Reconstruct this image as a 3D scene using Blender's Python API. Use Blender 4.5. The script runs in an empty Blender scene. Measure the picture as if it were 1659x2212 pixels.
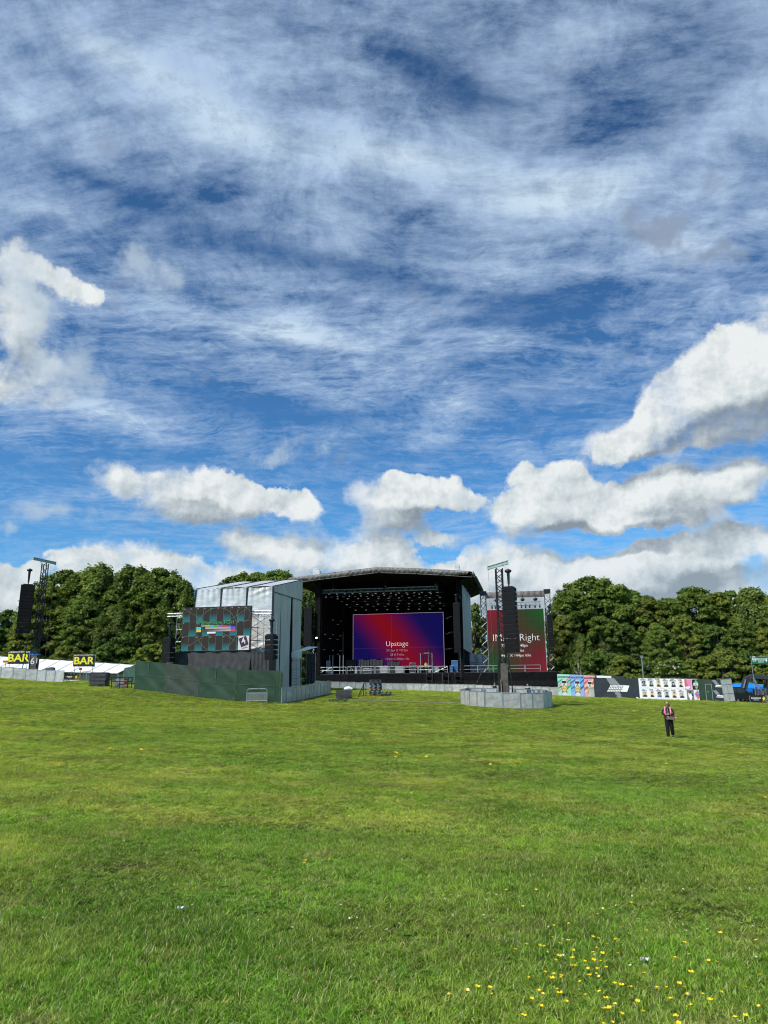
import bpy, bmesh, math, random
import numpy as np
from mathutils import Vector, Matrix, Euler

rnd = random.Random(7)
R = math.radians
SC = bpy.context.scene
COL = SC.collection

# ------------------------------------------------------------------ camera
CAM_Z = 1.6
PITCH, ROLL = 14.0, -0.4
cam_data = bpy.data.cameras.new("camera")
cam = bpy.data.objects.new("camera", cam_data)
COL.objects.link(cam)
cam_data.sensor_fit = 'HORIZONTAL'
cam_data.sensor_width = 36.0
cam_data.lens = 36.0 * 1569.0 / 1659.0
cam_data.clip_start = 0.05
cam_data.clip_end = 6000.0
CAM_R = Matrix.Rotation(R(90 + PITCH), 3, 'X') @ Matrix.Rotation(R(ROLL), 3, 'Z')
cam.location = (0, 0, CAM_Z)
cam.rotation_euler = CAM_R.to_euler()
SC.camera = cam

# ------------------------------------------------------------------ measuring helpers: a sight line of the photograph (1659 x 2212 px) and a real distance give a point
def ray(u, v):
    return CAM_R @ Vector(((u - 829.5) / 1569.0, -(v - 1106.0) / 1569.0, -1.0))

def at(u, v, Y):
    d = ray(u, v)
    return Vector((0, 0, CAM_Z)) + d * (Y / d.y)

# ------------------------------------------------------------------ exposure
SC.view_settings.view_transform = 'Standard'
SC.view_settings.look = 'None'
SC.view_settings.exposure = 0.0
SC.view_settings.gamma = 1.0
SC.view_settings.use_curve_mapping = False
SC.cycles.use_adaptive_sampling = True
SC.cycles.adaptive_threshold = 0.03
SC.cycles.adaptive_min_samples = 12
SC.cycles.pixel_filter_type = 'BLACKMAN_HARRIS'
SC.cycles.filter_width = 1.1
SC.cycles.max_bounces = 5
SC.cycles.diffuse_bounces = 2
SC.cycles.glossy_bounces = 2
SC.cycles.transmission_bounces = 4
SC.cycles.transparent_max_bounces = 8

# ------------------------------------------------------------------ sun
SUN_EL, SUN_AZ = 47.0, -131.0            # azimuth clockwise from +Y (the way the camera looks)
sd = Vector((math.sin(R(SUN_AZ)) * math.cos(R(SUN_EL)), math.cos(R(SUN_AZ)) * math.cos(R(SUN_EL)), math.sin(R(SUN_EL))))
sl = bpy.data.lights.new("sun", 'SUN')
sl.energy = 5.0
sl.angle = R(0.53)
sl.color = (1.0, 0.955, 0.88)
sun = bpy.data.objects.new("sun", sl)
COL.objects.link(sun)
sun.rotation_euler = sd.to_track_quat('Z', 'Y').to_euler()
sun.location = (-40, -20, 60)

# ------------------------------------------------------------------ world: daylight sky with cirrus and cumulus, all laid out by direction
W = bpy.data.worlds.new("World")
SC.world = W
W.use_nodes = True
W.cycles.sampling_method = 'MANUAL'
W.cycles.sample_map_resolution = 256
wt = W.node_tree
for n in list(wt.nodes): wt.nodes.remove(n)

class NT:
    """small helper round a node tree"""
    def __init__(s, t): s.t = t
    def n(s, typ, **kw):
        nd = s.t.nodes.new(typ)
        for k, v in kw.items(): setattr(nd, k, v)
        return nd
    def put(s, sock, val):
        if hasattr(val, 'is_output'): s.t.links.new(val, sock)
        elif val is not None: sock.default_value = val
    def m(s, op, a, b=None, c=None, clamp=False):
        nd = s.n('ShaderNodeMath', operation=op, use_clamp=clamp)
        s.put(nd.inputs[0], a)
        if b is not None: s.put(nd.inputs[1], b)
        if c is not None: s.put(nd.inputs[2], c)
        return nd.outputs[0]
    def v(s, op, a, b=None):
        nd = s.n('ShaderNodeVectorMath', operation=op)
        s.put(nd.inputs[0], a)
        if b is not None:
            s.put(nd.inputs[3 if op == 'SCALE' else 1], b)
        return nd.outputs[1 if op in ('LENGTH', 'DISTANCE', 'DOT_PRODUCT') else 0]
    def comb(s, x, y, z=0.0):
        nd = s.n('ShaderNodeCombineXYZ')
        s.put(nd.inputs[0], x); s.put(nd.inputs[1], y); s.put(nd.inputs[2], z)
        return nd.outputs[0]
    def sep(s, a):
        nd = s.n('ShaderNodeSeparateXYZ'); s.put(nd.inputs[0], a); return nd.outputs
    def mapr(s, a, f0, f1, t0=0.0, t1=1.0, mode='SMOOTHSTEP'):
        nd = s.n('ShaderNodeMapRange', interpolation_type=mode)
        for i, x in enumerate((a, f0, f1, t0, t1)): s.put(nd.inputs[i], x)
        return nd.outputs[0]
    def noise(s, vec, scale, detail=6, rough=0.55, dist=0.0, lac=2.0, color=False, dims='3D'):
        nd = s.n('ShaderNodeTexNoise', noise_dimensions=dims)
        s.put(nd.inputs['Vector'], vec); s.put(nd.inputs['Scale'], scale)
        s.put(nd.inputs['Detail'], float(detail)); s.put(nd.inputs['Roughness'], rough)
        s.put(nd.inputs['Distortion'], dist); s.put(nd.inputs['Lacunarity'], lac)
        return nd.outputs['Color' if color else 0]
    def mix(s, f, a, b):
        nd = s.n('ShaderNodeMix', data_type='RGBA')
        s.put(nd.inputs[0], f); s.put(nd.inputs[6], a); s.put(nd.inputs[7], b)
        return nd.outputs[2]
    def ramp(s, f, stops, interp='LINEAR'):
        nd = s.n('ShaderNodeValToRGB'); cr = nd.color_ramp; cr.interpolation = interp
        while len(cr.elements) > 1: cr.elements.remove(cr.elements[-1])
        cr.elements[0].position = stops[0][0]; cr.elements[0].color = (*stops[0][1], 1)
        for p, c in stops[1:]:
            e = cr.elements.new(p); e.color = (*c, 1)
        s.put(nd.inputs[0], f); return nd.outputs[0]

def azel(u, v):
    d = ray(u, v).normalized()
    return math.degrees(math.atan2(d.x, d.y)) / 10, math.degrees(math.asin(d.z)) / 10

def blob(nt, vec, u, v, ru, rv, rot, amp, mode='QUADRATIC_SPHERE'):
    a0, e0 = azel(u, v)
    a1, _ = azel(u + ru, v); _, e1 = azel(u, v - rv)
    mp = nt.n('ShaderNodeMapping', vector_type='TEXTURE')
    nt.put(mp.inputs[0], vec)
    mp.inputs['Location'].default_value = (a0, e0, 0)
    mp.inputs['Rotation'].default_value = (0, 0, R(rot))
    mp.inputs['Scale'].default_value = (abs(a1 - a0), abs(e1 - e0), 1)
    g = nt.n('ShaderNodeTexGradient', gradient_type=mode)
    nt.put(g.inputs[0], mp.outputs[0])
    return nt.m('MULTIPLY', g.outputs['Fac'], amp)

def blobsum(nt, vec, lst, mode='QUADRATIC_SPHERE', op='ADD'):
    acc = None
    for b in lst:
        x = blob(nt, vec, *b, mode=mode)
        acc = x if acc is None else nt.m(op, acc, x)
    return acc

def build_sky():
    nt = NT(wt)
    tc = nt.n('ShaderNodeTexCoord').outputs['Generated']
    d = nt.v('NORMALIZE', tc)
    dx, dy, dz = nt.sep(d)
    az = nt.m('MULTIPLY', nt.m('ARCTAN2', dx, dy), 180 / math.pi / 10)
    el = nt.m('MULTIPLY', nt.m('ARCSINE', dz), 180 / math.pi / 10)
    p = nt.comb(az, el, 0.0)
    # ---- clear air: physical daylight sky, graded to the photograph's deep blue
    sky = nt.n('ShaderNodeTexSky', sky_type='NISHITA')
    sky.sun_disc = False
    sky.sun_elevation = R(SUN_EL)
    sky.sun_rotation = R(SUN_AZ)
    sky.altitude = 60; sky.air_density = 1.0; sky.dust_density = 0.6; sky.ozone_density = 2.5
    gam = nt.n('ShaderNodeGamma'); nt.put(gam.inputs[0], nt.v('SCALE', sky.outputs[0], SKY_K)); gam.inputs[1].default_value = 1.2
    tint = nt.v('MULTIPLY', gam.outputs[0], SKY_TINT)
    tint = nt.v('SCALE', tint, nt.mapr(el, 0.3, 4.2, 1.1, 0.80))
    # ---- cirrus: thin high ice cloud on a flat layer seen in perspective
    inv = nt.m('DIVIDE', 1.0, nt.m('ADD', nt.m('MAXIMUM', dz, 0.0), 0.12))
    q = nt.v('SCALE', d, inv)
    qx, qy, _ = nt.sep(q)
    q2 = nt.comb(qx, qy, 0.0)
    wv = nt.v('SUBTRACT', nt.noise(q2, 1.6, 3, 0.55, color=True), (0.5, 0.5, 0.5))
    qw = nt.v('ADD', q2, nt.v('SCALE', wv, 0.4))
    ql = nt.v('ADD', q2, nt.v('SCALE', nt.v('SUBTRACT', nt.noise(q2, 0.8, 1, 0.5, color=True), (0.5, 0.5, 0.5)), 0.5))
    cov = blobsum(nt, nt.v('ADD', p, nt.v('SCALE', wv, 0.5)), CIRRUS)
    def stretched(vec, rot, sx, sy):
        mp = nt.n('ShaderNodeMapping'); nt.put(mp.inputs[0], vec)
        mp.inputs['Rotation'].default_value = (0, 0, R(rot)); mp.inputs['Scale'].default_value = (sx, sy, 1)
        return mp.outputs[0]
    s1 = nt.noise(stretched(ql, 8, 0.8, 2.4), 1.7, 6, 0.62, 0.0, dims='2D')
    s2 = nt.noise(stretched(ql, -42, 1.0, 2.4), 4.6, 9, 0.68, 0.0, dims='2D')
    s3 = nt.noise(qw, 4.2, 10, 0.74, 0.0, dims='2D')
    s4 = nt.noise(stretched(ql, 14, 1.0, 5.0), 4.2, 9, 0.74, 0.0, dims='2D')
    base = nt.mapr(el, 1.0, 4.2, 0.15, 0.46)
    veil = nt.m('ADD', nt.m('ADD', base, nt.m('MULTIPLY', cov, 0.66)), nt.m('MULTIPLY', nt.m('SUBTRACT', s1, 0.5), 0.85))
    mot = nt.m('ADD', nt.m('MULTIPLY', nt.mapr(s3, 0.30, 0.70, 0, 1, 'LINEAR'), 0.50), nt.m('MULTIPLY', nt.mapr(s2, 0.32, 0.68, 0, 1, 'LINEAR'), 0.30))
    s5 = nt.noise(qw, 11.0, 7, 0.72, 0.0, dims='2D')
    mot = nt.m('ADD', mot, nt.m('MULTIPLY', nt.mapr(s4, 0.34, 0.66, 0, 1, 'LINEAR'), 0.24))
    mot = nt.m('ADD', mot, nt.m('MULTIPLY', nt.m('SUBTRACT', s5, 0.5), 0.62))
    # curling filaments: ridges of a swirled noise
    sw = nt.v('SUBTRACT', nt.noise(q2, 4.0, 3, 0.6, color=True, dims='2D'), (0.5, 0.5, 0.5))
    qs = nt.v('ADD', ql, nt.v('SCALE', sw, 0.30))
    rn = nt.noise(stretched(qs, 10, 1.0, 2.6), 5.0, 6, 0.62, 0.0, dims='2D')
    rg_ = nt.m('SUBTRACT', 1.0, nt.m('MULTIPLY', nt.m('ABSOLUTE', nt.m('SUBTRACT', rn, 0.5)), 7.0), clamp=True)
    mot = nt.m('ADD', mot, nt.m('MULTIPLY', nt.m('SUBTRACT', nt.m('MULTIPLY', nt.m('POWER', rg_, 1.6), 0.20), 0.04), nt.mapr(el, 2.6, 3.7, 1.0, 0.12)))
    # fibres show where the veil is neither absent nor solid
    ca = nt.m('ADD', nt.m('MULTIPLY', nt.mapr(veil, -0.05, 1.05), 0.62), nt.m('MULTIPLY', nt.m('SUBTRACT', mot, 0.38), nt.mapr(veil, -0.1, 0.45, 0.35, 0.95)))
    ca = nt.mapr(ca, 0.04, 0.86, 0.03, 1.0, 'LINEAR')
    ca = nt.m('MINIMUM', nt.m('MAXIMUM', ca, 0.0), 1.0)
    wtex = nt.noise(p, 5.0, 4, 0.6, dims='2D')
    ccol = nt.mix(wtex, (0.36, 0.49, 0.74, 1), (0.53, 0.69, 0.87, 1))
    ccol = nt.mix(nt.mapr(cov, 0.3, 1.0), ccol, (0.62, 0.77, 0.90, 1))
    out = nt.mix(nt.m('MULTIPLY', ca, nt.mapr(dz, 0.0, 0.25, 0.45, 0.95)), tint, ccol)
    # ---- cumulus
    bw = nt.v('SUBTRACT', nt.noise(p, 1.15, 3, 0.5, color=True, dims='2D'), (0.5, 0.5, 0.5))
    bw2 = nt.v('SUBTRACT', nt.noise(p, 3.6, 5, 0.6, color=True, dims='2D'), (0.5, 0.5, 0.5))
    pw = nt.v('ADD', nt.v('ADD', p, nt.v('MULTIPLY', bw, (0.26, 0.16, 0.0))), nt.v('MULTIPLY', bw2, (0.26, 0.20, 0.0)))
    cg = bpy.data.node_groups.new('cumulus_shape', 'ShaderNodeTree')
    cg.interface.new_socket('vec', in_out='INPUT', socket_type='NodeSocketVector')
    cg.interface.new_socket('shape', in_out='OUTPUT', socket_type='NodeSocketFloat')
    g = NT(cg)
    gi = g.n('NodeGroupInput'); go = g.n('NodeGroupOutput')
    g.put(go.inputs[0], blobsum(g, gi.outputs[0], CUMULUS, mode='SPHERICAL'))
    def shape(vec):
        nd = nt.n('ShaderNodeGroup'); nd.node_tree = cg
        nt.put(nd.inputs[0], vec); return nd.outputs[0]
    def billow(vec):
        a = nt.m('ADD', nt.noise(vec, 1.9, 6, 0.55, 0.0, dims='2D'), nt.m('MULTIPLY', nt.m('SUBTRACT', nt.noise(vec, 7.0, 8, 0.66, 0.0, dims='2D'), 0.5), 0.34))
        vo = nt.n('ShaderNodeTexVoronoi', voronoi_dimensions='2D', feature='SMOOTH_F1')
        nt.put(vo.inputs['Vector'], nt.v('ADD', vec, nt.v('SCALE', bw, 0.6)))
        vo.inputs['Scale'].default_value = 2.6; vo.inputs['Smoothness'].default_value = 0.6
        vo.inputs['Detail'].default_value = 2.0; vo.inputs['Roughness'].default_value = 0.5
        return nt.m('ADD', a, nt.m('MULTIPLY', nt.m('SUBTRACT', 0.42, vo.outputs['Distance']), 0.16))
    S = shape(pw)
    S_up = shape(nt.v('ADD', pw, (-0.12, 0.26, 0.0)))
    N = nt.m('SUBTRACT', billow(p), 0.5)
    N_up = nt.m('SUBTRACT', billow(nt.v('ADD', p, (-0.06, 0.09, 0.0))), 0.5)
    lo = nt.m('SUBTRACT', nt.noise(nt.v('ADD', p, (4.0, 9.0, 0.0)), 1.5, 5, 0.55, dims='2D'), 0.5)
    D = nt.m('ADD', nt.m('MINIMUM', nt.m('MULTIPLY', S, 1.22), 1.10), nt.m('MULTIPLY', nt.m('MULTIPLY', N, 1.5), nt.mapr(S, 0.02, 0.28)))
    soft = nt.mapr(nt.noise(p, 0.8, 2, 0.5, dims='2D'), 0.36, 0.60, 0.28, 0.90)
    alpha = nt.mapr(D, 0.19, nt.m('ADD', 0.19, soft))
    big = nt.mapr(nt.m('SUBTRACT', S, S_up), -0.60, 0.50, 0, 1, 'LINEAR')   # 1 where open to the sky above, 0 under the mass
    small = nt.mapr(nt.m('SUBTRACT', N, N_up), -0.20, 0.20, 0, 1, 'LINEAR')
    lit = nt.m('ADD', nt.m('MULTIPLY', big, 0.66), nt.m('MULTIPLY', small, 0.52))
    f0 = nt.noise(p, 11.0, 5, 0.6, dims='2D'); f1 = nt.noise(nt.v('ADD', p, (-0.02, 0.028, 0.0)), 11.0, 5, 0.6, dims='2D')
    lit = nt.m('ADD', lit, nt.m('MULTIPLY', nt.m('SUBTRACT', f0, f1), 0.28))
    lit = nt.m('ADD', lit, nt.m('MULTIPLY', lo, 0.62))
    lit = nt.m('ADD', lit, nt.mapr(alpha, 1.0, 0.3, -0.02, 0.16), clamp=False)
    lit = nt.m('SUBTRACT', lit, nt.m('MULTIPLY', nt.m('MINIMUM', blobsum(nt, pw, SHADE), 1.0), 0.46), clamp=True)
    ccl = nt.ramp(lit, [(0.0, (0.245, 0.290, 0.335)), (0.25, (0.35, 0.40, 0.44)), (0.50, (0.50, 0.56, 0.59)), (0.75, (0.67, 0.73, 0.74)), (1.0, (0.86, 0.89, 0.89))])
    ccl = nt.mix(nt.mapr(el, 1.5, 0.2, 0.0, 0.30), ccl, (0.52, 0.63, 0.72, 1))    # far banks low on the horizon lose contrast
    out = nt.mix(nt.m('MULTIPLY', alpha, 0.96), out, ccl)
    wi = blobsum(nt, pw, WISP, mode='SPHERICAL')
    wa = nt.mapr(nt.m('ADD', wi, nt.m('MULTIPLY', nt.m('MULTIPLY', N, 1.9), nt.mapr(wi, 0.0, 0.3))), 0.12, 0.95, 0.0, 0.72)
    out = nt.mix(wa, out, (0.50, 0.61, 0.72, 1))
    # ---- thin grey scud against the bright cirrus
    sc = blobsum(nt, pw, SCUD, mode='SPHERICAL')
    sa = nt.mapr(nt.m('ADD', sc, nt.m('MULTIPLY', N, 1.3)), 0.10, 0.62, 0.0, 0.85)
    out = nt.mix(sa, out, (0.26, 0.33, 0.45, 1))
    bg = nt.n('ShaderNodeBackground'); nt.put(bg.inputs[0], out); bg.inputs[1].default_value = 1.0
    wo = nt.n('ShaderNodeOutputWorld'); nt.put(wo.inputs[0], bg.outputs[0])

SKY_K = 0.118
SKY_TINT = (0.46, 0.99, 1.27)
# (u, v, half width, half height, turn, strength) in photograph pixels, turned into directions once
CIRRUS = [(220,110,420,130,0,.6),(480,250,520,170,-10,.8),(880,330,480,150,-8,1.0),(1200,430,560,150,-4,1.15),(1480,520,420,160,0,.85),(1300,360,300,100,0,.5),
    (430,300,300,120,0,.5),(120,450,260,80,4,.6),(640,750,520,80,-5,1.0),(260,900,420,70,-8,.9),(1000,860,150,90,25,.7),(950,960,300,50,0,.4),
    (1250,80,560,160,0,.6),(1580,230,260,160,0,.5),(760,830,500,50,0,.3),(560,700,300,70,-5,.5),(1050,730,260,60,6,.6),(30,250,200,160,0,.4),
    (880,120,240,100,-8,-.9),(1030,185,240,90,-12,-.8),(200,385,420,60,-8,-.6),(620,560,420,80,-6,-.6),(900,620,340,70,-8,-.7),(1200,650,440,90,0,-.95),(520,850,300,60,-8,-.5),
    (430,650,260,70,-15,-.5),(620,860,340,40,-6,-.5),(1180,900,340,80,0,-.5),(1330,260,400,60,8,-.45),(600,1000,900,120,0,-.3),(60,1000,300,90,0,-.4),(380,20,600,50,0,-.2)]
CUMULUS = [(30,560,75,70,0,.62),(120,605,120,50,-8,.72),(190,640,60,40,-20,.5),(20,690,90,110,0,.85),(80,780,140,110,-25,.8),(20,840,150,75,0,.62),
    (40,660,70,70,0,.6),
    (245,1030,90,62,0,1.0),(350,1045,130,62,0,1.1),(470,1060,150,62,-5,1.1),(590,1085,130,55,-8,1.1),(650,1105,70,45,0,.9),(380,1112,110,42,0,.9),(480,1120,120,35,0,.7),
    (830,1065,110,65,0,1.0),(920,1062,130,58,0,1.0),(1010,1080,100,36,0,.8),(860,1135,110,50,0,.8),(930,1165,80,35,0,.6),(830,1190,90,40,0,.6),
    (1180,1072,130,90,0,1.3),(1240,1068,100,85,0,1.2),(1115,1115,100,60,0,1.1),(1210,1122,160,60,0,1.2),(1300,1125,80,40,0,.9),
    (1400,1065,130,80,12,1.1),(1455,1035,90,50,10,.9),(1560,1035,130,72,10,1.1),(1640,1035,100,72,0,1.0),(1345,1095,100,60,0,1.0),(1500,1085,160,60,8,1.0),(1350,1118,120,40,0,1.0),(1450,1120,170,34,0,.9),
    (1660,770,150,150,0,1.2),(1560,800,150,110,30,1.2),(1460,860,150,95,35,1.2),(1380,930,130,60,30,1.1),(1300,955,70,45,20,.8),(1640,870,150,120,0,1.1),(1430,895,140,110,25,1.2),(1530,870,170,140,15,1.4),(1540,925,110,40,0,.8),
    (1390,1225,150,62,5,1.1),(1440,1205,120,50,5,1.0),(1520,1185,160,64,5,1.1),(1640,1180,140,66,0,1.0),(1300,1238,130,34,0,.9),(1560,1250,220,45,0,.8),
    (1090,1205,120,62,0,1.2),(1020,1238,110,44,0,1.0),(1190,1232,110,42,0,.9),
    (700,1180,140,58,0,1.2),(550,1180,100,50,0,1.1),(780,1210,150,50,0,1.0),(620,1225,160,45,0,.9),
    (250,1205,170,48,0,1.2),(165,1215,90,42,0,1.0),(390,1228,100,44,0,1.0),(450,1250,120,40,0,.8),(10,1265,110,62,0,1.1),
    (330,1330,700,110,0,.9),(1000,1320,800,120,0,.9),(1600,1330,600,110,0,.9),(300,1240,260,50,0,.8),(950,1260,240,60,0,.9),(1250,1275,250,50,0,.9)]
WISP = [(60,650,190,110,0,.75),(90,790,190,110,-15,.85),(60,560,130,70,0,.5),(290,545,60,80,-30,.5),(330,590,100,60,-25,.62),(400,625,130,50,-20,.55),(480,640,120,40,0,.4),(210,740,60,60,0,.6),(190,800,70,70,0,.6),(95,1107,85,34,0,.9),(195,1100,50,26,0,.8),(10,1133,50,26,0,.8),(610,960,60,44,25,.75),(580,992,60,30,0,.8),(690,962,34,24,0,.55),(1585,1117,60,30,0,.9),(1020,1078,110,44,0,.8),(940,1165,90,40,0,.7)]
SHADE = [(1600,950,200,60,15,.8),(1480,925,150,50,30,.7),(1650,880,90,80,0,.5),(1400,965,120,35,25,.7),(1180,1150,190,42,0,1.1),(1400,1110,210,42,6,.9),(1500,1085,140,38,15,.9),(1620,1055,110,32,15,.8),(430,1090,190,34,-4,.8),(290,1062,100,34,0,.7),(520,1142,120,22,0,.7),(640,1135,80,20,0,.6),(880,1105,170,26,0,.7),(830,1045,90,40,0,.5),(1450,1258,280,38,0,1.0),(1620,1235,140,30,0,.8),(1500,1305,300,40,0,.7),(60,860,170,45,0,.6),(20,730,80,60,0,.4),(1100,1265,120,24,0,.5),(560,1215,90,22,0,.5),(750,1230,140,24,0,.5)]
SCUD = [(1440,500,95,48,0,.7),(1540,545,110,40,0,.75),(1530,400,90,70,20,.65),(1380,470,40,30,30,.4),(1610,560,60,30,0,.5)]
build_sky()

# ------------------------------------------------------------------ scene building helpers
class MB:
    """collects boxes, bars, tubes and sheets with material slots; build() links them as ONE mesh object"""
    def __init__(s): s.v = []; s.f = []; s.mi = []; s.sm = []
    def add(s, vs, fs, mi=0, smooth=False):
        o = len(s.v); s.v += [tuple(x) for x in vs]
        for f in fs: s.f.append([o + i for i in f]); s.mi.append(mi); s.sm.append(smooth)
        return s
    def box(s, c, size, rot=None, mi=0):
        x, y, z = size[0] / 2, size[1] / 2, size[2] / 2
        vs = [Vector((a, b, d)) for a in (-x, x) for b in (-y, y) for d in (-z, z)]
        if rot is not None: vs = [rot @ p for p in vs]
        c = Vector(c)
        return s.add([p + c for p in vs], [(0,1,3,2),(4,6,7,5),(0,4,5,1),(2,3,7,6),(0,2,6,4),(1,5,7,3)], mi)
    def b(s, x0, x1, y0, y1, z0, z1, mi=0):
        return s.box(((x0+x1)/2, (y0+y1)/2, (z0+z1)/2), (abs(x1-x0), abs(y1-y0), abs(z1-z0)), None, mi)
    def bar(s, p, q, w, h=None, mi=0):
        p, q = Vector(p), Vector(q); d = q - p
        if d.length < 1e-6: return s
        rot = d.to_track_quat('X', 'Z').to_matrix()
        return s.box((p + q) / 2, (d.length, w, h or w), rot, mi)
    def tube(s, p, q, r, n=6, mi=0, r2=None, caps=True):
        p, q = Vector(p), Vector(q); d = q - p
        if d.length < 1e-6: return s
        rot = d.to_track_quat('Z', 'Y').to_matrix(); r2 = r if r2 is None else r2
        vs = []
        for base, rr in ((p, r), (q, r2)):
            for i in range(n):
                a = 2 * math.pi * i / n
                vs.append(base + rot @ Vector((math.cos(a) * rr, math.sin(a) * rr, 0)))
        s.add(vs, [(i, (i+1) % n, n + (i+1) % n, n + i) for i in range(n)], mi, True)
        if caps: s.add(vs, [tuple(reversed(range(n))), tuple(range(n, 2*n))], mi)
        return s
    def path(s, pts, r, n=6, mi=0):
        for a, b in zip(pts, pts[1:]): s.tube(a, b, r, n, mi)
        return s
    def quad(s, a, b, c, d, mi=0): return s.add([a, b, c, d], [(0, 1, 2, 3)], mi)
    def prism(s, outline, axis, a0, a1, mi=0):
        """outline: 2-D points; axis 'x','y' or 'z' is the extrusion direction"""
        def P(p, t):
            return {'x': (t, p[0], p[1]), 'y': (p[0], t, p[1]), 'z': (p[0], p[1], t)}[axis]
        n = len(outline)
        vs = [P(p, a0) for p in outline] + [P(p, a1) for p in outline]
        return s.add(vs, [tuple(range(n)), tuple(reversed(range(n, 2*n)))] + [(i, i + n, (i+1) % n + n, (i+1) % n) for i in range(n)], mi)
    def ellipsoid(s, c, r, nu=12, nv=8, rot=None, mi=0):
        vs = []
        for j in range(nv + 1):
            t = math.pi * j / nv
            for i in range(nu):
                a = 2 * math.pi * i / nu
                p = Vector((r[0]*math.sin(t)*math.cos(a), r[1]*math.sin(t)*math.sin(a), r[2]*math.cos(t)))
                if rot is not None: p = rot @ p
                vs.append(p + Vector(c))
        return s.add(vs, [(j*nu+i, (j+1)*nu+i, (j+1)*nu+(i+1) % nu, j*nu+(i+1) % nu) for j in range(nv) for i in range(nu)], mi, True)
    def sheet(s, P, nu, nv, mi=0, thick=0.0, smooth=True):
        """P(u, v) -> point for u, v in 0..1"""
        vs = [Vector(P(i / nu, j / nv)) for j in range(nv + 1) for i in range(nu + 1)]
        w = nu + 1
        fs = [(j*w+i, j*w+i+1, (j+1)*w+i+1, (j+1)*w+i) for j in range(nv) for i in range(nu)]
        return s.add(vs, fs, mi, smooth)
    def build(s, name, mats, parent=None, label=None):
        me = bpy.data.meshes.new(name)
        me.from_pydata(s.v, [], s.f)
        mats = mats if isinstance(mats, (list, tuple)) else [mats]
        for m in mats: me.materials.append(m)
        me.polygons.foreach_set('material_index', s.mi)
        me.polygons.foreach_set('use_smooth', s.sm)
        me.update()
        bm = bmesh.new(); bm.from_mesh(me)
        bmesh.ops.recalc_face_normals(bm, faces=bm.faces); bm.to_mesh(me); bm.free()
        o = bpy.data.objects.new(name, me); COL.objects.link(o)
        if parent is not None: o.parent = parent
        if label: o['label'] = label
        return o

def tag(o, label=None, cat=None, group=None, kind=None):
    if label: o['label'] = label
    if cat: o['category'] = cat
    if group: o['group'] = group
    if kind: o['kind'] = kind
    return o

def thing(name, label, cat, loc=(0, 0, 0), rz=0.0, group=None):
    o = bpy.data.objects.new(name, None); COL.objects.link(o)
    o.location = loc; o.rotation_euler = (0, 0, rz); o.empty_display_size = 0.3
    return tag(o, label, cat, group)

def dup(root, loc=None, rz=None, label=None, group=None, rot=None, scale=None):
    r = root.copy(); COL.objects.link(r)
    if loc is not None: r.location = loc
    if rz is not None: r.rotation_euler = (0, 0, rz)
    if rot is not None: r.rotation_euler = rot
    if scale is not None: r.scale = scale
    if label: r['label'] = label
    if group: r['group'] = group
    for ch in list(root.children):
        c = ch.copy(); COL.objects.link(c); c.parent = r
        for g in list(ch.children):
            e = g.copy(); COL.objects.link(e); e.parent = c
    return r

class Frame:
    """a local frame standing at a real place, turned by yaw about the vertical"""
    def __init__(s, origin, yaw):
        s.o = Vector(origin); s.yaw = yaw
        s.Rm = Matrix.Rotation(yaw, 3, 'Z'); s.Ri = s.Rm.transposed()
    def atd(s, u, v, d):            # sight line met with the local plane y = d
        c = s.Ri @ (Vector((0, 0, CAM_Z)) - s.o); r = s.Ri @ ray(u, v)
        return c + r * ((d - c.y) / r.y)
    def atx(s, u, v, x):
        c = s.Ri @ (Vector((0, 0, CAM_Z)) - s.o); r = s.Ri @ ray(u, v)
        return c + r * ((x - c.x) / r.x)
    def w(s, p): return s.o + s.Rm @ Vector(p)
    def l(s, p): return s.Ri @ (Vector(p) - s.o)

_mats = {}
def M(name, col, rough=0.6, metal=0.0, var=0.12, scale=2.0, bump=0.0, bscale=8.0, emit=0.0, col2=None, spec=0.5, sheen=0.0, stretch=None, trans=0.0):
    """principled surface whose colour wanders a little with a noise in object space"""
    if name in _mats: return _mats[name]
    m = bpy.data.materials.new(name); m.use_nodes = True
    nt = NT(m.node_tree); bs = m.node_tree.nodes['Principled BSDF']
    tc = nt.n('ShaderNodeTexCoord').outputs['Object']
    if stretch:
        mp = nt.n('ShaderNodeMapping'); nt.put(mp.inputs[0], tc); mp.inputs['Scale'].default_value = stretch; tc = mp.outputs[0]
    c = Vector(col)
    if col2 is None: a, b = c * (1 - var), c * (1 + var)
    else: a, b = c, Vector(col2)
    if var or col2 is not None:
        f = nt.mapr(nt.noise(tc, scale, 6, 0.6), 0.3, 0.7)
        out = nt.mix(f, (*a, 1), (*b, 1)); nt.put(bs.inputs['Base Color'], out)
        nt.put(bs.inputs['Roughness'], nt.mapr(nt.noise(tc, scale * 1.7, 4, 0.6), 0.3, 0.7, max(rough - 0.08, 0), min(rough + 0.08, 1)))
    else:
        bs.inputs['Base Color'].default_value = (*c, 1); bs.inputs['Roughness'].default_value = rough
    bs.inputs['Metallic'].default_value = metal
    bs.inputs['Specular IOR Level'].default_value = spec
    if bump:
        bn = nt.n('ShaderNodeBump'); bn.inputs['Strength'].default_value = bump; bn.inputs['Distance'].default_value = 0.1
        nt.put(bn.inputs['Height'], nt.noise(tc, bscale, 5, 0.6)); nt.put(bs.inputs['Normal'], bn.outputs[0])
    if emit:
        bs.inputs['Emission Color'].default_value = (*c, 1); bs.inputs['Emission Strength'].default_value = emit
    _mats[name] = m
    return m

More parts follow.
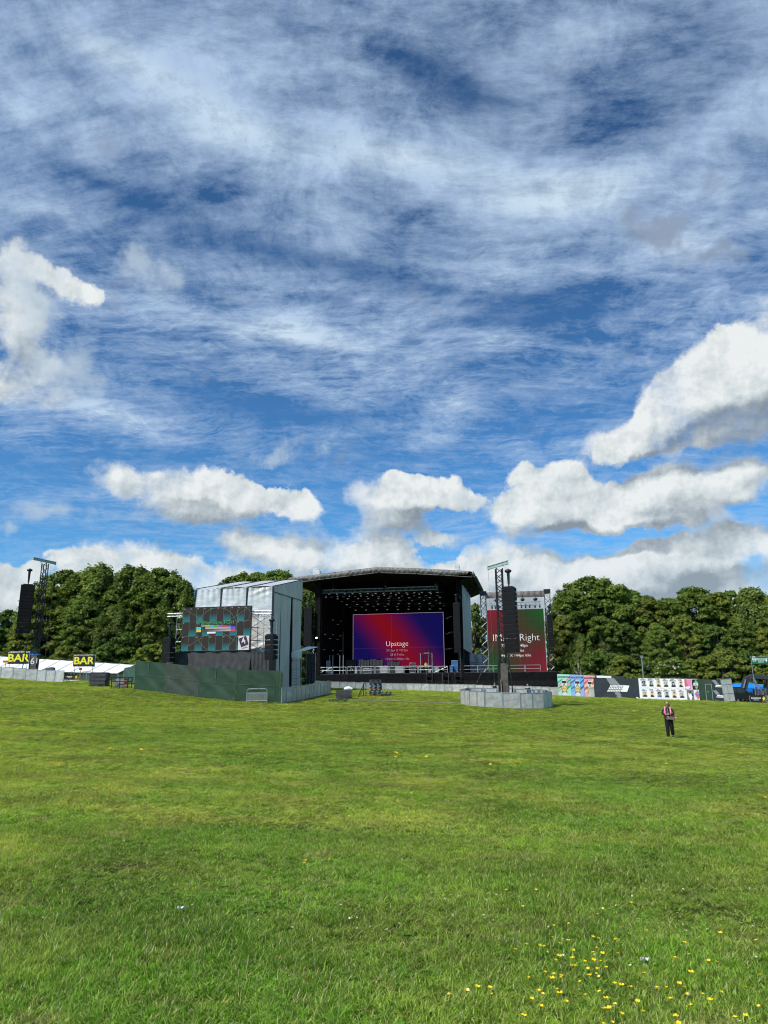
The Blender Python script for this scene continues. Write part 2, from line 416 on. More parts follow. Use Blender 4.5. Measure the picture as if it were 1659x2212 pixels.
def text(body, size, mat, parent, loc, rot=(math.pi / 2, 0, 0), align='CENTER', name='lettering', ext=0.002, offset=0.0, sx=1.0, shear=0.0, spacing=1.0):
    cu = bpy.data.curves.new(name, 'FONT'); cu.body = body; cu.size = size; cu.align_x = align; cu.align_y = 'CENTER'
    cu.extrude = ext; cu.offset = offset; cu.shear = shear; cu.space_character = spacing; cu.resolution_u = 3
    tmp = bpy.data.objects.new(name, cu); COL.objects.link(tmp)
    me = bpy.data.meshes.new_from_object(tmp.evaluated_get(bpy.context.evaluated_depsgraph_get()))
    bpy.data.objects.remove(tmp); bpy.data.curves.remove(cu)
    me.name = name; me.materials.clear(); me.materials.append(mat)
    o = bpy.data.objects.new(name, me); COL.objects.link(o); o.parent = parent; o.location = loc; o.rotation_euler = rot
    o.scale = (sx, 1, 1)
    return o

# ------------------------------------------------------------------ terrain: one smooth rolling field through surveyed points (pixel of a foot in the photograph + its distance)
_S = [(0,1465,79),(135,1474,76),(290,1491,62),(510,1515,60),(608,1518,59),(715,1499,69),(1095,1530,57),(1000,1522,60),(1192,1529,58),
      (710,1489,108),(850,1493,110),(1000,1497,112),(1200,1503,100),(1285,1508,96),(1385,1510,89),(1500,1513,89),(1600,1518,88),(1659,1520,84),
      (1447,1595,35),(390,1484,66),(240,1486,70)]
_P = [tuple(at(*s)) for s in _S] + [(0,0,0),(0,-20,0.1),(-14,0,0.4),(14,0,-0.25),(0,6,-0.03),(-30,20,1.0),(25,15,-1.0),(2,12,-.25),(-60,50,3.2),(60,50,-2.4),(0,170,0.6),(-70,120,3.0),(70,120,-.8)]
_A = np.array(_P)
def _phi(r2): return 0.5 * r2 * np.log(r2 + 1e-9)
def _fit():
    n = len(_A); X = _A[:, :2] / 50; z = _A[:, 2]
    K = _phi(((X[:, None] - X[None]) ** 2).sum(-1)) + np.eye(n) * 0.01
    Pm = np.c_[np.ones(n), X]; L = np.block([[K, Pm], [Pm.T, np.zeros((3, 3))]])
    s = np.linalg.solve(L, np.r_[z, 0, 0, 0]); return s[:n], s[n:]
_w, _c = _fit()
def hgt(x, y):
    x = np.asarray(x, float); y = np.asarray(y, float)
    xc = np.clip(x, -80, 80); yc = np.clip(y, -20, 170)
    Q = np.stack([xc / 50, yc / 50], -1)
    d2 = ((Q[..., None, :] - (_A[:, :2] / 50)) ** 2).sum(-1)
    z = _phi(d2) @ _w + _c[0] + Q @ _c[1:]
    return z + 0.035 * np.sin(x * 0.61 + 1.3) * np.sin(y * 0.43) * np.clip(np.hypot(x, y) / 6, 0, 1) * (np.hypot(x, y) < 400)
def gz(x, y): return float(hgt(x, y))
def ground_at(u, v, lo=2.0, hi=300.0):
    d = ray(u, v); d = d / d.y; Y = lo
    prev = lo
    while Y < hi:
        if CAM_Z + d.z * Y < gz(d.x * Y, Y): break
        prev = Y; Y += max(0.1, Y * 0.01)
    for _ in range(20):
        m = (prev + Y) / 2
        if CAM_Z + d.z * m < gz(d.x * m, m): Y = m
        else: prev = m
    return Vector((d.x * Y, Y, gz(d.x * Y, Y)))

def turf_colour(nt, pos, dry=0.0):
    """the same patchwork of lush, mown and dry grass for the ground sheet and the blades"""
    x, y, z = nt.sep(pos); p = nt.comb(x, y, 0.0)
    a = nt.noise(p, 0.16, 5, 0.6); b = nt.noise(nt.v('ADD', p, (31.0, 17.0, 0.0)), 0.55, 6, 0.62)
    c = nt.noise(nt.v('ADD', p, (-9.0, 50.0, 0.0)), 0.07, 3, 0.5); e = nt.noise(p, 2.6, 5, 0.65)
    col = nt.mix(nt.mapr(a, 0.38, 0.62), (0.142, 0.264, 0.022, 1), (0.240, 0.330, 0.036, 1))
    col = nt.mix(nt.mapr(b, 0.44, 0.62, 0, 0.85), col, (0.320, 0.355, 0.058, 1))
    col = nt.mix(nt.mapr(e, 0.50, 0.66, 0, 0.65), col, (0.34, 0.35, 0.085, 1))
    col = nt.mix(nt.mapr(c, 0.44, 0.56, 0, 0.5), col, (0.088, 0.225, 0.014, 1))
    w_ = nt.noise(nt.v('ADD', p, (77.0, 5.0, 0.0)), 0.9, 5, 0.62)
    col = nt.mix(nt.mapr(w_, 0.57, 0.70, 0, 0.7), col, (0.30, 0.26, 0.10, 1))
    w2 = nt.noise(nt.v('ADD', p, (11.0, 95.0, 0.0)), 0.42, 4, 0.6)
    col = nt.v('SCALE', col, nt.mapr(w2, 0.36, 0.64, 0.80, 1.18))
    far = nt.mapr(y, 14.0, 55.0, 0.0, 0.5)
    return nt.mix(far, col, nt.mix(nt.mapr(b, 0.35, 0.65), (0.215, 0.305, 0.024, 1), (0.330, 0.350, 0.055, 1)))

def build_ground():
    xs = np.concatenate([-np.geomspace(2500, 60, 14), np.linspace(-56, 56, 113), np.geomspace(60, 2500, 14)])
    ys = np.concatenate([-np.geomspace(600, 12, 8), np.linspace(-10, 20, 76), np.linspace(21, 130, 110), np.geomspace(134, 4000, 16)])
    X, Y = np.meshgrid(xs, ys); Z = hgt(X, Y)
    nx, ny = len(xs), len(ys)
    vs = np.stack([X, Y, Z], -1).reshape(-1, 3)
    i = np.arange(nx - 1)[None] + np.arange(ny - 1)[:, None] * nx
    fs = np.stack([i, i + 1, i + nx + 1, i + nx], -1).reshape(-1, 4)
    me = bpy.data.meshes.new('ground'); me.from_pydata(vs.tolist(), [], fs.tolist())
    me.polygons.foreach_set('use_smooth', [True] * len(fs))
    m = bpy.data.materials.new('turf'); m.use_nodes = True
    nt = NT(m.node_tree); bs = m.node_tree.nodes['Principled BSDF']
    pos = nt.n('ShaderNodeNewGeometry').outputs['Position']
    col = turf_colour(nt, pos)
    fine = nt.noise(pos, 9.0, 8, 0.75); mid = nt.noise(pos, 1.7, 6, 0.7)
    y = nt.sep(pos)[1]
    near = nt.mapr(y, 10.0, 110.0, 0.30, 0.62, 'LINEAR')       # turf colour scaled down between the tufts, darkest near the camera
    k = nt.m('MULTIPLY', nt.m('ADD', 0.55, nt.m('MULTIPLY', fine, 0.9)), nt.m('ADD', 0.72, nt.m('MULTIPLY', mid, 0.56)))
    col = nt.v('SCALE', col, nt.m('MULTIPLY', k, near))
    nt.put(bs.inputs['Base Color'], col)
    bs.inputs['Roughness'].default_value = 0.9; bs.inputs['Specular IOR Level'].default_value = 0.15
    bn = nt.n('ShaderNodeBump'); bn.inputs['Strength'].default_value = 0.9; bn.inputs['Distance'].default_value = 0.12
    nt.put(bn.inputs['Height'], nt.m('ADD', fine, mid)); nt.put(bs.inputs['Normal'], bn.outputs[0])
    me.materials.append(m)
    o = bpy.data.objects.new('ground', me); COL.objects.link(o); o['kind'] = 'structure'
    return o
build_ground()

# ------------------------------------------------------------------ grass: real blades in tufts, thinning out with distance
def grass_material(name, dry=0.0):
    m = bpy.data.materials.new(name); m.use_nodes = True
    nt = NT(m.node_tree); nd = m.node_tree.nodes
    for n in list(nd): nd.remove(n)
    geo = nt.n('ShaderNodeNewGeometry'); info = nt.n('ShaderNodeObjectInfo')
    col = turf_colour(nt, geo.outputs['Position'])
    rd = info.outputs['Random']
    col = nt.v('SCALE', col, nt.m('ADD', 0.50, nt.m('MULTIPLY', rd, 1.10)))
    at_ = nt.n('ShaderNodeAttribute', attribute_name='shade').outputs['Fac']
    col = nt.mix(nt.mapr(at_, 0.80, 0.95), col, (0.36, 0.35, 0.14, 1))          # bleached blades
    col = nt.v('SCALE', col, nt.mapr(at_, 0.0, 0.8, 0.62, 1.5, 'LINEAR'))
    df = nt.n('ShaderNodeBsdfDiffuse'); nt.put(df.inputs[0], col)
    tr = nt.n('ShaderNodeBsdfTranslucent'); nt.put(tr.inputs[0], nt.v('MULTIPLY', col, (1.2, 1.25, 0.6)))
    gl = nt.n('ShaderNodeBsdfGlossy'); gl.inputs['Roughness'].default_value = 0.42; gl.inputs[0].default_value = (0.9, 1, 0.85, 1)
    m1 = nt.n('ShaderNodeMixShader'); m1.inputs[0].default_value = 0.46; nt.put(m1.inputs[1], df.outputs[0]); nt.put(m1.inputs[2], tr.outputs[0])
    m2 = nt.n('ShaderNodeMixShader'); m2.inputs[0].default_value = 0.02; nt.put(m2.inputs[1], m1.outputs[0]); nt.put(m2.inputs[2], gl.outputs[0])
    nt.put(nt.n('ShaderNodeOutputMaterial').inputs[0], m2.outputs[0])
    return m

def tuft_mesh(name, rg, nb, h0, h1, w, spread, mat, bend=0.5, broad=0):
    vs, fs, sh = [], [], []
    for k in range(nb):
        a = rg.random() * 6.283; rr = spread * math.sqrt(rg.random())
        bx, by = math.cos(a) * rr, math.sin(a) * rr
        d = rg.random() * 6.283; h = rg.uniform(h0, h1); ln = h * rg.uniform(0.15, bend)
        dx, dy = math.cos(d), math.sin(d); ww = w * rg.uniform(0.7, 1.3); s = rg.random()
        px, py = -dy * ww / 2, dx * ww / 2
        o = len(vs); droop = rg.uniform(0.0, 0.35)
        for t, wf in ((0, 1.0), (0.45, 0.95), (0.8, 0.6)):
            cx, cy, cz = bx + dx * ln * t * t * 1.4, by + dy * ln * t * t * 1.4, h * (t - droop * t * t * t)
            vs += [(cx - px * wf, cy - py * wf, cz), (cx + px * wf, cy + py * wf, cz)]; sh += [s, s]
        vs.append((bx + dx * ln * 1.5, by + dy * ln * 1.5, h * (1 - droop))); sh.append(s)
        fs += [(o, o+1, o+3, o+2), (o+2, o+3, o+5, o+4), (o+4, o+5, o+6)]
    me = bpy.data.meshes.new(name); me.from_pydata(vs, [], fs); me.materials.append(mat)
    me.polygons.foreach_set('use_smooth', [True] * len(fs))
    at_ = me.attributes.new('shade', 'FLOAT', 'POINT'); at_.data.foreach_set('value', sh)
    return me

def scatter(name, label, meshes, pts, rot, scl, kind='stuff'):
    """one object: a cloud of rooted points, each carrying one of the meshes"""
    me = bpy.data.meshes.new(name); me.from_pydata(pts.tolist(), [], [])
    a = me.attributes.new('rot', 'FLOAT_VECTOR', 'POINT'); a.data.foreach_set('vector', rot.astype(np.float32).ravel())
    a = me.attributes.new('scl', 'FLOAT_VECTOR', 'POINT'); a.data.foreach_set('vector', scl.astype(np.float32).ravel())
    ob = bpy.data.objects.new(name, me); COL.objects.link(ob)
    lib = bpy.data.collections.new(name + '_kinds')          # not linked into the scene: only a store for the tuft shapes
    for i, mm in enumerate(meshes):
        lib.objects.link(bpy.data.objects.new('%s_kind' % name, mm))
    g = bpy.data.node_groups.new(name, 'GeometryNodeTree')
    g.interface.new_socket('Geometry', in_out='INPUT', socket_type='NodeSocketGeometry')
    g.interface.new_socket('Geometry', in_out='OUTPUT', socket_type='NodeSocketGeometry')
    t = NT(g); gi = t.n('NodeGroupInput'); go = t.n('NodeGroupOutput')
    ci = t.n('GeometryNodeCollectionInfo'); ci.inputs['Collection'].default_value = lib
    ci.inputs['Separate Children'].default_value = True; ci.inputs['Reset Children'].default_value = True
    ip = t.n('GeometryNodeInstanceOnPoints'); t.put(ip.inputs['Points'], gi.outputs[0]); t.put(ip.inputs['Instance'], ci.outputs[0])
    ip.inputs['Pick Instance'].default_value = True
    rv = t.n('FunctionNodeRandomValue', data_type='INT'); 
    rv.inputs[4].default_value = 0; rv.inputs[5].default_value = len(meshes) - 1
    t.put(ip.inputs['Instance Index'], rv.outputs[2])
    r_ = t.n('GeometryNodeInputNamedAttribute', data_type='FLOAT_VECTOR'); r_.inputs['Name'].default_value = 'rot'
    s_ = t.n('GeometryNodeInputNamedAttribute', data_type='FLOAT_VECTOR'); s_.inputs['Name'].default_value = 'scl'
    t.put(ip.inputs['Rotation'], r_.outputs[0]); t.put(ip.inputs['Scale'], s_.outputs[0])
    t.put(go.inputs[0], ip.outputs[0])
    md = ob.modifiers.new(name, 'NODES'); md.node_group = g
    return tag(ob, label, name.replace('_', ' '), None, kind)

def vnoise(x, y, s, seed):
    """cheap smooth value noise for numpy"""
    rg = np.random.RandomState(seed); T = rg.rand(64, 64)
    X = x / s; Y = y / s; i = np.floor(X).astype(int); j = np.floor(Y).astype(int); fx = X - i; fy = Y - j
    fx = fx * fx * (3 - 2 * fx); fy = fy * fy * (3 - 2 * fy); g = lambda a, b: T[a % 64, b % 64]
    return (g(i, j) * (1-fx) + g(i+1, j) * fx) * (1-fy) + (g(i, j+1) * (1-fx) + g(i+1, j+1) * fx) * fy

def build_grass():
    rg = random.Random(3); gm = grass_material('grass_blade')
    near = [tuft_mesh('tuft', rg, 24, 0.018, 0.050, 0.0046, 0.05, gm, 1.1) for _ in range(5)] + \
           [tuft_mesh('tuft', rg, 16, 0.025, 0.066, 0.0042, 0.04, gm, 1.0) for _ in range(2)]
    r = np.random.RandomState(5)
    def wedge(y0, y1, dens, half=0.56, pad=2.2):
        area = ((half * y0 + pad) + (half * y1 + pad)) * (y1 - y0)
        n = int(area * dens)
        y = np.sqrt(r.rand(n * 2) * (y1 ** 2 - y0 ** 2) + y0 ** 2) if y0 > 3 else r.uniform(y0, y1, n * 2)
        x = (r.rand(n * 2) * 2 - 1) * (half * y + pad)
        return x[:n], y[:n]
    bands = [(2.2, 6.0, 1000, 1.0), (6.0, 10, 620, 1.15), (10, 17, 300, 1.55), (17, 30, 120, 2.3), (30, 52, 46, 3.4), (52, 84, 16, 5.0), (84, 112, 7, 7.0)]
    P, RO, SCL = [], [], []
    for y0, y1, dn, k in bands:
        x, y = wedge(y0, y1, dn); z = hgt(x, y)
        lush = vnoise(x, y, 1.3, 1) * 0.6 + vnoise(x, y, 0.45, 2) * 0.4 + 0.25 * (vnoise(x, y, 6, 8) - .5)
        keep = r.rand(len(x)) < np.clip(0.45 + 1.2 * lush, 0, 1); x, y, z, lush = x[keep], y[keep], z[keep], lush[keep]
        n = len(x)
        P.append(np.c_[x, y, z - 0.004]); RO.append(np.c_[r.normal(0, .12, n), r.normal(0, .12, n), r.uniform(0, 6.283, n)])
        hz = (0.36 + 0.85 * lush ** 1.3) * r.uniform(0.7, 1.3, n)
        hz = hz / k ** 0.55
        SCL.append(np.c_[np.full(n, k), np.full(n, k), hz * k ** 0.35])
    scatter('grass', 'short mown green grass with dry patches covering the field', near, np.concatenate(P), np.concatenate(RO), np.concatenate(SCL))
    # taller bleached stalks standing out of the sward
    sm = M('straw', (0.33, 0.30, 0.15), 0.7, var=0.25, scale=30)
    stalks = []
    for _ in range(5):
        b = MB(); h = rg.uniform(.10, .17); lx, ly = rg.uniform(-.05, .05), rg.uniform(-.05, .05)
        b.path([(0, 0, 0), (lx * .3, ly * .3, h * .5), (lx, ly, h)], 0.0011, 3)
        b.ellipsoid((lx * 1.1, ly * 1.1, h + .008), (.003, .003, .012), 5, 4)
        o = b.build('stalk', sm); stalks.append(o.data); bpy.data.objects.remove(o)
    x, y = wedge(3, 26, 5.0); keep = vnoise(x, y, 2.2, 11) > .42; x, y = x[keep], y[keep]; n = len(x)
    scatter('grass_stalks', 'thin straw coloured seed stalks standing above the short grass', stalks, np.c_[x, y, hgt(x, y)], np.c_[r.normal(0, .3, n), r.normal(0, .3, n), r.uniform(0, 6.28, n)], np.repeat(r.uniform(.7, 1.3, (n, 1)), 3, 1))
    # daisies and clover heads: pale specks
    wm = M('daisy_white', (0.75, 0.75, 0.68), 0.7, var=0.05); ym = M('daisy_eye', (0.7, 0.5, 0.05), 0.7, var=0.05)
    b = MB(); b.tube((0, 0, 0), (0, 0, .035), .0009, 3, 2)
    for k in range(10):
        a = k * .628; b.add([(0, 0, .036), (.008*math.cos(a-.25), .008*math.sin(a-.25), .038), (.0085*math.cos(a+.25), .0085*math.sin(a+.25), .038)], [(0, 1, 2)], 0)
    b.ellipsoid((0, 0, .0375), (.003, .003, .002), 6, 4, mi=1)
    o = b.build('daisy', [wm, ym, M('stem_green', (.07, .14, .02), .7)]); dm = o.data; bpy.data.objects.remove(o)
    x, y = wedge(3, 40, 5.0); kk = vnoise(x, y, 3.0, 21) + .35 * (vnoise(x, y, .8, 22) - .5); keep = (kk > .62); x, y = x[keep], y[keep]; n = len(x)
    scatter('daisies', 'tiny pale daisies and clover heads dotted through the grass', [dm], np.c_[x, y, hgt(x, y)], np.c_[r.normal(0, .3, n), r.normal(0, .3, n), r.uniform(0, 6.28, n)], np.repeat(r.uniform(.6, 1.05, (n, 1)), 3, 1))
    # broad weed leaves in dark green patches
    lm = M('weed_leaf', (0.070, 0.17, 0.016), 0.75, var=0.4, scale=20, spec=.15)
    ws = []
    for _ in range(3):
        b = MB()
        for k in range(9):
            a = k * .7 + rg.random() * .4; L = rg.uniform(.03, .065); wd = L * .28; up = rg.uniform(.15, .8)
            d = Vector((math.cos(a), math.sin(a), 0)); s_ = Vector((-d.y, d.x, 0))
            pts = [(0, 0), (.35, 1), (.7, .8), (1, 0)]
            ce = [d * L * t + Vector((0, 0, L * up * (t - .6 * t * t))) for t, _ in pts]
            b.add([ce[0], ce[1] - s_*wd, ce[2] - s_*wd*.8, ce[3], ce[2] + s_*wd*.8, ce[1] + s_*wd], [(0, 1, 2, 3, 4, 5)], 0, True)
        o = b.build('weed', lm); ws.append(o.data); bpy.data.objects.remove(o)
    pts = []
    for (u, v, n, s) in [(1270,2010,150,.55),(1330,1990,90,.35),(1190,2060,110,.5),(500,1955,70,.35),(1300,2140,120,.55),(60,1560,20,2.0),(960,2080,30,.4),(700,2120,25,.5)]:
        c = ground_at(u, v)
        for _ in range(n): pts.append((c.x + r.normal(0, s), c.y + r.normal(0, s * .6)))
    pts = np.array(pts); n = len(pts)
    scatter('weeds', 'dark green broad leaved weeds in low clumps among the grass', ws, np.c_[pts, hgt(pts[:, 0], pts[:, 1])], np.c_[np.zeros((n, 2)), r.uniform(0, 6.28, n)], np.repeat(r.uniform(.6, 1.3, (n, 1)), 3, 1))
build_grass()

def zf(x0, y0, k): return lambda x, y: ((x0 + x * k) * .54861, (y0 + y * k) * .54861)
Z1 = zf(0, 2150, .3617); Z2 = zf(500, 2200, .42194); Z3 = zf(1100, 2200, .36166); Z4 = zf(1600, 2200, .3918)
Z5 = zf(2150, 2250, .30139); Z6 = zf(2550, 2250, .28571); Z7 = zf(2500, 2700, .15069)

# ------------------------------------------------------------------ shared materials
BLK = M('black_drape', (0.005, 0.005, 0.0055), 0.9, var=0.3, scale=1.5, bump=0.4, bscale=3, spec=.15)
BLKC = M('black_cabinet', (0.006, 0.0065, 0.008), 0.65, var=0.2, scale=4, spec=.25)
BLKM = M('black_steel', (0.018, 0.018, 0.020), 0.4, 0.3, var=0.2, scale=5)
ALU = M('aluminium', (0.55, 0.56, 0.57), 0.35, 0.85, var=0.1, scale=4)
GALV = M('galvanised_tube', (0.42, 0.43, 0.44), 0.4, 0.7, var=0.15, scale=6)
SILV = M('silver_tarpaulin', (0.62, 0.61, 0.59), 0.34, 0.25, var=0.10, scale=1.2, bump=0.25, bscale=1.4, stretch=(1, 1, 3))
SILVS = M('silver_wall_sheet', (0.52, 0.50, 0.46), 0.6, 0.0, var=0.10, scale=0.8, bump=0.2, bscale=1.5, stretch=(3, 3, 0.5))
GREYR = M('grey_roof_cloth', (0.15, 0.128, 0.125), 0.6, var=0.3, scale=1.4, bump=1.0, bscale=2.2)
MESHP = M('dark_mesh_cloth', (0.03, 0.032, 0.036), 0.9, var=0.3, scale=3)
WHT = M('white_cloth', (0.80, 0.80, 0.80), 0.55, var=0.04, scale=1.5)
REDP = M('red_paint', (0.26, 0.03, 0.03), 0.5, var=0.15, scale=8)
BLUEP = M('blue_paint', (0.018, 0.055, 0.12), 0.55, var=0.25, scale=8)
WOOD = M('worn_wood', (0.30, 0.21, 0.13), 0.8, var=0.3, scale=9, stretch=(1, 6, 6))
DWOOD = M('dark_wood', (0.06, 0.06, 0.065), 0.75, var=0.35, scale=9)
GREEN = M('green_hoarding_paint', (0.014, 0.042, 0.017), 0.5, var=0.22, scale=0.9, bump=0.25, bscale=2.2)
GREEND = M('green_hoarding_faded', (0.028, 0.042, 0.026), 0.55, var=0.25, scale=0.9, bump=0.25, bscale=2.2)
YEL = M('yellow_paint', (0.85, 0.78, 0.03), 0.5, var=0.03)
PALE = M('pale_green_steel', (0.33, 0.42, 0.38), 0.5, 0.1, var=0.12, scale=3)
SKIN = M('skin', (0.55, 0.33, 0.24), 0.55, var=0.06, scale=20)

def emis(name, col, k=1.0):
    if name in _mats: return _mats[name]
    m = bpy.data.materials.new(name); m.use_nodes = True
    bs = m.node_tree.nodes['Principled BSDF']; bs.inputs['Base Color'].default_value = (0.01, 0.01, 0.01, 1); bs.inputs['Roughness'].default_value = 0.6
    bs.inputs['Emission Color'].default_value = (*col, 1); bs.inputs['Emission Strength'].default_value = k
    _mats[name] = m; return m
def emis_nodes(name, fn):
    m = bpy.data.materials.new(name); m.use_nodes = True
    nt = NT(m.node_tree); bs = m.node_tree.nodes['Principled BSDF']; bs.inputs['Base Color'].default_value = (0.006, 0.006, 0.006, 1); bs.inputs['Roughness'].default_value = 0.9; bs.inputs['Specular IOR Level'].default_value = 0.12
    nt.put(bs.inputs['Emission Color'], fn(nt)); bs.inputs['Emission Strength'].default_value = 1.0
    return m
LEDW = emis('led_white', (0.80, 0.80, 0.80)); LEDW2 = emis('led_dim_white', (0.35, 0.30, 0.35))

def perforated():
    m = bpy.data.materials.new('perforated_sheet'); m.use_nodes = True
    nt = NT(m.node_tree); nd = m.node_tree.nodes; bs = nd['Principled BSDF']; out = nd['Material Output']
    tc = nt.n('ShaderNodeTexCoord').outputs['Object']; inf = nt.n('ShaderNodeObjectInfo').outputs['Random']
    f = nt.noise(nt.v('ADD', tc, nt.comb(nt.m('MULTIPLY', inf, 37.0), 0.0, 0.0)), 2.5, 6, 0.65)
    c = nt.mix(nt.mapr(f, 0.3, 0.7), (0.42, 0.41, 0.38, 1), (0.68, 0.66, 0.62, 1))
    nt.put(bs.inputs['Base Color'], nt.v('SCALE', c, nt.m('ADD', 0.85, nt.m('MULTIPLY', inf, 0.3))))
    bs.inputs['Metallic'].default_value = 0.35; bs.inputs['Roughness'].default_value = 0.5
    tr = nt.n('ShaderNodeBsdfTransparent'); mx = nt.n('ShaderNodeMixShader'); mx.inputs[0].default_value = 0.26
    nt.put(mx.inputs[1], bs.outputs[0]); nt.put(mx.inputs[2], tr.outputs[0]); nt.put(out.inputs[0], mx.outputs[0])
    return m
PERF = perforated()

def truss(mb, p, q, w=0.4, h=None, rc=0.03, rb=0.016, step=None, up=(0, 0, 1), mi=0, faces=4):
    """box truss: four chords and zigzag lacing"""
    p, q = Vector(p), Vector(q); h = h or w; d = q - p; L = d.length; d.normalize()
    up = Vector(up)
    if abs(d.dot(up)) > 0.95: up = Vector((0, 1, 0))
    s = d.cross(up).normalized(); t = s.cross(d).normalized()
    cs = [s * (w/2) * a + t * (h/2) * b for a, b in ((-1,-1), (1,-1), (1,1), (-1,1))]
    for c in cs: mb.tube(p + c, q + c, rc, 5, mi)
    step = step or w; n = max(2, int(L / step))
    for f in range(faces):
        a, b = cs[f], cs[(f + 1) % 4]
        for k in range(n):
            x0, x1 = p + d * (L * k / n), p + d * (L * (k + 1) / n)
            mb.tube(x0 + (a if k % 2 == 0 else b), x1 + (b if k % 2 == 0 else a), rb, 4, mi, caps=False)
    return mb

def wavy(a, b, z0, z1, amp, waves, nu=60, nv=8, seed=0, sag=0.0, ph=0.0):
    """hanging cloth between plan points a and b"""
    a, b = Vector(a), Vector(b); d = (b - a); nrm = Vector((-d.y, d.x, 0)).normalized(); rg = random.Random(seed)
    f = [(rg.uniform(.6, 1.6) * waves, rg.uniform(0, 6.28), rg.uniform(.3, 1)) for _ in range(5)]
    def P(s, t):
        o = sum(w * math.sin(k * s * 6.283 + p_ + ph * t) for k, p_, w in f) * amp / 2.5 * (0.35 + 0.65 * (1 - t))
        zz = z0 + (z1 - z0) * t - (sag * (math.sin(s * 6.283 * 8) ** 2) * t)
        p = a + d * s + nrm * o
        return (p.x, p.y, zz)
    return P

# ------------------------------------------------------------------ main stage
_o = at(845, 1497, 113); S = Frame((_o.x, _o.y, gz(_o.x, _o.y)), R(-11.2))
YAW = R(-11.2)
xL, xR = -12.0, 10.95
DK = 2.70                                       # deck height
def build_stage():
    st = thing('festival_stage', 'large black open fronted concert stage with arched grey cloth roof', 'stage', S.o, YAW)
    mb = MB(); mb.b(xL - .3, 24.6, 0.05, 18, DK - .25, DK); mb.build('deck', M('stage_deck', (.03, .03, .03), .7, var=.3), st)
    mb = MB()
    def skirt(s, t):
        x = (xL - .35) + (24.75 - xL + .35) * s
        o = .10 * math.sin(s * 90) + .07 * math.sin(s * 211 + 1) + .25 * math.sin(s * 17)
        prof = [(0.0, 0.0), (0.10, -.35), (0.35, -.55), (.55, .05), (.70, .02), (1.0, 0.0)]
        for (t0, y0), (t1, y1) in zip(prof, prof[1:]):
            if t <= t1: yy = y0 + (y1 - y0) * (t - t0) / (t1 - t0); break
        return (x, -0.12 + yy * (1 + .2 * math.sin(s * 40)) - abs(o) * .18, -0.2 + (DK + .12) * t)
    mb.sheet(skirt, 170, 14)
    mb.sheet(lambda s, t: (24.75 + (1 - t) * 1.3 + .08 * math.sin(s * 30), -.1 + 5 * s, -.2 + (DK + .1) * t), 20, 6)
    mb.build('skirt', BLK, st)
    # roof: cloth skin over a shallow arch
    top = [(-15.93, 17.57), (-12.53, 17.84), (-7, 18.32), (-1.51, 18.73), (4, 18.35), (9.66, 17.83), (12.89, 17.5)]
    def zt(x):
        for (a, za), (b, zb) in zip(top, top[1:]):
            if x <= b: return za + (zb - za) * (x - a) / (b - a)
        return top[-1][1]
    mb = MB()
    mb.sheet(lambda s, t: (-15.93 + 28.82 * s, -2 + 22 * t, zt(-15.93 + 28.82 * s) + .3 * t + .03 * math.sin(s * 60)), 48, 10)
    mb.build('roof_skin', GREYR, st)
    mb = MB()
    def fas(s, t):
        x = -15.93 + 28.5 * s; e = 1 - .45 * max(0, (abs(x + 1.5) - 11) / 3.4)
        wr = .05 * math.sin(x * 3.1 + 3 * t + math.sin(x)) * math.sin(x * 1.3) + .03 * math.sin(x * 7.7 - 6 * t) * math.sin(x * .9) + .06 * math.sin(x * 1.3) + .05 * math.sin(x * 9.1 + 4 * t + 2 * math.sin(x * 1.7))
        return (x + (.35 * (1 - t) if x > 12 else 0) * -1, -2.02 - .22 * math.sin(t * math.pi) + wr, zt(x) + .04 - .86 * (1 - t) * e)
    mb.sheet(fas, 220, 7); mb.build('roof_fascia', GREYR, st)
    mb = MB()
    for a, b in zip(top, top[1:]): mb.tube((a[0], -2.05, a[1] - .86), (b[0], -2.05, b[1] - .86), .045, 6)
    mb.build('fascia_rail', M('dull_rail', (.16, .15, .15), .6), st)
    mb = MB()                                   # black lining: ceiling, back, sides
    mb.sheet(lambda s, t: (-15.2 + 27.6 * s, -1.7 + 20 * t, zt(-15.2 + 27.6 * s) - .95 + .1 * t), 24, 6); mb.build('ceiling', BLK, st)
    mb = MB(); mb.sheet(wavy((xL, 16.2, 0), (xR, 16.2, 0), DK, 18.2, .12, 22, 80, 3), 90, 3); mb.build('back_drape', BLK, st)
    mb = MB(); mb.sheet(wavy((xL + .2, .4, 0), (xL + .2, 16, 0), DK, 17.6, .10, 14, 60, 3, 4), 60, 3)
    mb.b(xL - .15, xL + .75, -.1, .4, DK, 16.9); mb.build('side_drape', BLK, st)
    mb = MB(); mb.b(10.65, 11.0, -.1, .6, DK, 16.9); mb.sheet(wavy((10.85, .6, 0), (10.85, 16, 0), DK, 17.4, .05, 10, 50, 3, 5), 50, 3); mb.build('side_drape', BLK, st)
    # grey cladding on the outer side wall, hanging from the roof edge to the wing floor
    mb = MB(); mb.sheet(lambda s, t: (11.10 + .06 * math.sin(s * 25 + 2 * t), .2 + 16.0 * s, 6.2 + (16.0 - 6.2 + .9 * s) * t), 60, 16)
    mb.build('side_cladding', M('grey_cladding', (.34, .34, .31), .55, .1, var=.12, scale=.6, bump=.3, bscale=1.2, stretch=(3, 3, .4)), st)
    mb = MB()                                   # open truss edge beyond the roof cloth
    truss(mb, (12.9, -1.9, 17.2), (12.9, 20, 17.4), .45, .6, .05, .03, .8)
    for k in range(9): y = -1.7 + k * 2.6; mb.tube((12.4, y, 17.45), (13.6, y - .3, 16.7), .05, 5); mb.tube((12.4, y, 16.9), (13.6, y - .3, 16.7), .04, 5)
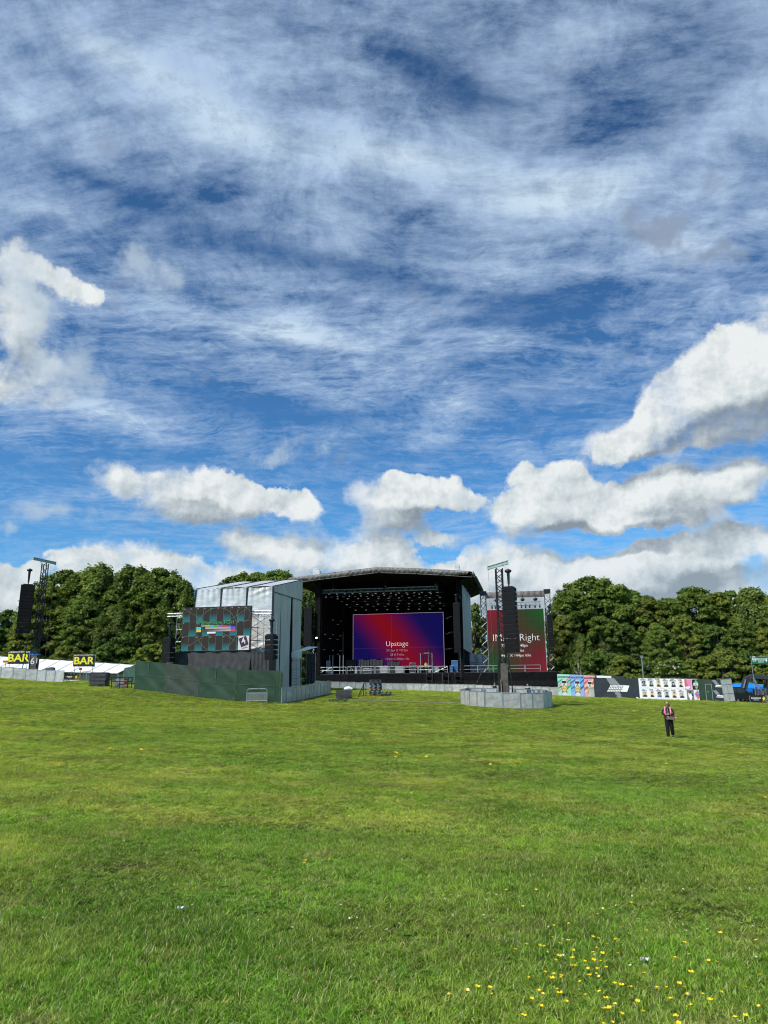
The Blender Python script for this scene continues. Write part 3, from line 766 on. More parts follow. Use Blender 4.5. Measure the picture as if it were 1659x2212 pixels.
    mb.tube((13.6, -1.9, 16.7), (13.6, 20, 16.8), .05, 5); mb.build('roof_edge_truss', BLKM, st)
    mb = MB(); mb.sheet(lambda s, t: (11 + 2.3 * t, -1.6 + 21 * s, 16.2 + .9 * t), 12, 3); mb.build('eave_lining', BLK, st)
    for x in (xL + .1, 10.6): mb = MB(); truss(mb, (x + .1, .9, 0), (x + .1, .9, 16.8), .7, .7, .05, .028, .7); mb.build('roof_tower', BLKM, st)
    # downstage lighting truss, with the hoists that carry it
    mb = MB(); truss(mb, (-11.85, 1, 15.62), (7.4, 1, 15.62), .5, .5, .045, .025, .5); mb.build('lighting_truss', M('truss_grey', (.30, .31, .33), .4, .5, var=.2), st)
    for x in (-9.4, -.9, 8.0 - .9): mb = MB(); mb.tube((x, 1, 15.9), (x, 1, 17.6), .03, 5); mb.ellipsoid((x, 1, 16.15), (.28, .22, .28), 8, 6); mb.build('chain_hoist', BLKM, st)
    for z, y, x0, x1 in ((15.0, 4, -9.5, 8), (14.3, 7, -9.2, 7.5), (13.9, 10, -9, 7.5)):
        mb = MB(); truss(mb, (x0, y, z + .5), (x1, y, z + .5), .35, .35, .03, .02, .6); mb.build('lighting_truss', BLKM, st)
    # roof ballast covers standing up behind the ridge
    for a, b in ((-16.1, -14.75), (8.95, 9.95)):
        mb = MB(); mb.prism([(a, 17.9), (b, 17.9), (b - .12, 20.9), (b - .5, 21.3), (a + .02, 21.45)], 'y', 11.4, 12.6)
        mb.build('roof_vent', SILV, st)
    # small steps in the skirt
    for u in (230, 395, 520): 
        p = S.atd(*Z4(u, 1200), -.5)
        mb = MB(); w = .9
        for k in range(4): mb.b(p.x - w/2, p.x + w/2, -1.3 + k * .28, -1.02 + k * .28, .55 + k * .5, .59 + k * .5)
        for s_ in (-1, 1): mb.tube((p.x + s_ * w/2, -1.35, 0), (p.x + s_ * w/2, -.3, 2.6), .03, 5); mb.tube((p.x + s_*w/2, -1.35, 0), (p.x + s_*w/2, -1.35, 1.2), .02, 5)
        mb.build('steps', BLKM, st)
    return st
STAGE = build_stage()

# ---- stage fixtures: lamps in rows, each one its own thing
def build_lamps():
    body = M('lamp_housing', (.02, .02, .022), .5, var=.2); face = emis('lamp_face', (.17, .17, .15)); lens = emis('lamp_lens', (.20, .20, .20))
    mb = MB(); mb.b(-.17, .17, -.1, .12, -.09, .09, 0); mb.b(-.14, .14, -.105, -.1, -.05, .05, 1); mb.tube((-.22, 0, 0), (-.22, 0, .28), .015, 4); mb.tube((.22, 0, 0), (.22, 0, .28), .015, 4)
    w = mb.build('wash_light', [body, face]); tag(w, 'small pale faced rectangular lamp in the rows under the stage roof', 'lamp', 'lamps under the stage roof')
    first = [True]
    def put(proto, x, y, z, rz=0.0, rx=0.0, flag=None):
        p = S.w((x, y, z))
        if flag[0]: o = proto; flag[0] = False
        else: o = proto.copy(); COL.objects.link(o)
        o.location = p; o.rotation_euler = (rx, 0, YAW + rz)
    rows = [(388, 550, 1640, 14, 1.0), (440, 640, 1640, 10, 4.0), (502, 740, 1640, 9, 7.0), (562, 835, 1640, 8, 10.0)]
    for vy, u0, u1, n, d in rows:
        for k in range(n + 4):
            uu = u0 + (u1 - u0) * k / (n - 1)
            if uu > 2080: break
            p = S.atd(*Z3(uu, vy - (uu - u0) * .015), d)
            if p.x > 8.3: break
            put(w, p.x, d - .25, p.z, flag=first)
    # twin lensed lamps between the rows and on the side ladders
    mb = MB(); mb.b(-.18, .18, -.08, .1, -.07, .07, 0)
    for s_ in (-.1, .1): mb.b(s_ - .035, s_ + .035, -.085, -.08, -.03, .03, 1)
    t = mb.build('twin_lamp', [body, emis('lamp_dot', (.18, .18, .16))]); tag(t, 'tiny twin lensed lamp showing as two pale dots inside the dark stage', 'lamp', 'twin lamps inside the stage'); ft = [True]
    for vy, u0, n, d in ((418, 570, 14, 1.8), (468, 680, 10, 4.8), (528, 770, 9, 7.8)):
        for k in range(n):
            uu = u0 + 128 * k
            if uu > 2000: break
            p = S.atd(*Z3(uu, vy - (uu - u0) * .015), d)
            if p.x > 8.3: break
            put(t, p.x, d, p.z, flag=ft)
    for (u, v) in [(500,657),(583,668),(668,680),(470,695),(635,715),(497,822),(582,830),(665,840),(470,860),(550,868),(634,877),(490,990),(582,996),(665,1002),(462,1028),(640,1040)]:
        p = S.atx(*Z3(u, v), xL + 1.2 + (u % 7) * .12)
        if p.y > 15 or p.y < .5: p = S.atd(*Z3(u, v), 9)
        put(t, p.x, p.y, p.z, rz=R(20), flag=ft)
    for (u, v) in [(405,600),(425,590),(445,580),(405,755),(430,745),(455,738),(405,908),(430,905),(452,900)]:
        p = S.atd(*Z4(u, v), 11); put(t, p.x, p.y, p.z, flag=ft)
    # moving heads slung under the front truss
    mb = MB(); mb.b(-.16, .16, -.14, .14, .25, .38); mb.tube((-.17, 0, .3), (-.17, 0, -.05), .03, 5); mb.tube((.17, 0, .3), (.17, 0, -.05), .03, 5)
    mb.ellipsoid((0, 0, -.08), (.14, .15, .22), 10, 8); mb.tube((0, 0, -.24), (0, -.02, -.3), .11, 10, 1)
    h = mb.build('moving_head', [body, lens]); tag(h, 'black moving head spotlight hanging under the front lighting truss', 'lamp', 'moving heads on the front truss'); fh = [True]
    for k in range(10):
        p = S.atd(*Z3(507 + 127 * k, 395 - k * 1.2), 1.0)
        if p.x > 7.3: break
        put(h, p.x, 1.0, 15.02, flag=fh)
    p = S.atd(*Z3(415, 865), .1)
    mb = MB(); mb.b(-.16, .16, -.1, .1, -.16, .16); mb.tube((0, -.1, 0), (0, -.12, 0), .13, 14, 1)
    o = mb.build('floodlight', [body, emis('flood_on', (1, 1, 1), 6.0)]); tag(o, 'single lit white floodlight on the left edge of the stage opening', 'lamp'); o.location = S.w((p.x, -.35, p.z)); o.rotation_euler = (0, 0, YAW)
build_lamps()

# ---- video wall upstage
def led_wall(name, label, P0, x0, x1, z0, z1, d, mat, frame_mat, parent_frame, group=None):
    t = thing(name, label, 'led screen', parent_frame.w(((x0 + x1) / 2, d, z0)), parent_frame.yaw, group)
    w, h = (x1 - x0), (z1 - z0)
    mb = MB(); mb.b(-w/2, w/2, 0, .12, 0, h); mb.build('panel', mat, t)
    mb = MB(); e = .05
    for a, b, c, dd in ((-w/2 - e, w/2 + e, h, h + e), (-w/2 - e, w/2 + e, -e, 0)): mb.b(a, b, -.01, .14, c, dd)
    for a in (-w/2 - e, w/2): mb.b(a, a + e, -.01, .14, 0, h)
    mb.build('frame', frame_mat, t)
    return t, w, h
def m_up(nt):
    tc = nt.n('ShaderNodeTexCoord').outputs['Object']; x, y, z = nt.sep(tc)
    u = nt.m('ADD', nt.m('DIVIDE', x, 15.72), 0.5); v = nt.m('DIVIDE', z, 9.1)
    t = nt.m('SUBTRACT', u, nt.m('SUBTRACT', 0.70, nt.m('MULTIPLY', v, 0.44)))
    a = nt.m('ABSOLUTE', t); k = nt.mapr(a, -0.05, 0.44)
    c = nt.mix(k, (0.205, 0.003, 0.006, 1), (0.006, 0.004, 0.075, 1))
    c = nt.mix(nt.mapr(v, 0.55, 0.0, 0, .45), c, nt.mix(k, (0.20, 0.004, 0.02, 1), (0.008, 0.005, 0.085, 1)))
    g = nt.m('GREATER_THAN', 0.004, nt.m('ABSOLUTE', nt.m('SUBTRACT', u, .43))); g2 = nt.m('GREATER_THAN', 0.006, nt.m('ABSOLUTE', nt.m('SUBTRACT', v, .36)))
    c = nt.mix(nt.m('MULTIPLY', nt.m('MAXIMUM', g, g2), .06), c, (.35, .15, .2, 1))
    return c
t_, w_, h_ = led_wall('led_screen', 'wide red and blue video wall reading Upstage at the back of the stage', None, -9.08, 6.64, 4.0, 13.1, 13, emis_nodes('upstage_picture', m_up), LEDW2, S)
text('Upstage', 1.22, LEDW, t_, (-.15, -.03, 3.95), ext=.004, offset=-.022)
for i, s_ in enumerate(('2912px X 1872px', '28 X 9 tiles', '104px X 208px /tile')): text(s_, .52, LEDW2, t_, (-.15, -.03, 2.85 - i * .72), ext=.004, offset=-.008)

def m_im(nt):
    tc = nt.n('ShaderNodeTexCoord').outputs['Object']; x, y, z = nt.sep(tc)
    u = nt.m('ADD', nt.m('DIVIDE', x, 8.4), 0.5); v = nt.m('DIVIDE', z, 9.36)
    g = nt.m('ADD', nt.m('MULTIPLY', u, v), nt.m('MULTIPLY', nt.m('SUBTRACT', 1.0, u), nt.m('SUBTRACT', 1.0, v)))
    c = nt.ramp(g, [(0.0, (.21, .008, .022)), (.35, (.13, .010, .018)), (.5, (.060, .026, .014)), (.68, (.018, .050, .012)), (1.0, (.002, .085, .012))])
    gr = nt.m('MAXIMUM', nt.m('LESS_THAN', nt.m('FRACT', nt.m('MULTIPLY', u, 10)), .05), nt.m('LESS_THAN', nt.m('FRACT', nt.m('MULTIPLY', v, 10)), .035))
    return nt.v('SCALE', c, nt.m('SUBTRACT', 1.0, nt.m('MULTIPLY', gr, .35)))
t_, w_, h_ = led_wall('led_screen', 'tall red and green side video screen reading IMAG Right', None, 14.78, 23.18, 2.52, 11.88, .5, emis_nodes('side_picture', m_im), LEDW2, S)
text('IMAG Right', 1.5, LEDW, t_, (-.05, -.03, 5.15), ext=.004, offset=-.025, sx=.97)
for i, s_ in enumerate(('720px X 1440px', '5 X 10 tiles', '144px X 144px /tile')): text(s_, .58, LEDW, t_, (-.3, -.03, 4.0 - i * .72), ext=.004, offset=-.004)

# ---- tower frame that carries the side screen
def build_imag_frame():
    t = thing('screen_tower', 'black scaffold goalpost with grey cloth top holding the side screen', 'scaffold', S.w((19, 1, 0)), YAW)
    for x in (-4.75, 4.9):
        mb = MB(); truss(mb, (x, .7, DK), (x, .7, 14.4), .8, .8, .055, .03, .8)
        for k in range(9): z = DK + k * 1.35; mb.tube((x - .4, .25, z), (x + .4, .25, z + .68), .045, 5, 1); mb.tube((x + .4, .25, z + .68), (x - .4, .25, z + 1.3), .03, 4, 1)
        mb.build('tower', [BLKM, GALV], t)
        mb = MB(); mb.b(x - .5, x + .5, .2, 1.2, 14.3, 14.9); mb.build('tower_head', BLKM, t)
    mb = MB(); truss(mb, (-4.4, .7, 14.2), (4.5, .7, 14.2), .6, .6, .05, .03, .6); mb.build('top_truss', BLKM, t)
    mb = MB(); mb.sheet(lambda s, q: (-4.4 + 8.9 * s, .3 - .1 * math.sin(q * 3.14) + .05 * math.sin(s * 60), 13.75 + .95 * q), 80, 5); mb.build('top_cloth', GREYR, t)
    mb = MB(); truss(mb, (-3.6, -.3, 12.75), (3.9, -.3, 12.75), .5, .5, .04, .035, .45); mb.build('lamp_truss', M('bright_truss', (.55, .56, .58), .35, .6, var=.08), t)
    for x in (-2.7, 1.2, 3.1):
        mb = MB(); mb.ellipsoid((x, -.3, 13.35), (.32, .25, .26), 10, 7); mb.tube((x, -.3, 13.4), (x, -.3, 13.9), .03, 5); mb.build('chain_hoist', BLKM, t)
    f = [True]; mb = MB(); mb.ellipsoid((0, 0, -.12), (.13, .14, .2), 8, 6); mb.b(-.15, .15, -.1, .1, .1, .3); pr = mb.build('moving_head', M('lamp_housing', (0, 0, 0)))
    tag(pr, 'black lamp on the bright truss above the side screen', 'lamp', 'lamps above the side screen')
    for x in (-3.4, -2.9, -2.4, -1.0, 1.0, 1.6, 2.2, 3.0, 3.7):
        o = pr if f[0] else pr.copy()
        if not f[0]: COL.objects.link(o)
        f[0] = False; o.location = S.w((19 + x, .7, 12.35)); o.rotation_euler = (0, 0, YAW)
build_imag_frame()

# ---- guard rails along the deck edge, each bay a thing of its own
def rail(x0, x1, y, z, cross=False):
    t = thing('guard_rail', 'silver tube guard rail bay on the stage front edge', 'railing', S.w(((x0 + x1) / 2, y, z)), YAW, 'guard rails along the stage front')
    w = (x1 - x0) / 2
    mb = MB()
    for h in (1.02, .52): mb.tube((-w, 0, h), (w, 0, h), .035, 6)
    if cross: mb.tube((-w, 0, .1), (w, 0, 1.0), .022, 5); mb.tube((w, 0, .1), (-w, 0, 1.0), .022, 5)
    mb.build('rails', ALU, t)
    for s_ in (-1, 1): mb = MB(); mb.tube((s_ * w, 0, 0), (s_ * w, 0, 1.04), .042, 6); mb.build('post', ALU, t)
    return t
xs_ = [S.atd(*Z3(u, 1180), 0).x for u in (425, 570, 582, 725, 737, 880, 890, 1033, 1043, 1188, 1198, 1350, 1358, 1502, 1515, 1665)]
for i in range(0, len(xs_), 2):
    r_ = rail(xs_[i], xs_[i + 1], .1, DK, i == 0)
    if i == 0: r_['label'] = 'cross braced guard rail bay at the far left of the stage front'
for a, b, c in ((125, 262, 0), (275, 413, 1), (570, 712, 0), (718, 870, 0), (878, 1020, 0), (1035, 1187, 0), (1195, 1347, 0)):
    r_ = rail(S.atd(*Z4(a, 1080), 0).x, S.atd(*Z4(b, 1080), 0).x, .1, DK - .08, bool(c))
    if c: r_['label'] = 'cross braced guard rail bay right of the hi vis worker on the stage'

# ---- equipment on the deck
def case(u0, u1, v0, v1, d, mat, label, name='flight_case', cat='case', z=Z3, lid=True, extra=None):
    a, b = S.atd(*z(u0, v1), d), S.atd(*z(u1, v0), d); w, h = b.x - a.x, max(.3, b.z - DK)
    t = thing(name, label, cat, S.w(((a.x + b.x) / 2, d, DK)), YAW)
    mb = MB(); mb.b(-w/2, w/2, 0, .8, .12, h); mb.build('box', mat, t)
    mb = MB()
    for x in (-w/2, w/2):
        for zz in (.12, h): mb.tube((x, -.01, zz), (x, .8, zz), .03, 4)
        mb.tube((x, -.01, .12), (x, -.01, h), .03, 4)
    for zz in (.12, h * .62, h): mb.tube((-w/2, -.01, zz), (w/2, -.01, zz), .03, 4)
    mb.build('edging', ALU, t)
    for x in (-w/2 + .15, w/2 - .15): mb = MB(); mb.tube((x - .03, .1, .06), (x + .03, .1, .06), .06, 8); mb.build('caster', BLKM, t)
    return t
CASEB = M('case_black', (.03, .03, .035), .5, var=.2); CASEBL = M('case_blue', (.02, .10, .28), .5, var=.15); CASEG = M('case_grey', (.24, .24, .25), .5, var=.2)
case(822, 846, 1187, 1250, 1.5, CASEG, 'narrow grey upright case left of the centre on the stage')
case(915, 1002, 1195, 1245, 1.8, CASEB, 'low black flight case with pale edging near the left stage rails')
case(1093, 1178, 1168, 1245, 1.6, CASEG, 'big grey flight case with labels left of centre stage')
case(1262, 1350, 1170, 1245, 1.6, CASEG, 'grey flight case with metal frame just right of the big one')
case(1420, 1480, 1135, 1245, 2.4, CASEB, 'black rack with pale shelves in the middle of the stage')
case(1590, 1650, 1205, 1245, 1.6, CASEG, 'low pale case beside the hi vis worker on stage')
case(512, 548, 1112, 1175, 2.6, CASEG, 'grey speaker box near the left stage wall')
case(285, 322, 1082, 1140, 1.6, CASEG, 'grey flight case right of the hi vis worker on stage', z=Z4)
case(455, 515, 1022, 1085, 2.2, CASEBL, 'blue flight case stacked high at the right of the stage', z=Z4)
case(440, 462, 1075, 1140, 1.5, CASEBL, 'narrow upright blue case at the right of the stage', z=Z4)
case(460, 560, 1092, 1142, 2.6, CASEB, 'long black case under the blue one at stage right', z=Z4)
for i, (u0, u1, v0, lb) in enumerate([(718, 835, 1102, 'leftmost'), (862, 978, 1102, 'second'), (985, 1125, 1098, 'third'), (1175, 1308, 1118, 'rightmost')]):
    a, b = S.atd(*Z3(u0, v0), 6), S.atd(*Z3(u1, v0), 6)
    t = thing('covered_riser', lb + ' of the black cloth covered stacks in front of the big screen', 'cloth covered stack', S.w(((a.x + b.x) / 2, 6, DK)), YAW, 'covered stacks before the big screen')
    w = (b.x - a.x); h = a.z - DK
    mb = MB(); mb.sheet(lambda s, q: (-w/2 + w * s + .04 * math.sin(q * 9), .06 * math.sin(s * 22 + q * 3), h * q + .08 * math.sin(s * 6.3) * q), 26, 6)
    mb.sheet(lambda s, q: (-w/2 + w * s, 1.2 * q, h - .1 * q + .05 * math.sin(s * 12)), 16, 4); mb.build('cloth', MESHP, t)
    mb = MB(); mb.b(-w/2 + .1, w/2 - .1, .12, 1.15, 0, h - .15); mb.build('riser', BLKM, t)
def pole(u, v0, v1, d, z=Z3, label='', r=.07):
    a, b = S.atd(*z(u, v1), d), S.atd(*z(u, v0), d); mb = MB(); mb.tube((0, 0, 0), (0, 0, b.z - DK), r, 6); mb.b(-.25, .25, -.25, .25, 0, .04)
    o = mb.build('upright_pole', GALV); o.location = S.w((a.x, d, DK)); o.rotation_euler = (0, 0, YAW)
    tag(o, label, 'pole', 'upright poles on the stage')
for i, u in enumerate((548, 582, 658, 695)): pole(u, 1050, 1170, 3, label=('leftmost', 'second', 'third', 'rightmost')[i] + ' of four pale upright poles at the left of the stage')
def build_gate():
    a, b = S.atd(*Z4(142, 950), 3), S.atd(*Z4(258, 950), 3)
    t = thing('stage_frame', 'pale metal portal frame with dark trusses right of centre on stage', 'frame', S.w(((a.x+b.x)/2, 3, DK)), YAW); w = (b.x - a.x)/2; h = a.z - DK
    mb = MB()
    for x in (-w, w): mb.tube((x, 0, 0), (x, 0, h), .07, 6)
    mb.tube((-w + .5, 0, h), (w - .4, 0, h), .05, 6); mb.tube((w - .6, .1, .2), (w - .5, .1, h), .04, 6); mb.build('frame', GALV, t)
    for x in (-w + .5, w - .4): mb = MB(); truss(mb, (x, .4, 0), (x, .4, h + .7), .3, .3, .04, .02, .4); mb.build('truss_leg', BLKM, t)
build_gate()
# white ground tent behind the wing
def build_back_tent():
    p0 = S.atd(*Z4(590, 925), 14); p1 = S.atd(*Z4(835, 970), 14)
    t = thing('back_tent', 'white tent wall seen between the stage and the side screen', 'tent', S.w(((p0.x+p1.x)/2, 14, 0)), YAW); w = (p1.x - p0.x)/2 + 1
    mb = MB(); mb.sheet(lambda s, q: (-w + 2*w*s, .1*math.sin(s*20), (2.0 + (p0.z - 2.2 - (p0.z - p1.z) * s) * q)), 30, 4); mb.build('wall', WHT, t)
    mb = MB()
    for z in (3.9, 4.3, 4.7): mb.tube((-w, -.6, z), (w, -.6, z), .05, 5)
    for k in range(5): x = -w + 2*w*k/4; mb.tube((x, -.6, 2.5), (x, -.6, 5.4), .05, 5); mb.tube((x, -.6, 2.8), (x + w/2, -.6, 4.6), .04, 5)
    mb.build('scaffold', GALV, t)
build_back_tent()

# ------------------------------------------------------------------ line arrays
def cabinet_mesh(w, h, dp):
    mb = MB(); mb.prism([(0, -h/2 * .96), (dp, -h/2 * .72), (dp, h/2 * .72), (0, h/2 * .96)], 'x', -w/2, w/2)
    mb.b(-w/2 + .03, w/2 - .03, -.014, -.001, -h/2 * .8, h/2 * .8, 1)
    o = mb.build('cabinet', [BLKC, M('grille', (.007, .0075, .009), .8, spec=.2, var=.3, scale=30)]); me = o.data; bpy.data.objects.remove(o); return me
_cab = {}
def line_array(label, top, n, w, h, dp, yaw, group, curve=(0.2, 1.4), bag=True, rig=1.2):
    """top: hanging point; cabinets curve forward-down"""
    key = (w, h, dp)
    if key not in _cab: _cab[key] = cabinet_mesh(*key)
    t = thing('line_array', label, 'speaker array', top, yaw, group)
    ang = 0; y = z = 0.0; z = -.2
    for i in range(n):
        da = curve[0] + (curve[1] - curve[0]) * (i / n) ** 2
        o = bpy.data.objects.new('cabinet', _cab[key]); COL.objects.link(o); o.parent = t
        c = Vector((0, y + math.sin(R(ang)) * h / 2, z - math.cos(R(ang)) * h / 2)); o.location = c; o.rotation_euler = (R(-ang) * -1, 0, 0)
        y += math.sin(R(ang)) * h; z -= math.cos(R(ang)) * h; ang += da
    mb = MB(); mb.b(-w/2 * .7, w/2 * .7, 0, dp, -.2, -.12); mb.bar((0, dp/2, -.12), (0, dp/2, .15), .1); mb.build('bumper_frame', BLKM, t)
    mb = MB()
    if bag: mb.tube((0, dp/2, .1), (0, dp/2, rig * .85), .09, 8, r2=.14); mb.ellipsoid((0, dp/2, rig * .85), (.3, .26, .16), 10, 6)
    mb.tube((-.02, dp/2, .1), (-.02, dp/2, rig), .025, 5); mb.tube((.04, dp/2, .1), (.06, dp/2, rig), .02, 5); mb.build('hoist', BLKM, t)
    return t
def hang(u0, u1, v0, v1, d, z, n, label, group, dp=.7, rig=1.2, curve=(0.2, 1.4)):
    a, b = S.atd(*z(u0, v0), d), S.atd(*z(u1, v1), d); w = abs(b.x - a.x); w = min(max(w, .8), 1.5); h = (a.z - b.z) / n
    return line_array(label, S.w(((S.atd(*z((u0+u1)/2, v0), d)).x, d, a.z + .2)), n, w, h, dp, YAW, group, rig=rig, curve=curve)
G = 'line arrays hung round the main stage'
hang(275, 350, 530, 950, -1, Z3, 16, 'long black speaker array hung left of the stage opening', G, curve=(0, .9))
hang(458, 540, 445, 945, -1, Z4, 18, 'long black speaker array hung inside the right edge of the stage opening', G, curve=(0, .9))
hang(1402, 1475, 565, 950, -1, Z4, 14, 'black speaker array hung at the right end beyond the side screen', G, curve=(0, 1.2))

# ------------------------------------------------------------------ crowd barriers
def barrier_meshes():
    W_, H_ = 1.0, 1.18
    mb = MB(); mb.b(-W_/2 + .03, W_/2 - .03, -.006, .006, .05, H_ - .04); pm = mb.build('panel', PERF)
    mb = MB()
    for x in (-W_/2 + .02, W_/2 - .02): mb.b(x - .022, x + .022, -.03, .03, 0, H_)
    mb.b(-W_/2 + .042, W_/2 - .042, -.028, .028, H_ - .05, H_); mb.b(-W_/2 + .042, W_/2 - .042, -.028, .028, .0, .05)
    fm = mb.build('frame', GALV)
    mb = MB(); mb.b(-W_/2 + .05, W_/2 - .05, .06, .36, H_ - .50, H_ - .46)
    for x in (-.4, .4): mb.bar((x, .04, H_ - .1), (x, 1.05, .06), .04); mb.tube((x, .06, H_ - .48), (x, .7, .06), .02, 4)
    mb.b(-W_/2 + .03, W_/2 - .03, .06, 1.1, .0, .04); bm_ = mb.build('back_brace', BLKM)
    out = [o.data for o in (pm, fm, bm_)]
    for o in (pm, fm, bm_): bpy.data.objects.remove(o)
    return out
BM_ = barrier_meshes()
def barrier_at(p, yaw, w, label, group, back=True):
    t = thing('crowd_barrier', label, 'barrier', p, yaw, group); t.scale = (w, 1, 1)
    for n, me in zip(('panel', 'frame', 'back_brace'), BM_):
        o = bpy.data.objects.new(n, me); COL.objects.link(o); o.parent = t
    return t
def barrier_line(pts, label, group, width=1.05, flip=False):
    for a, b in zip(pts, pts[1:]):
        a, b = Vector(a[:2]), Vector(b[:2]); d = b - a; n = max(1, round(d.length / width)); yaw = math.atan2(d.y, d.x) + (math.pi if flip else 0)
        for k in range(n):
            c = a + d * ((k + .5) / n)
            jit = rnd.uniform(-.012, .012)
            barrier_at((c.x, c.y, gz(c.x, c.y) - .01), yaw + jit, d.length / n * .99, label, group)
def G2(u, v, Y): p = at(u, v, Y); return (p.x, p.y)
# ring round the near delay tower (faces outwards)
ring = [G2(*Z4(548, 1455), 61), G2(*Z4(640, 1470), 59), G2(*Z4(790, 1490), 57.4), G2(*Z4(1150, 1498), 57), G2(*Z4(1385, 1500), 57.4), G2(*Z4(1468, 1495), 59)]
barrier_line(ring, 'grey mesh steel crowd barrier in the ring round the delay tower', 'barriers round the near delay tower', 1.2)
ring2 = [ring[-1], (ring[-1][0] + .2, 62.5), (ring[0][0] + 1, 64), ring[0]]
barrier_line(ring2, 'crowd barrier on the far side of the ring round the delay tower', 'barriers round the near delay tower', 1.2)
# long row before the stage
row = [G2(*Z3(370, 1410), 108), G2(*Z3(560, 1418), 110), G2(*Z3(1000, 1430), 111), G2(*Z4(0, 1340), 111), G2(*Z4(540, 1352), 108), G2(*Z4(1530, 1385), 101), G2(*Z5(640, 1650), 96)]
barrier_line(row, 'pale steel crowd barrier in the long row in front of the stage', 'barriers in the row before the stage', 1.15)
# right side of the mixing compound, backs towards the inside
barrier_line([G2(*Z2(1440, 1335), 58.6), G2(*Z3(240, 1535), 62), G2(*Z3(558, 1500), 69)], 'steel crowd barrier along the right side of the mixing compound', 'barriers beside the mixing compound', .95)
# row round the far delay tower at the left
barrier_line([G2(*Z1(-260, 1445), 80), G2(*Z1(0, 1448), 79), G2(*Z1(270, 1453), 77.5)], 'pale steel crowd barrier at the left edge by the far delay tower', 'barriers round the far delay tower', 1.8)
barrier_line([G2(*Z1(270, 1453), 77.5), G2(*Z1(395, 1458), 77), G2(*Z1(690, 1483), 76)], 'darker steel crowd barrier turned from the light by the far delay tower', 'barriers round the far delay tower', 1.1)

# ------------------------------------------------------------------ delay towers
def delay_tower(label, base, top_z, endA, endB, hangB, label_pa, digits=False, mirror=False):
    """base: plan point; endA/endB: ends of the top beam in space; the array hangs from endB"""
    g = gz(*base); t = thing('delay_tower', label, 'speaker tower', (base[0], base[1], g), 0, 'delay speaker towers')
    L = lambda p: Vector(p) - Vector((base[0], base[1], g))
    mb = MB(); truss(mb, (0, 0, 3.0), (0, 0, top_z - g), .52, .52, .05, .032, .42); mb.build('mast', BLKM, t)
    a, b = L(endA), L(endB)
    mb = MB(); mb.bar(a, b, .14, .05); mb.bar(a + Vector((0, 0, .26)), b + Vector((0, 0, .26)), .14, .05); mb.bar(a + Vector((0, 0, .13)), b + Vector((0, 0, .13)), .04, .22)
    for k in (0, 1): e = a if k == 0 else b; mb.box(e + Vector((0, 0, .12)), (.12, .12, .34))
    mb.build('top_beam', PALE, t)
    mb = MB(); mb.b(-.30, .30, -.3, .3, 0, 3.25); mb.build('ballast_block', M('weathered_concrete', (.10, .085, .07), .8, var=.35, scale=2.2, bump=.3), t)
    mb = MB(); mb.b(-.46, -.305, -.32, .0, 0, 3.4); mb.b(.31, .38, -.2, .2, 0, 3.0); mb.build('mast_leg', BLKM, t)
    mb = MB(); mb.tube(a, (a.x * .8, a.y, 0.4), .008, 4)
    for k in (-1, 1): mb.tube((0, 0, 6.2), (k * 3.1, -.5 + k * .3, 0.1), .008, 4)
    mb.build('guy_wire', M('wire_rope', (.12, .12, .12), .6), t)
    mb = MB(); mb.b(-.75, .75, -.7, .7, -.05, .12); mb.build('base_plate', BLKM, t)
    if digits:
        text('6', 1.0, WHT, t, (-.1, -.33, 1.9), name='painted_number'); text('1', .8, WHT, t, (.36, -.33, 1.95), name='painted_number')
        mb = MB(); mb.b(-.48, .45, -.335, .335, 2.6, 2.68); mb.build('ratchet_strap', M('blue_strap', (.03, .2, .6), .6), t)
    else:
        mb = MB(); mb.b(-.33, -.27, -.42, -.34, .05, 2.0); mb.build('timber_prop', WOOD, t)
    return t
def far_z(u, v, Y): return at(u, v, Y)
b_ = far_z(*Z4(985, 1330), 60.2)
eA, eB = far_z(*Z4(822, 108), 61.3), far_z(*Z4(1017, 52), 58.4)
delay_tower('near delay tower with lattice mast standing in the ring of barriers', (b_.x, b_.y), far_z(*Z4(920, 100), 60.2).z, eA, eB, None, '')
p = far_z(*Z4(1050, 290), 58.4); q = far_z(*Z4(1050, 945), 58.4)
line_array('big black speaker array hanging from the near delay tower', (eB.x - .13, eB.y - .27, p.z + .2), 14, 1.05, (p.z - q.z) / 14, .62, R(-28), 'line arrays on the delay towers', curve=(0.1, 1.5), rig=1.35)
b_ = far_z(*Z1(372, 1320), 80)
eA, eB = far_z(*Z1(603, 200), 81.6), far_z(*Z1(362, 148), 78.4)
delay_tower('far delay tower at the left edge with the number six on its foot', (b_.x, b_.y), far_z(*Z1(480, 190), 80).z, eA, eB, None, '', True)
p = far_z(*Z1(305, 420), 78.4); q = far_z(*Z1(300, 950), 78.4)
line_array('black speaker array hanging from the far delay tower at the left', (p.x, p.y, p.z + .2), 14, 1.35, (p.z - q.z) / 14, .8, R(24), 'line arrays on the delay towers', curve=(0.1, 1.3), rig=1.7)
for uu, vv, z_, Y, lb in ((302, 1060, Z1, 78.4, 'black cable hanging down from the speaker array on the far delay tower'), (1030, 1100, Z4, 58.4, 'black cable hanging down from the speaker array on the near delay tower')):
    a = far_z(*z_(uu + (5 if Y > 70 else -10), 955), Y); g = gz(a.x, a.y); mb = MB(); mb.path([(0, 0, a.z - g), (-.12 if Y > 70 else .2, .1, (a.z - g) * .5), (-.5 if Y > 70 else .35, .3, .1)], .05, 6)
    o = mb.build('cable', BLKM); o.location = (a.x, a.y, g); tag(o, lb, 'cable')

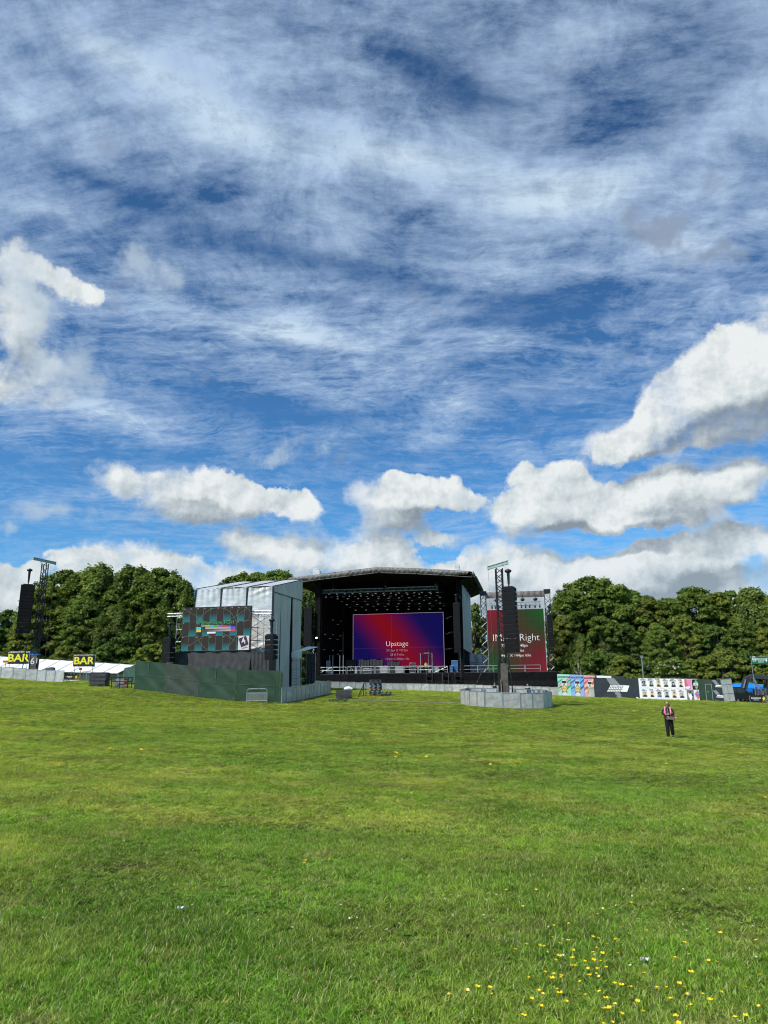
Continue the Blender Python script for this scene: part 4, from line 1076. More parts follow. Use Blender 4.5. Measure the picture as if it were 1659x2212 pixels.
# ------------------------------------------------------------------ front of house structure
_o = at(500, 1500, 72); F = Frame((_o.x, _o.y, gz(_o.x, _o.y)), YAW); FZ = F.o.z - _o.z
def fz(z): return z
def build_foh():
    zb = -.3; x0, x1 = -4.2, 3.9; D = 9.2; ze, zr = F.atd(*Z2(650, 285), 0).z, F.atx(*Z2(1635, 200), x1).z
    t = thing('mixing_tower', 'tall silver sheeted mixing tower behind the green hoarding', 'tent', F.o, YAW)
    mb = MB()                                   # three slack front tarpaulins
    bays = [(-4.2, -1.62), (-1.42, 1.1), (1.3, 3.9)]
    for i, (a, b) in enumerate(bays):
        def P(s, q, a=a, b=b, i=i):
            x = a + (b - a) * s; dip = .22 * math.sin(s * math.pi) * (q ** 6)
            wr = .030 * math.sin(q * 58 + 3.5 * math.sin(s * 3 + i) + 3 * math.sin(q * 11 + i)) * math.sin(s * math.pi) ** .5 * (.5 + .5 * math.sin(q * 23 + i * 2)) + .06 * math.sin((s - .5) * 26 + i) * q ** 12 + .04 * math.sin(q * 13 + s * 3 * (i + 1))
            return (x, -.02 + wr, zb + (ze - zb) * q - dip * .35)
        mb.sheet(P, 30, 170)
    mb.build('front_sheet', SILV, t)
    mb = MB(); mb.b(x0, x1, .12, .2, zb, ze - .35); mb.build('front_lining', SILVS, t)
    mb = MB()
    for x in (-4.25, -1.52, 1.2, 3.9): mb.b(x - .08, x + .08, -.06, .1, zb, ze - .05)
    mb.build('black_post', BLKM, t)
    mb = MB()                                   # roof rises towards the back
    for i, (a, b) in enumerate(bays): mb.sheet(lambda s, q, a=a, b=b: (a + (b - a) * s, D * q, ze + (zr - ze) * q + .10 * math.sin(s * math.pi) - .02), 10, 8)
    mb.build('roof', SILV, t)
    mb = MB()
    for x in (-4.2, -1.52, 1.2, 3.9): mb.bar((x, -.05, ze + .03), (x, D, zr + .03), .16, .06)
    mb.build('roof_strap', BLKM, t)
    zf1 = F.atx(*Z2(1370, 310), x1).z; zf2 = F.atx(*Z2(1625, 390), x1).z
    mb = MB(); mb.sheet(lambda s, q: (x1 + .06 + .03 * math.sin(s * 40), D * s, (zf1 + (zf2 - zf1) * s) + ((ze + (zr - ze) * s) - (zf1 + (zf2 - zf1) * s)) * q), 40, 4)
    mb.build('gable_fascia', SILVS, t)
    mb = MB(); mb.tube((x1 + .08, 0, zf1), (x1 + .08, D, zf2), .035, 5); mb.build('fascia_rail', BLKM, t)
    ys = [0, 2.35, 2.4, 5.55, 6.1, D]
    mb = MB()
    for a, b in ((0, 2.35), (2.4, 5.5), (6.15, D)): mb.sheet(lambda s, q, a=a, b=b: (x1 + .02 + .04 * math.sin(s * 9 + q * 4), a + (b - a) * s, zb + (zf1 + (zf2 - zf1) * (a + (b - a) * s) / D - zb) * q), 14, 20)
    mb.build('side_sheet', SILVS, t)
    mb = MB(); mb.b(x1 - .1, x1 - .02, 5.4, 6.2, zb, zf2 - .1); mb.build('black_gap', BLK, t)
    mb = MB(); mb.b(x0 + .02, x1 - .15, D - .1, D, zb, zr - .1); mb.b(x0, x0 + .06, 0.1, D, zb, ze - .1); mb.build('rear_wall', SILVS, t)
    # scaffold between tower and screen
    mb = MB(); d = -2.2
    px = [F.atd(*Z2(u, 600), d).x for u in (465, 1222, 1345)]
    zt_ = F.atd(*Z2(1222, 490), d).z
    for x in px: mb.tube((x, d, 0), (x, d, zt_), .035, 5); mb.tube((x, d + 1.6, 0), (x, d + 1.6, zt_), .035, 5)
    for z in (3.0, 4.3, 5.5, 6.6): mb.tube((px[0], d, z), (px[2], d, z), .028, 5); mb.tube((px[1] - 1, d, z), (px[2], d + 1.6, z), .022, 5)
    for z in (2.8, 4.2, 5.4): mb.tube((px[1] - .8, d, z), (px[2], d, z + 1.3), .028, 5); mb.tube((px[2], d, z), (px[1] - .8, d, z + 1.3), .028, 5); mb.tube((px[0], d, z), (px[0] + .8, d, z + 1.2), .022, 5)
    mb.build('scaffold', GALV, t)
    mb = MB(); a = F.atd(*Z2(385, 527), -2.6); b = F.atd(*Z2(1345, 497), -2.6); truss(mb, (a.x, -2.6, a.z), (b.x, -2.6, a.z), .28, .28, .03, .02, .3); mb.build('hang_truss', ALU, t)
build_foh()

def m_foh(nt):
    tc = nt.n('ShaderNodeTexCoord').outputs['Object']; x, y, z = nt.sep(tc)
    u = nt.m('MULTIPLY', nt.m('ADD', nt.m('DIVIDE', x, 6.9), 0.5), 10.0); v = nt.m('MULTIPLY', nt.m('DIVIDE', z, 4.05), 3.0)
    fu, fv = nt.m('FRACT', u), nt.m('FRACT', v)
    par = nt.m('PINGPONG', nt.m('ADD', nt.m('FLOOR', u), nt.m('MULTIPLY', nt.m('GREATER_THAN', 2.0, v), nt.m('LESS_THAN', 1.0, v))), 1.0)
    teal = nt.m('MULTIPLY', nt.mapr(fv, .55, .02, 0, 1, 'LINEAR'), nt.m('SUBTRACT', 1.0, par))
    c = nt.mix(teal, (.035, .032, .030, 1), (.015, .20, .24, 1))
    ln = nt.m('MAXIMUM', nt.m('LESS_THAN', fu, .045), nt.m('LESS_THAN', fv, .022))
    return nt.mix(nt.m('MULTIPLY', ln, .75), c, nt.mix(par, (.06, .20, .12, 1), (.13, .14, .16, 1)))
def build_foh_screen():
    t, w, h = led_wall('led_screen', 'video screen showing a dark test pattern on the mixing tower', None, -4.02, 2.88, 3.38, 7.43, -3, emis_nodes('test_pattern', m_foh), BLKM, F)
    P = lambda u, v: ((lambda p: (p.x + .57, p.z - 3.38))(F.atd(*Z2(u, v), -3)))
    def bar_(u0, u1, v0, v1, col, nm):
        a, b = P(u0, v1), P(u1, v0); mb = MB(); mb.b(a[0], b[0], -.022, -.018, a[1], b[1]); return mb.build('colour_bar', emis(nm, col), t)
    for i, c in enumerate([(.25,.22,.25),(.45,.38,.03),(.02,.45,.45),(.02,.40,.03),(.38,.05,.42),(.42,.02,.03),(.05,.05,.35)]):
        bar_(693 + i * 40, 733 + i * 40, 618, 635, c, 'led_c%d' % i)
    bar_(645, 692, 638, 662, (.02, .55, .58), 'led_cyan'); bar_(645, 692, 662, 686, (.55, .55, .02), 'led_yellow')
    bar_(968, 1014, 630, 653, (.06, .06, .65), 'led_blue'); bar_(968, 1014, 653, 677, (.65, .02, .06), 'led_red')
    bar_(748, 828, 681, 699, (.78, .75, .78), 'led_w'); bar_(731, 968, 634, 658, (.36, .33, .36), 'led_grey')
    gr = emis_nodes('grey_ramp', lambda nt: nt.ramp(nt.mapr(nt.sep(nt.n('ShaderNodeTexCoord').outputs['Object'])[0], -1.2, 1.2, 0, 1, 'LINEAR'), [(0, (.03, .03, .03)), (1, (.45, .42, .45))]))
    a, b = P(731, 681), P(968, 658); mb = MB(); mb.b(a[0], b[0], -.022, -.018, a[1], b[1]); mb.build('grey_ramp', gr, t)
    gl = emis('led_green_line', (.08, .16, .10))
    c = P(838, 658); rr = 2.02; mb = MB()
    for k in range(64): a0, a1 = k * math.pi / 32, (k + 1) * math.pi / 32; mb.bar((c[0] + rr*math.cos(a0), -.02, c[1] + rr*math.sin(a0)), (c[0] + rr*math.cos(a1), -.02, c[1] + rr*math.sin(a1)), .006, .03)
    for k in range(24): a0, a1 = k * math.pi / 12, (k + 1) * math.pi / 12; mb.bar((w/2 - .75 + .68*math.cos(a0), -.02, h - .75 + .68*math.sin(a0)), (w/2 - .75 + .68*math.cos(a1), -.02, h - .75 + .68*math.sin(a1)), .006, .025)
    mb.bar((-w/2, -.016, 0), (w/2, -.016, h), .004, .025); mb.bar((-w/2, -.012, h), (w/2, -.012, 0), .004, .025); mb.build('circle_lines', gl, t)
    text('Valley Stage FOH', .46, emis('led_green_text', (.01, .22, .05)), t, (P(832, 597)[0], -.028, P(832, 597)[1]), offset=.008, sx=1.12)
    for r_ in range(3):
        for c_ in range(10):
            if r_ == 0 or c_ % 2 == 0: text('%d,%d' % (r_ + 1, c_ + 1), .11, LEDW, t, (-w/2 + w * c_ / 10 + .13, -.02, h - h * r_ / 3 - .1), name='cell_number', ext=.001)
    a, b = P(1036, 852), P(1142, 717); mb = MB(); mb.b(a[0], b[0], -.026, -.020, a[1], b[1]); mb.build('logo_panel', emis('led_logo_white', (.62, .60, .66)), t)
    cx, cz = (a[0] + b[0]) / 2, (a[1] + b[1]) / 2 + .05; kk = emis('led_black', (.01, .01, .012)); rot = Matrix.Rotation(R(-24), 3, 'Y').inverted()
    mb = MB(); mb.box((cx, -.032, cz + .06), (.78, .006, .86), Matrix.Rotation(R(-20), 3, 'Y')); mb.build('logo_square', kk, t)
    text('4', .85, emis('led_logo_white', (0, 0, 0)), t, (cx - .02, -.038, cz + .1), (math.pi / 2, R(-20), 0), offset=.006, name='logo_figure')
    text('WALL', .22, kk, t, (cx + .16, -.03, cz - .50), (math.pi / 2, R(-20), 0), offset=.006, name='logo_word')
build_foh_screen()

def build_foh_extras():
    a = F.atd(*Z2(375, 868), -2.9); b = F.atd(*Z2(1155, 858), -2.9); c = F.atd(*Z2(1330, 1035), -2.9)
    t = thing('draped_platform', 'black cloth draped platform under the test pattern screen', 'platform', F.w(((a.x + b.x) / 2, -2.9, 0)), YAW); w = (b.x - a.x) / 2
    mb = MB(); zt_ = 3.32
    mb.sheet(lambda s, q: (-w + 2*w*s, -.25 * (1 - q) + .05 * math.sin(s * 33 + q * 7) + .04 * math.sin(s * 71 - q * 5) * (1 - q), zt_ * q - (0.03 * math.sin(s * 12) if q > .9 else 0)), 110, 14)
    mb.sheet(lambda s, q: (w + 1.85 * s * 1.0, .04 * math.sin(s * 30), (zt_ - .15) * q), 24, 6)
    mb.sheet(lambda s, q: (-w, 2.0 * s, zt_ * q), 4, 4)
    mb.build('drape', M('charcoal_drape', (.030, .030, .034), .75, var=.3, scale=1.3, bump=.6, bscale=2.5), t)
    mb = MB(); mb.b(-w + .05, w + 1.8, .1, 2.0, .05, zt_ - .12); mb.build('platform', BLKM, t)
    for (u0, u1, v0, v1, lb) in ((305, 438, 740, 968, 'short black speaker array at the left of the test pattern screen'), (1262, 1392, 710, 946, 'short black speaker array at the right of the test pattern screen')):
        d = -4.2; p = F.atd(*Z2((u0 + u1) / 2, v0), d); q = F.atd(*Z2((u0 + u1) / 2, v1), d); ww = F.atd(*Z2(u1, v0), d).x - F.atd(*Z2(u0, v0), d).x
        line_array(lb, F.w((p.x, d, p.z + .2)), 5, ww * .78, (p.z - q.z) / 5, .62, YAW + R(-22), 'short line arrays at the mixing tower', curve=(.5, 3), rig=1.35)
    # hoarding round the compound
    pts = [((112, 950), (62, 1230), 62.5), ((400, 975), (347, 1262), 61.2), ((705, 1008), (662, 1300), 60.2), ((1050, 1035), (1018, 1335), 59.2), ((1400, 1045), (1385, 1338), 58.8), ((1452, 1050), (1438, 1336), 58.6)]
    labs = ['leftmost dark green hoarding panel of the mixing compound', 'faded grey green hoarding panel second from the left', 'bright green hoarding panel below the test pattern screen', 'dark green hoarding panel behind the small steel fence', 'narrow dark green hoarding panel at the compound corner']
    for i in range(5):
        (ta, ba, Ya), (tb, bb, Yb) = pts[i], pts[i + 1]
        A, B = at(*Z2(*ba), Ya), at(*Z2(*bb), Yb); TA, TB = at(*Z2(*ta), Ya), at(*Z2(*tb), Yb)
        ga, gb = gz(A.x, A.y), gz(B.x, B.y)
        t = thing('hoarding_panel', labs[i], 'hoarding', (A.x, A.y, ga), math.atan2(B.y - A.y, B.x - A.x), 'green hoarding round the mixing compound')
        L = math.hypot(B.x - A.x, B.y - A.y) - .02; dz = gb - ga; h0, h1 = TA.z - ga, TB.z - gb
        mat_ = GREEND if i == 1 else GREEN
        mb = MB(); sd_ = i * 3.1
        mb.sheet(lambda s, q: (.01 + L * s, .03 * math.sin(s * 9 + q * 5 + sd_) * math.sin(q * 3.14) + .005 * math.sin(s * 13 + q * 17 + sd_), -.05 + dz * s + (h0 + (h1 - h0) * s + .05) * q), 30, 20)
        mb.build('sheet', mat_, t)
        mb = MB()
        for x in ((.02, L / 2, L) if i < 4 else (.02, L)): mb.bar((x, .12, dz * x / L), (x, .12, dz * x / L + h0 - .05), .07)
        for z in (.3, 1.2, h0 - .15): mb.bar((0, .12, z), (L, .12, z + dz), .05)
        mb.build('frame', WOOD, t)
        mb = MB(); mb.bar((0.02, -.03, h0 * .53), (L, -.03, h0 * .53 + dz), .012, .02)
        if i in (0, 2): mb.bar((L * .45, -.05, h0 * .62), (L * .45, -.05, h0 * .90), .012, .03)
        mb.build('seam', M('hoarding_seam', (.07, .10, .07), .6), t)
    # small pedestrian fence leaning in front
    p = ground_at(*Z2(1210, 1352)); t = thing('pedestrian_fence', 'low galvanised pedestrian fence standing in front of the green hoarding', 'fence', p, R(-3))
    mb = MB(); w, h = 1.45, 1.08
    w = .93 * (at(*Z2(1308, 1300), p.y).x - at(*Z2(1115, 1300), p.y).x) / 2 + .05; h = 1.75
    h = at(*Z2(1210, 1215), p.y).z - p.z
    cor = [(-w, 0, .12), (-w, 0, h - .12), (-w + .12, 0, h), (w - .12, 0, h), (w, 0, h - .12), (w, 0, .12)]
    mb.path(cor, .024, 6); mb.tube((-w, 0, .2), (w, 0, .2), .02, 6); mb.tube((-w, 0, h * .72), (w, 0, h * .72), .02, 6); mb.build('frame', ALU, t)
    mb = MB()
    for k in range(1, 15): z = .2 + (h * .72 - .2) * k / 15; mb.tube((-w, 0, z), (w, 0, z), .006, 4)
    for k in range(1, 8): x = -w + 2 * w * k / 8; mb.tube((x, 0, .2), (x, 0, h * .72), .005, 4)
    mb.build('wire_infill', GALV, t)
    for x in (-w, w): mb = MB(); mb.path([(x, -.3, 0.01), (x, 0, .14), (x, .3, 0.01)], .02, 6); mb.build('foot', ALU, t)
    # porch, ladder and mesh cloth beside the tower
    d = 6.0; q = lambda u, v: F.atd(*Z3(u, v), d)
    a, b, c = q(130, 1085), q(385, 950), q(128, 1020)
    t = thing('porch_canopy', 'small white sloping canopy on scaffold beside the mixing tower', 'canopy', F.w((a.x, d, 0)), YAW); w = b.x - a.x
    mb = MB(); mb.add([(0, 0, c.z), (w * .45, 0, q(250, 1010).z), (w, 1.5, b.z), (w * .45, 2.0, b.z + .1), (0, 0, a.z + .1), (w * .45, 0, q(250, 1085).z)], [(0, 1, 2, 3), (0, 4, 5, 1)]); mb.build('canopy_sheet', WHT, t)
    mb = MB()
    for x, y in ((.05, .1), (w * .42, .1), (w * .85, 1.4)): mb.tube((x, y, 0), (x, y, a.z), .04, 5)
    for z in (.9, 1.9, 2.8): mb.tube((.05, .1, z), (w * .85, 1.4, z), .03, 5)
    for k in range(9): mb.tube((.1, .0, .3 + k * .3), (.6, .0, .3 + k * .3), .02, 4)
    mb.tube((.1, 0, 0), (.1, 0, 2.9), .025, 4); mb.tube((.6, 0, 0), (.6, 0, 2.9), .025, 4); mb.build('scaffold', GALV, t)
    p0, p1 = q(285, 1040), q(372, 1350)
    t = thing('mesh_screen', 'tall dark mesh cloth panel hanging right of the white canopy', 'cloth panel', F.w(((p0.x + p1.x) / 2, d + .4, 0)), YAW)
    mb = MB(); w = (p1.x - p0.x) / 2; mb.sheet(lambda s, q_: (-w + 2*w*s, .06 * math.sin(s * 14 + 3 * q_), .1 + (p0.z) * q_), 16, 8); mb.build('cloth', MESHP, t)
    mb = MB(); mb.tube((-w, .1, 0), (-w, .1, p0.z + .1), .04, 5); mb.tube((w, .1, 0), (w, .1, p0.z + .1), .04, 5); mb.tube((-w, .1, p0.z + .1), (w, .1, p0.z + .1), .04, 5); mb.build('pole_frame', GALV, t)
build_foh_extras()

# ------------------------------------------------------------------ pallets, boards and frames on the grass
def pallet_parts(mat):
    mb = MB()
    for k in range(7): x = -.55 + k * 1.1 / 6; mb.b(x - .05, x + .05, -.5, .5, .122, .144)
    for y in (-.45, 0, .45): mb.b(-.6, .6, y - .05, y + .05, .10, .121)
    a = mb.build('top_boards', mat); mb = MB()
    for y in (-.45, 0, .45):
        for x in (-.53, 0, .53): mb.b(x - .07, x + .07, y - .05, y + .05, .0235, .099)
        mb.b(-.6, .6, y - .05, y + .05, 0, .022)
    b = mb.build('blocks', mat)
    r = (a.data, b.data); bpy.data.objects.remove(a); bpy.data.objects.remove(b); return r
PAL = {n: pallet_parts(m) for n, m in (('blue', BLUEP), ('red', REDP), ('dark', DWOOD), ('wood', WOOD))}
def pallet(kind, p, rz, label, group, s=1.0, tilt=0, sz=None):
    t = thing('pallet', label, 'pallet', p, rz, group); t.scale = (s, s, sz or s); t.rotation_euler = (0, tilt, rz)
    for n, me in zip(('top_boards', 'blocks'), PAL[kind]): o = bpy.data.objects.new(n, me); COL.objects.link(o); o.parent = t
    return t
def px_per_m(Y): return 1666.0 / Y
def pallet_stack(c, kinds, group, where, s, rz=R(8), sz=None):
    sz = sz or s
    z = c.z
    names = ['lowest', 'second', 'third', 'fourth', 'fifth', 'sixth', 'seventh', 'eighth', 'ninth']
    for i, k in enumerate(kinds):
        ord_ = 'topmost' if i == len(kinds) - 1 else ('lowest' if i == 0 else names[i] + ' from the bottom')
        pallet(k, (c.x + rnd.uniform(-.08, .08), c.y + rnd.uniform(-.05, .05), z), rz + rnd.uniform(-.12, .12), '%s %s pallet in the %s' % ({'blue': 'blue', 'red': 'red', 'dark': 'dark', 'wood': 'bare wood'}[k], ord_, where), group, s, sz=sz)
        z += .1445 * sz
c = ground_at(*Z3(1050, 1492)); s_ = 165 * .36166 * .54861 / px_per_m(c.y) / 1.35
hh = 175 * .36166 * .54861 / px_per_m(c.y); n_ = 9
ks = ['red', 'blue', 'blue', 'dark', 'red', 'blue', 'dark', 'blue', 'dark'][:n_]
pallet_stack(c, ks, 'tall stack of coloured pallets', 'tall coloured stack', s_ * .82, sz=hh / 9 / .1445)
c2 = ground_at(*Z3(1165, 1488)); pallet_stack(c2 + Vector((0, .4, 0)), ['blue', 'blue', 'dark', 'wood'], 'low stack of pallets', 'low stack beside the tall one', s_ * .75, R(-6))
c3 = ground_at(*Z3(1035, 1495)) + Vector((-.5, -.3, 0)); 
c = ground_at(*Z3(632, 1553)); k_ = 200 * .36166 * .54861 / px_per_m(c.y) / 1.25
pallet('blue', c, R(2), 'blue black pallet lying alone on the grass before the dark board stack', None, k_)
c = ground_at(*Z3(702, 1534)); w_ = 178 * .36166 * .54861 / px_per_m(c.y)
pallet('wood', c, R(2), 'pale pallet carrying the stack of dark boards', None, w_ * .78)
def board_stack(c, w, h, n, label, group, dpt=1.1, zb=.13, which=''):
    for i in range(n):
        mb = MB(); t_ = h / n; ww = w * rnd.uniform(.94, 1.03)
        mb.b(-ww/2, ww/2, -dpt/2, dpt/2, 0, t_ * .62); mb.b(-ww/2 + .05, ww/2 - .05, -dpt/2 + .04, dpt/2 - .04, t_ * .64, t_ * .93); o = mb.build('board', DWOOD)
        o.location = (c.x + rnd.uniform(-.05, .05), c.y, c.z + zb + i * t_); o.rotation_euler = (0, 0, rnd.uniform(-.06, .06))
        ordn = ['lowest', 'second lowest', 'third from bottom', 'fourth from bottom', 'fifth from bottom', 'sixth from bottom', 'seventh from bottom', 'eighth from bottom', 'ninth from bottom', 'tenth from bottom'][i] if i < n - 1 else 'topmost'
        tag(o, '%s black board in the %s' % (ordn, label), 'board', group)
board_stack(c, w_, 88 * .36166 * .54861 / px_per_m(c.y), 8, 'stack on the pale pallet by the mixing compound', 'dark boards stacked near the mixing compound', zb=.12)
mb = MB(); mb.ellipsoid((0, 0, .12), (.34, .25, .17), 14, 9); mb.ellipsoid((.22, 0, .08), (.2, .2, .12), 10, 7); mb.ellipsoid((-.2, .05, .07), (.17, .18, .1), 10, 7)
o = mb.build('white_bag', WHT); hb = 88 * .36166 * .54861 / px_per_m(c.y); o.location = (c.x + .35, c.y, c.z + .13 + hb); tag(o, 'crumpled white bag lying on top of the dark board stack', 'bag')
c = ground_at(*Z3(905, 1500)); hh = 140 * .36166 * .54861 / px_per_m(c.y); ww = 92 * .36166 * .54861 / px_per_m(c.y)
t = thing('metal_easel', 'rusty black triangular steel frame standing left of the pallet stacks', 'frame', c, 0)
mb = MB(); mb.bar((.1, 0, 0), (.1, .1, hh), .06); mb.bar((ww * .42, 0, 0), (ww * .42, .1, hh), .06); mb.bar((.1, 0, hh), (ww * .42, .1, hh), .05); mb.bar((.1, 0, hh * .5), (ww * .42, 0, hh * .5), .04); mb.build('upright_frame', BLKM, t)
mb = MB(); mb.bar((-ww/2, -.3, 0), (.1, .05, hh * .97), .05); mb.bar((-ww * .3, -.1, 0), (.1, .05, hh * .75), .04); mb.build('brace', BLKM, t)
mb = MB(); mb.bar((-ww * .6, -.3, .06), (ww * .6, -.1, .06), .06); mb.build('base_bar', REDP, t)

# left: board stack and steel rack
c = ground_at(*Z1(1080, 1533)); w_ = 190 * .3617 * .54861 / px_per_m(c.y); hb = 145 * .3617 * .54861 / px_per_m(c.y)
pallet('dark', c, 0, 'dark pallet under the stack of black boards by the bar', None, w_ * .8)
board_stack(c, w_, hb, 10, 'stack standing in front of the bar tent', 'dark boards stacked in front of the bar', zb=.12)
c = ground_at(*Z1(1320, 1550)); w_ = 190 * .3617 * .54861 / px_per_m(c.y); hb = 125 * .3617 * .54861 / px_per_m(c.y)
t = thing('steel_rack', 'black steel transport rack with brown boards beside the board stack', 'rack', c, R(-4))
mb = MB()
for x in (-w_/2, 0, w_/2):
    for y in (-.4, .4): mb.bar((x, y, 0), (x, y, hb), .06)
for z in (.12, hb * .6, hb - .03):
    for y in (-.4, .4): mb.bar((-w_/2, y, z), (w_/2, y, z), .06)
    for x in (-w_/2, w_/2): mb.bar((x, -.4, z), (x, .4, z), .05)
mb.build('frame', BLKM, t); mb = MB(); mb.b(w_ * .22, w_ * .42, -.3, -.22, .15, hb * .85); mb.build('brown_board', M('rust_board', (.20, .09, .05), .7), t)
mb = MB(); mb.b(-w_ * .42, w_ * .18, .0, .05, .15, hb * .85); mb.build('grey_board', M('grey_board', (.22, .21, .21), .7), t)

# ------------------------------------------------------------------ hoardings on the right
HG = 'hoardings along the right of the field'
def hpanel(name, label, z, uL, uR, tL, bL, tR, bR, YL, YR, mat, group=HG, thick=.06, cat='hoarding', lift=0):
    A, B = at(*z(uL, bL), YL), at(*z(uR, bR), YR); ga, gb = gz(A.x, A.y) + lift, gz(B.x, B.y) + lift
    hA, hB = at(*z(uL, tL), YL).z - ga, at(*z(uR, tR), YR).z - gb
    L = math.hypot(B.x - A.x, B.y - A.y) - .015
    t = thing(name, label, cat, (A.x, A.y, ga), math.atan2(B.y - A.y, B.x - A.x), group)
    mb = MB(); dz = gb - ga
    mb.add([(0, 0, -.03), (L, 0, dz - .03), (L, 0, dz + hB), (0, 0, hA), (0, thick, -.03), (L, thick, dz - .03), (L, thick, dz + hB), (0, thick, hA)], [(0,1,2,3), (5,4,7,6), (0,4,5,1), (3,2,6,7), (0,3,7,4), (1,5,6,2)])
    mb.build('board', mat, t)
    return t, L, (hA + hB) / 2, dz
def decal(t, L, H, dz, pts, mat, name='print', off=.004, th=.003):
    """flat printed shape; pts are fractions of the board (x, height)"""
    n = len(pts); vs = [(x * L, -off, dz * x + z * H) for x, z in pts] + [(x * L, -off - th, dz * x + z * H) for x, z in pts]
    mb = MB(); mb.add(vs, [tuple(range(n)), tuple(reversed(range(n, 2*n)))] + [(i, (i+1) % n, (i+1) % n + n, i + n) for i in range(n)])
    return mb.build(name, mat, t)
def flat(name, c): return M(name, c, .55, var=.04, scale=2)
K_ = flat('print_black', (.012, .012, .015)); W_ = flat('print_white', (.86, .85, .83)); GO = flat('print_gold', (.55, .36, .03)); SIL = flat('print_silver', (.45, .47, .48)); DG = flat('print_grey', (.22, .23, .24))
def star(cx, cz, r, asp, k=.45, n=5, ph=0.0): return [(cx + (r if i % 2 == 0 else r * k) * math.sin(i * math.pi / n + ph) * asp, cz + (r if i % 2 == 0 else r * k) * math.cos(i * math.pi / n + ph)) for i in range(2 * n)]
for i, (u0, u1, tl, tr, nm, bg, ac, ac2) in enumerate([(165, 334, 1340, 1346, 'mint green', (.35, .68, .55), (.02, .42, .20), (.70, .25, .25)), (336, 509, 1346, 1353, 'pale blue', (.30, .42, .72), (.03, .13, .48), (.10, .45, .70)), (511, 660, 1353, 1362, 'pink', (.75, .32, .40), (.70, .05, .12), (.75, .60, .25))]):
    t, L, H, dz = hpanel('drink_poster', nm + ' energy drink poster with a gold star and can on the hoarding', Z5, u0, u1, tl, 1650, tr, 1652, 97.5 - i * .3, 97.2 - i * .3, flat('poster_' + nm.replace(' ', '_'), bg), 'energy drink posters behind the crowd barriers')
    A_ = flat('poster_accent_%d' % i, ac); B_ = flat('poster_accent2_%d' % i, ac2)
    for k in range(4): y = .18 + k * .13; decal(t, L, H, dz, [(.0, y), (.38, y + .16), (.38, y + .24), (.0, y + .08)], A_ if k % 2 else B_); decal(t, L, H, dz, [(.66, y + .1), (1, y + .28), (1, y + .38), (.66, y + .2)], A_ if k % 2 == 0 else B_)
    decal(t, L, H, dz, [(.34, .05), (.66, .05), (.70, .12), (.70, .68), (.64, .74), (.36, .74), (.30, .68), (.30, .12)], flat('can_body', (.62, .66, .66)), 'can', .008)
    decal(t, L, H, dz, [(.33, .70), (.67, .70), (.67, .60), (.33, .60)], K_, 'can_band', .012)
    asp = H / L * .8
    decal(t, L, H, dz, star(.5, .36, .27, asp), K_, 'star_outline', .012); decal(t, L, H, dz, star(.5, .36, .225, asp), GO, 'star', .016); decal(t, L, H, dz, star(.5, .36, .13, asp, .8), flat('star_centre', (.75, .6, .2)), 'star_centre', .020)
    text('RR', .28, K_, t, (L * .5, -.026, H * .35), name='initials')
    text('ROCKSTAR', L / 5.3, K_, t, (L / 2, -.008, H * .87 + dz / 2), offset=.012, shear=.25, name='lettering', sx=1.0)
t, L, H, dz = hpanel('far_banner', 'white strip of banner showing above the black hoarding', Z5, 662, 856, 1360, 1400, 1366, 1400, 99, 98.5, WHT, None, lift=0)
t, L, H, dz = hpanel('far_fence', 'thin dark green strip of fence behind the black hoarding', Z5, 857, 1018, 1366, 1400, 1370, 1400, 98.5, 98, GREEN, None)
BH = M('charcoal_hoarding', (.022, .028, .034), .45, var=.2, scale=.7, bump=.15, bscale=1.5)
t, L, H, dz = hpanel('black_hoarding', 'wide charcoal hoarding printed with slanted white bars and a grey beam', Z5, 637, 1229, 1388, 1655, 1396, 1677, 90, 88.2, BH)
fx = lambda u: (u - 637) / 592; fzz = lambda v, u=900: 1 - (v - (1388 + (u - 637) * .0135)) / (268 + (u - 637) * .02)
Pp = lambda *q: [(fx(u), fzz(v, u)) for u, v in q]
decal(t, L, H, dz, Pp((805, 1392), (912, 1392), (985, 1485), (858, 1483)), DG, 'grey_beam')
decal(t, L, H, dz, Pp((1035, 1492), (1108, 1494), (1072, 1578), (998, 1576)), W_, 'white_block', .008)
for r_ in range(3):
    for k in range(9 if r_ else 12):
        w = (22.0 if r_ else 16.5); v0 = 1487 + r_ * 31; v1 = v0 + 25; u = 860 + k * w - r_ * 19
        sl = 12; decal(t, L, H, dz, Pp((u, v0), (u + w * .66, v0), (u + w * .66 - sl, v1), (u - sl, v1)), W_, 'white_bar', .008)
decal(t, L, H, dz, Pp((905, 1580), (970, 1580), (985, 1612), (1003, 1616), (980, 1628), (992, 1645), (1100, 1664), (1098, 1671), (990, 1670), (960, 1655), (925, 1650), (938, 1622), (915, 1612)), DG, 'grey_drip')
decal(t, L, H, dz, Pp((1182, 1652), (1205, 1652), (1212, 1662), (1230, 1663), (1225, 1670), (1200, 1668), (1180, 1660)), W_, 'small_logo')
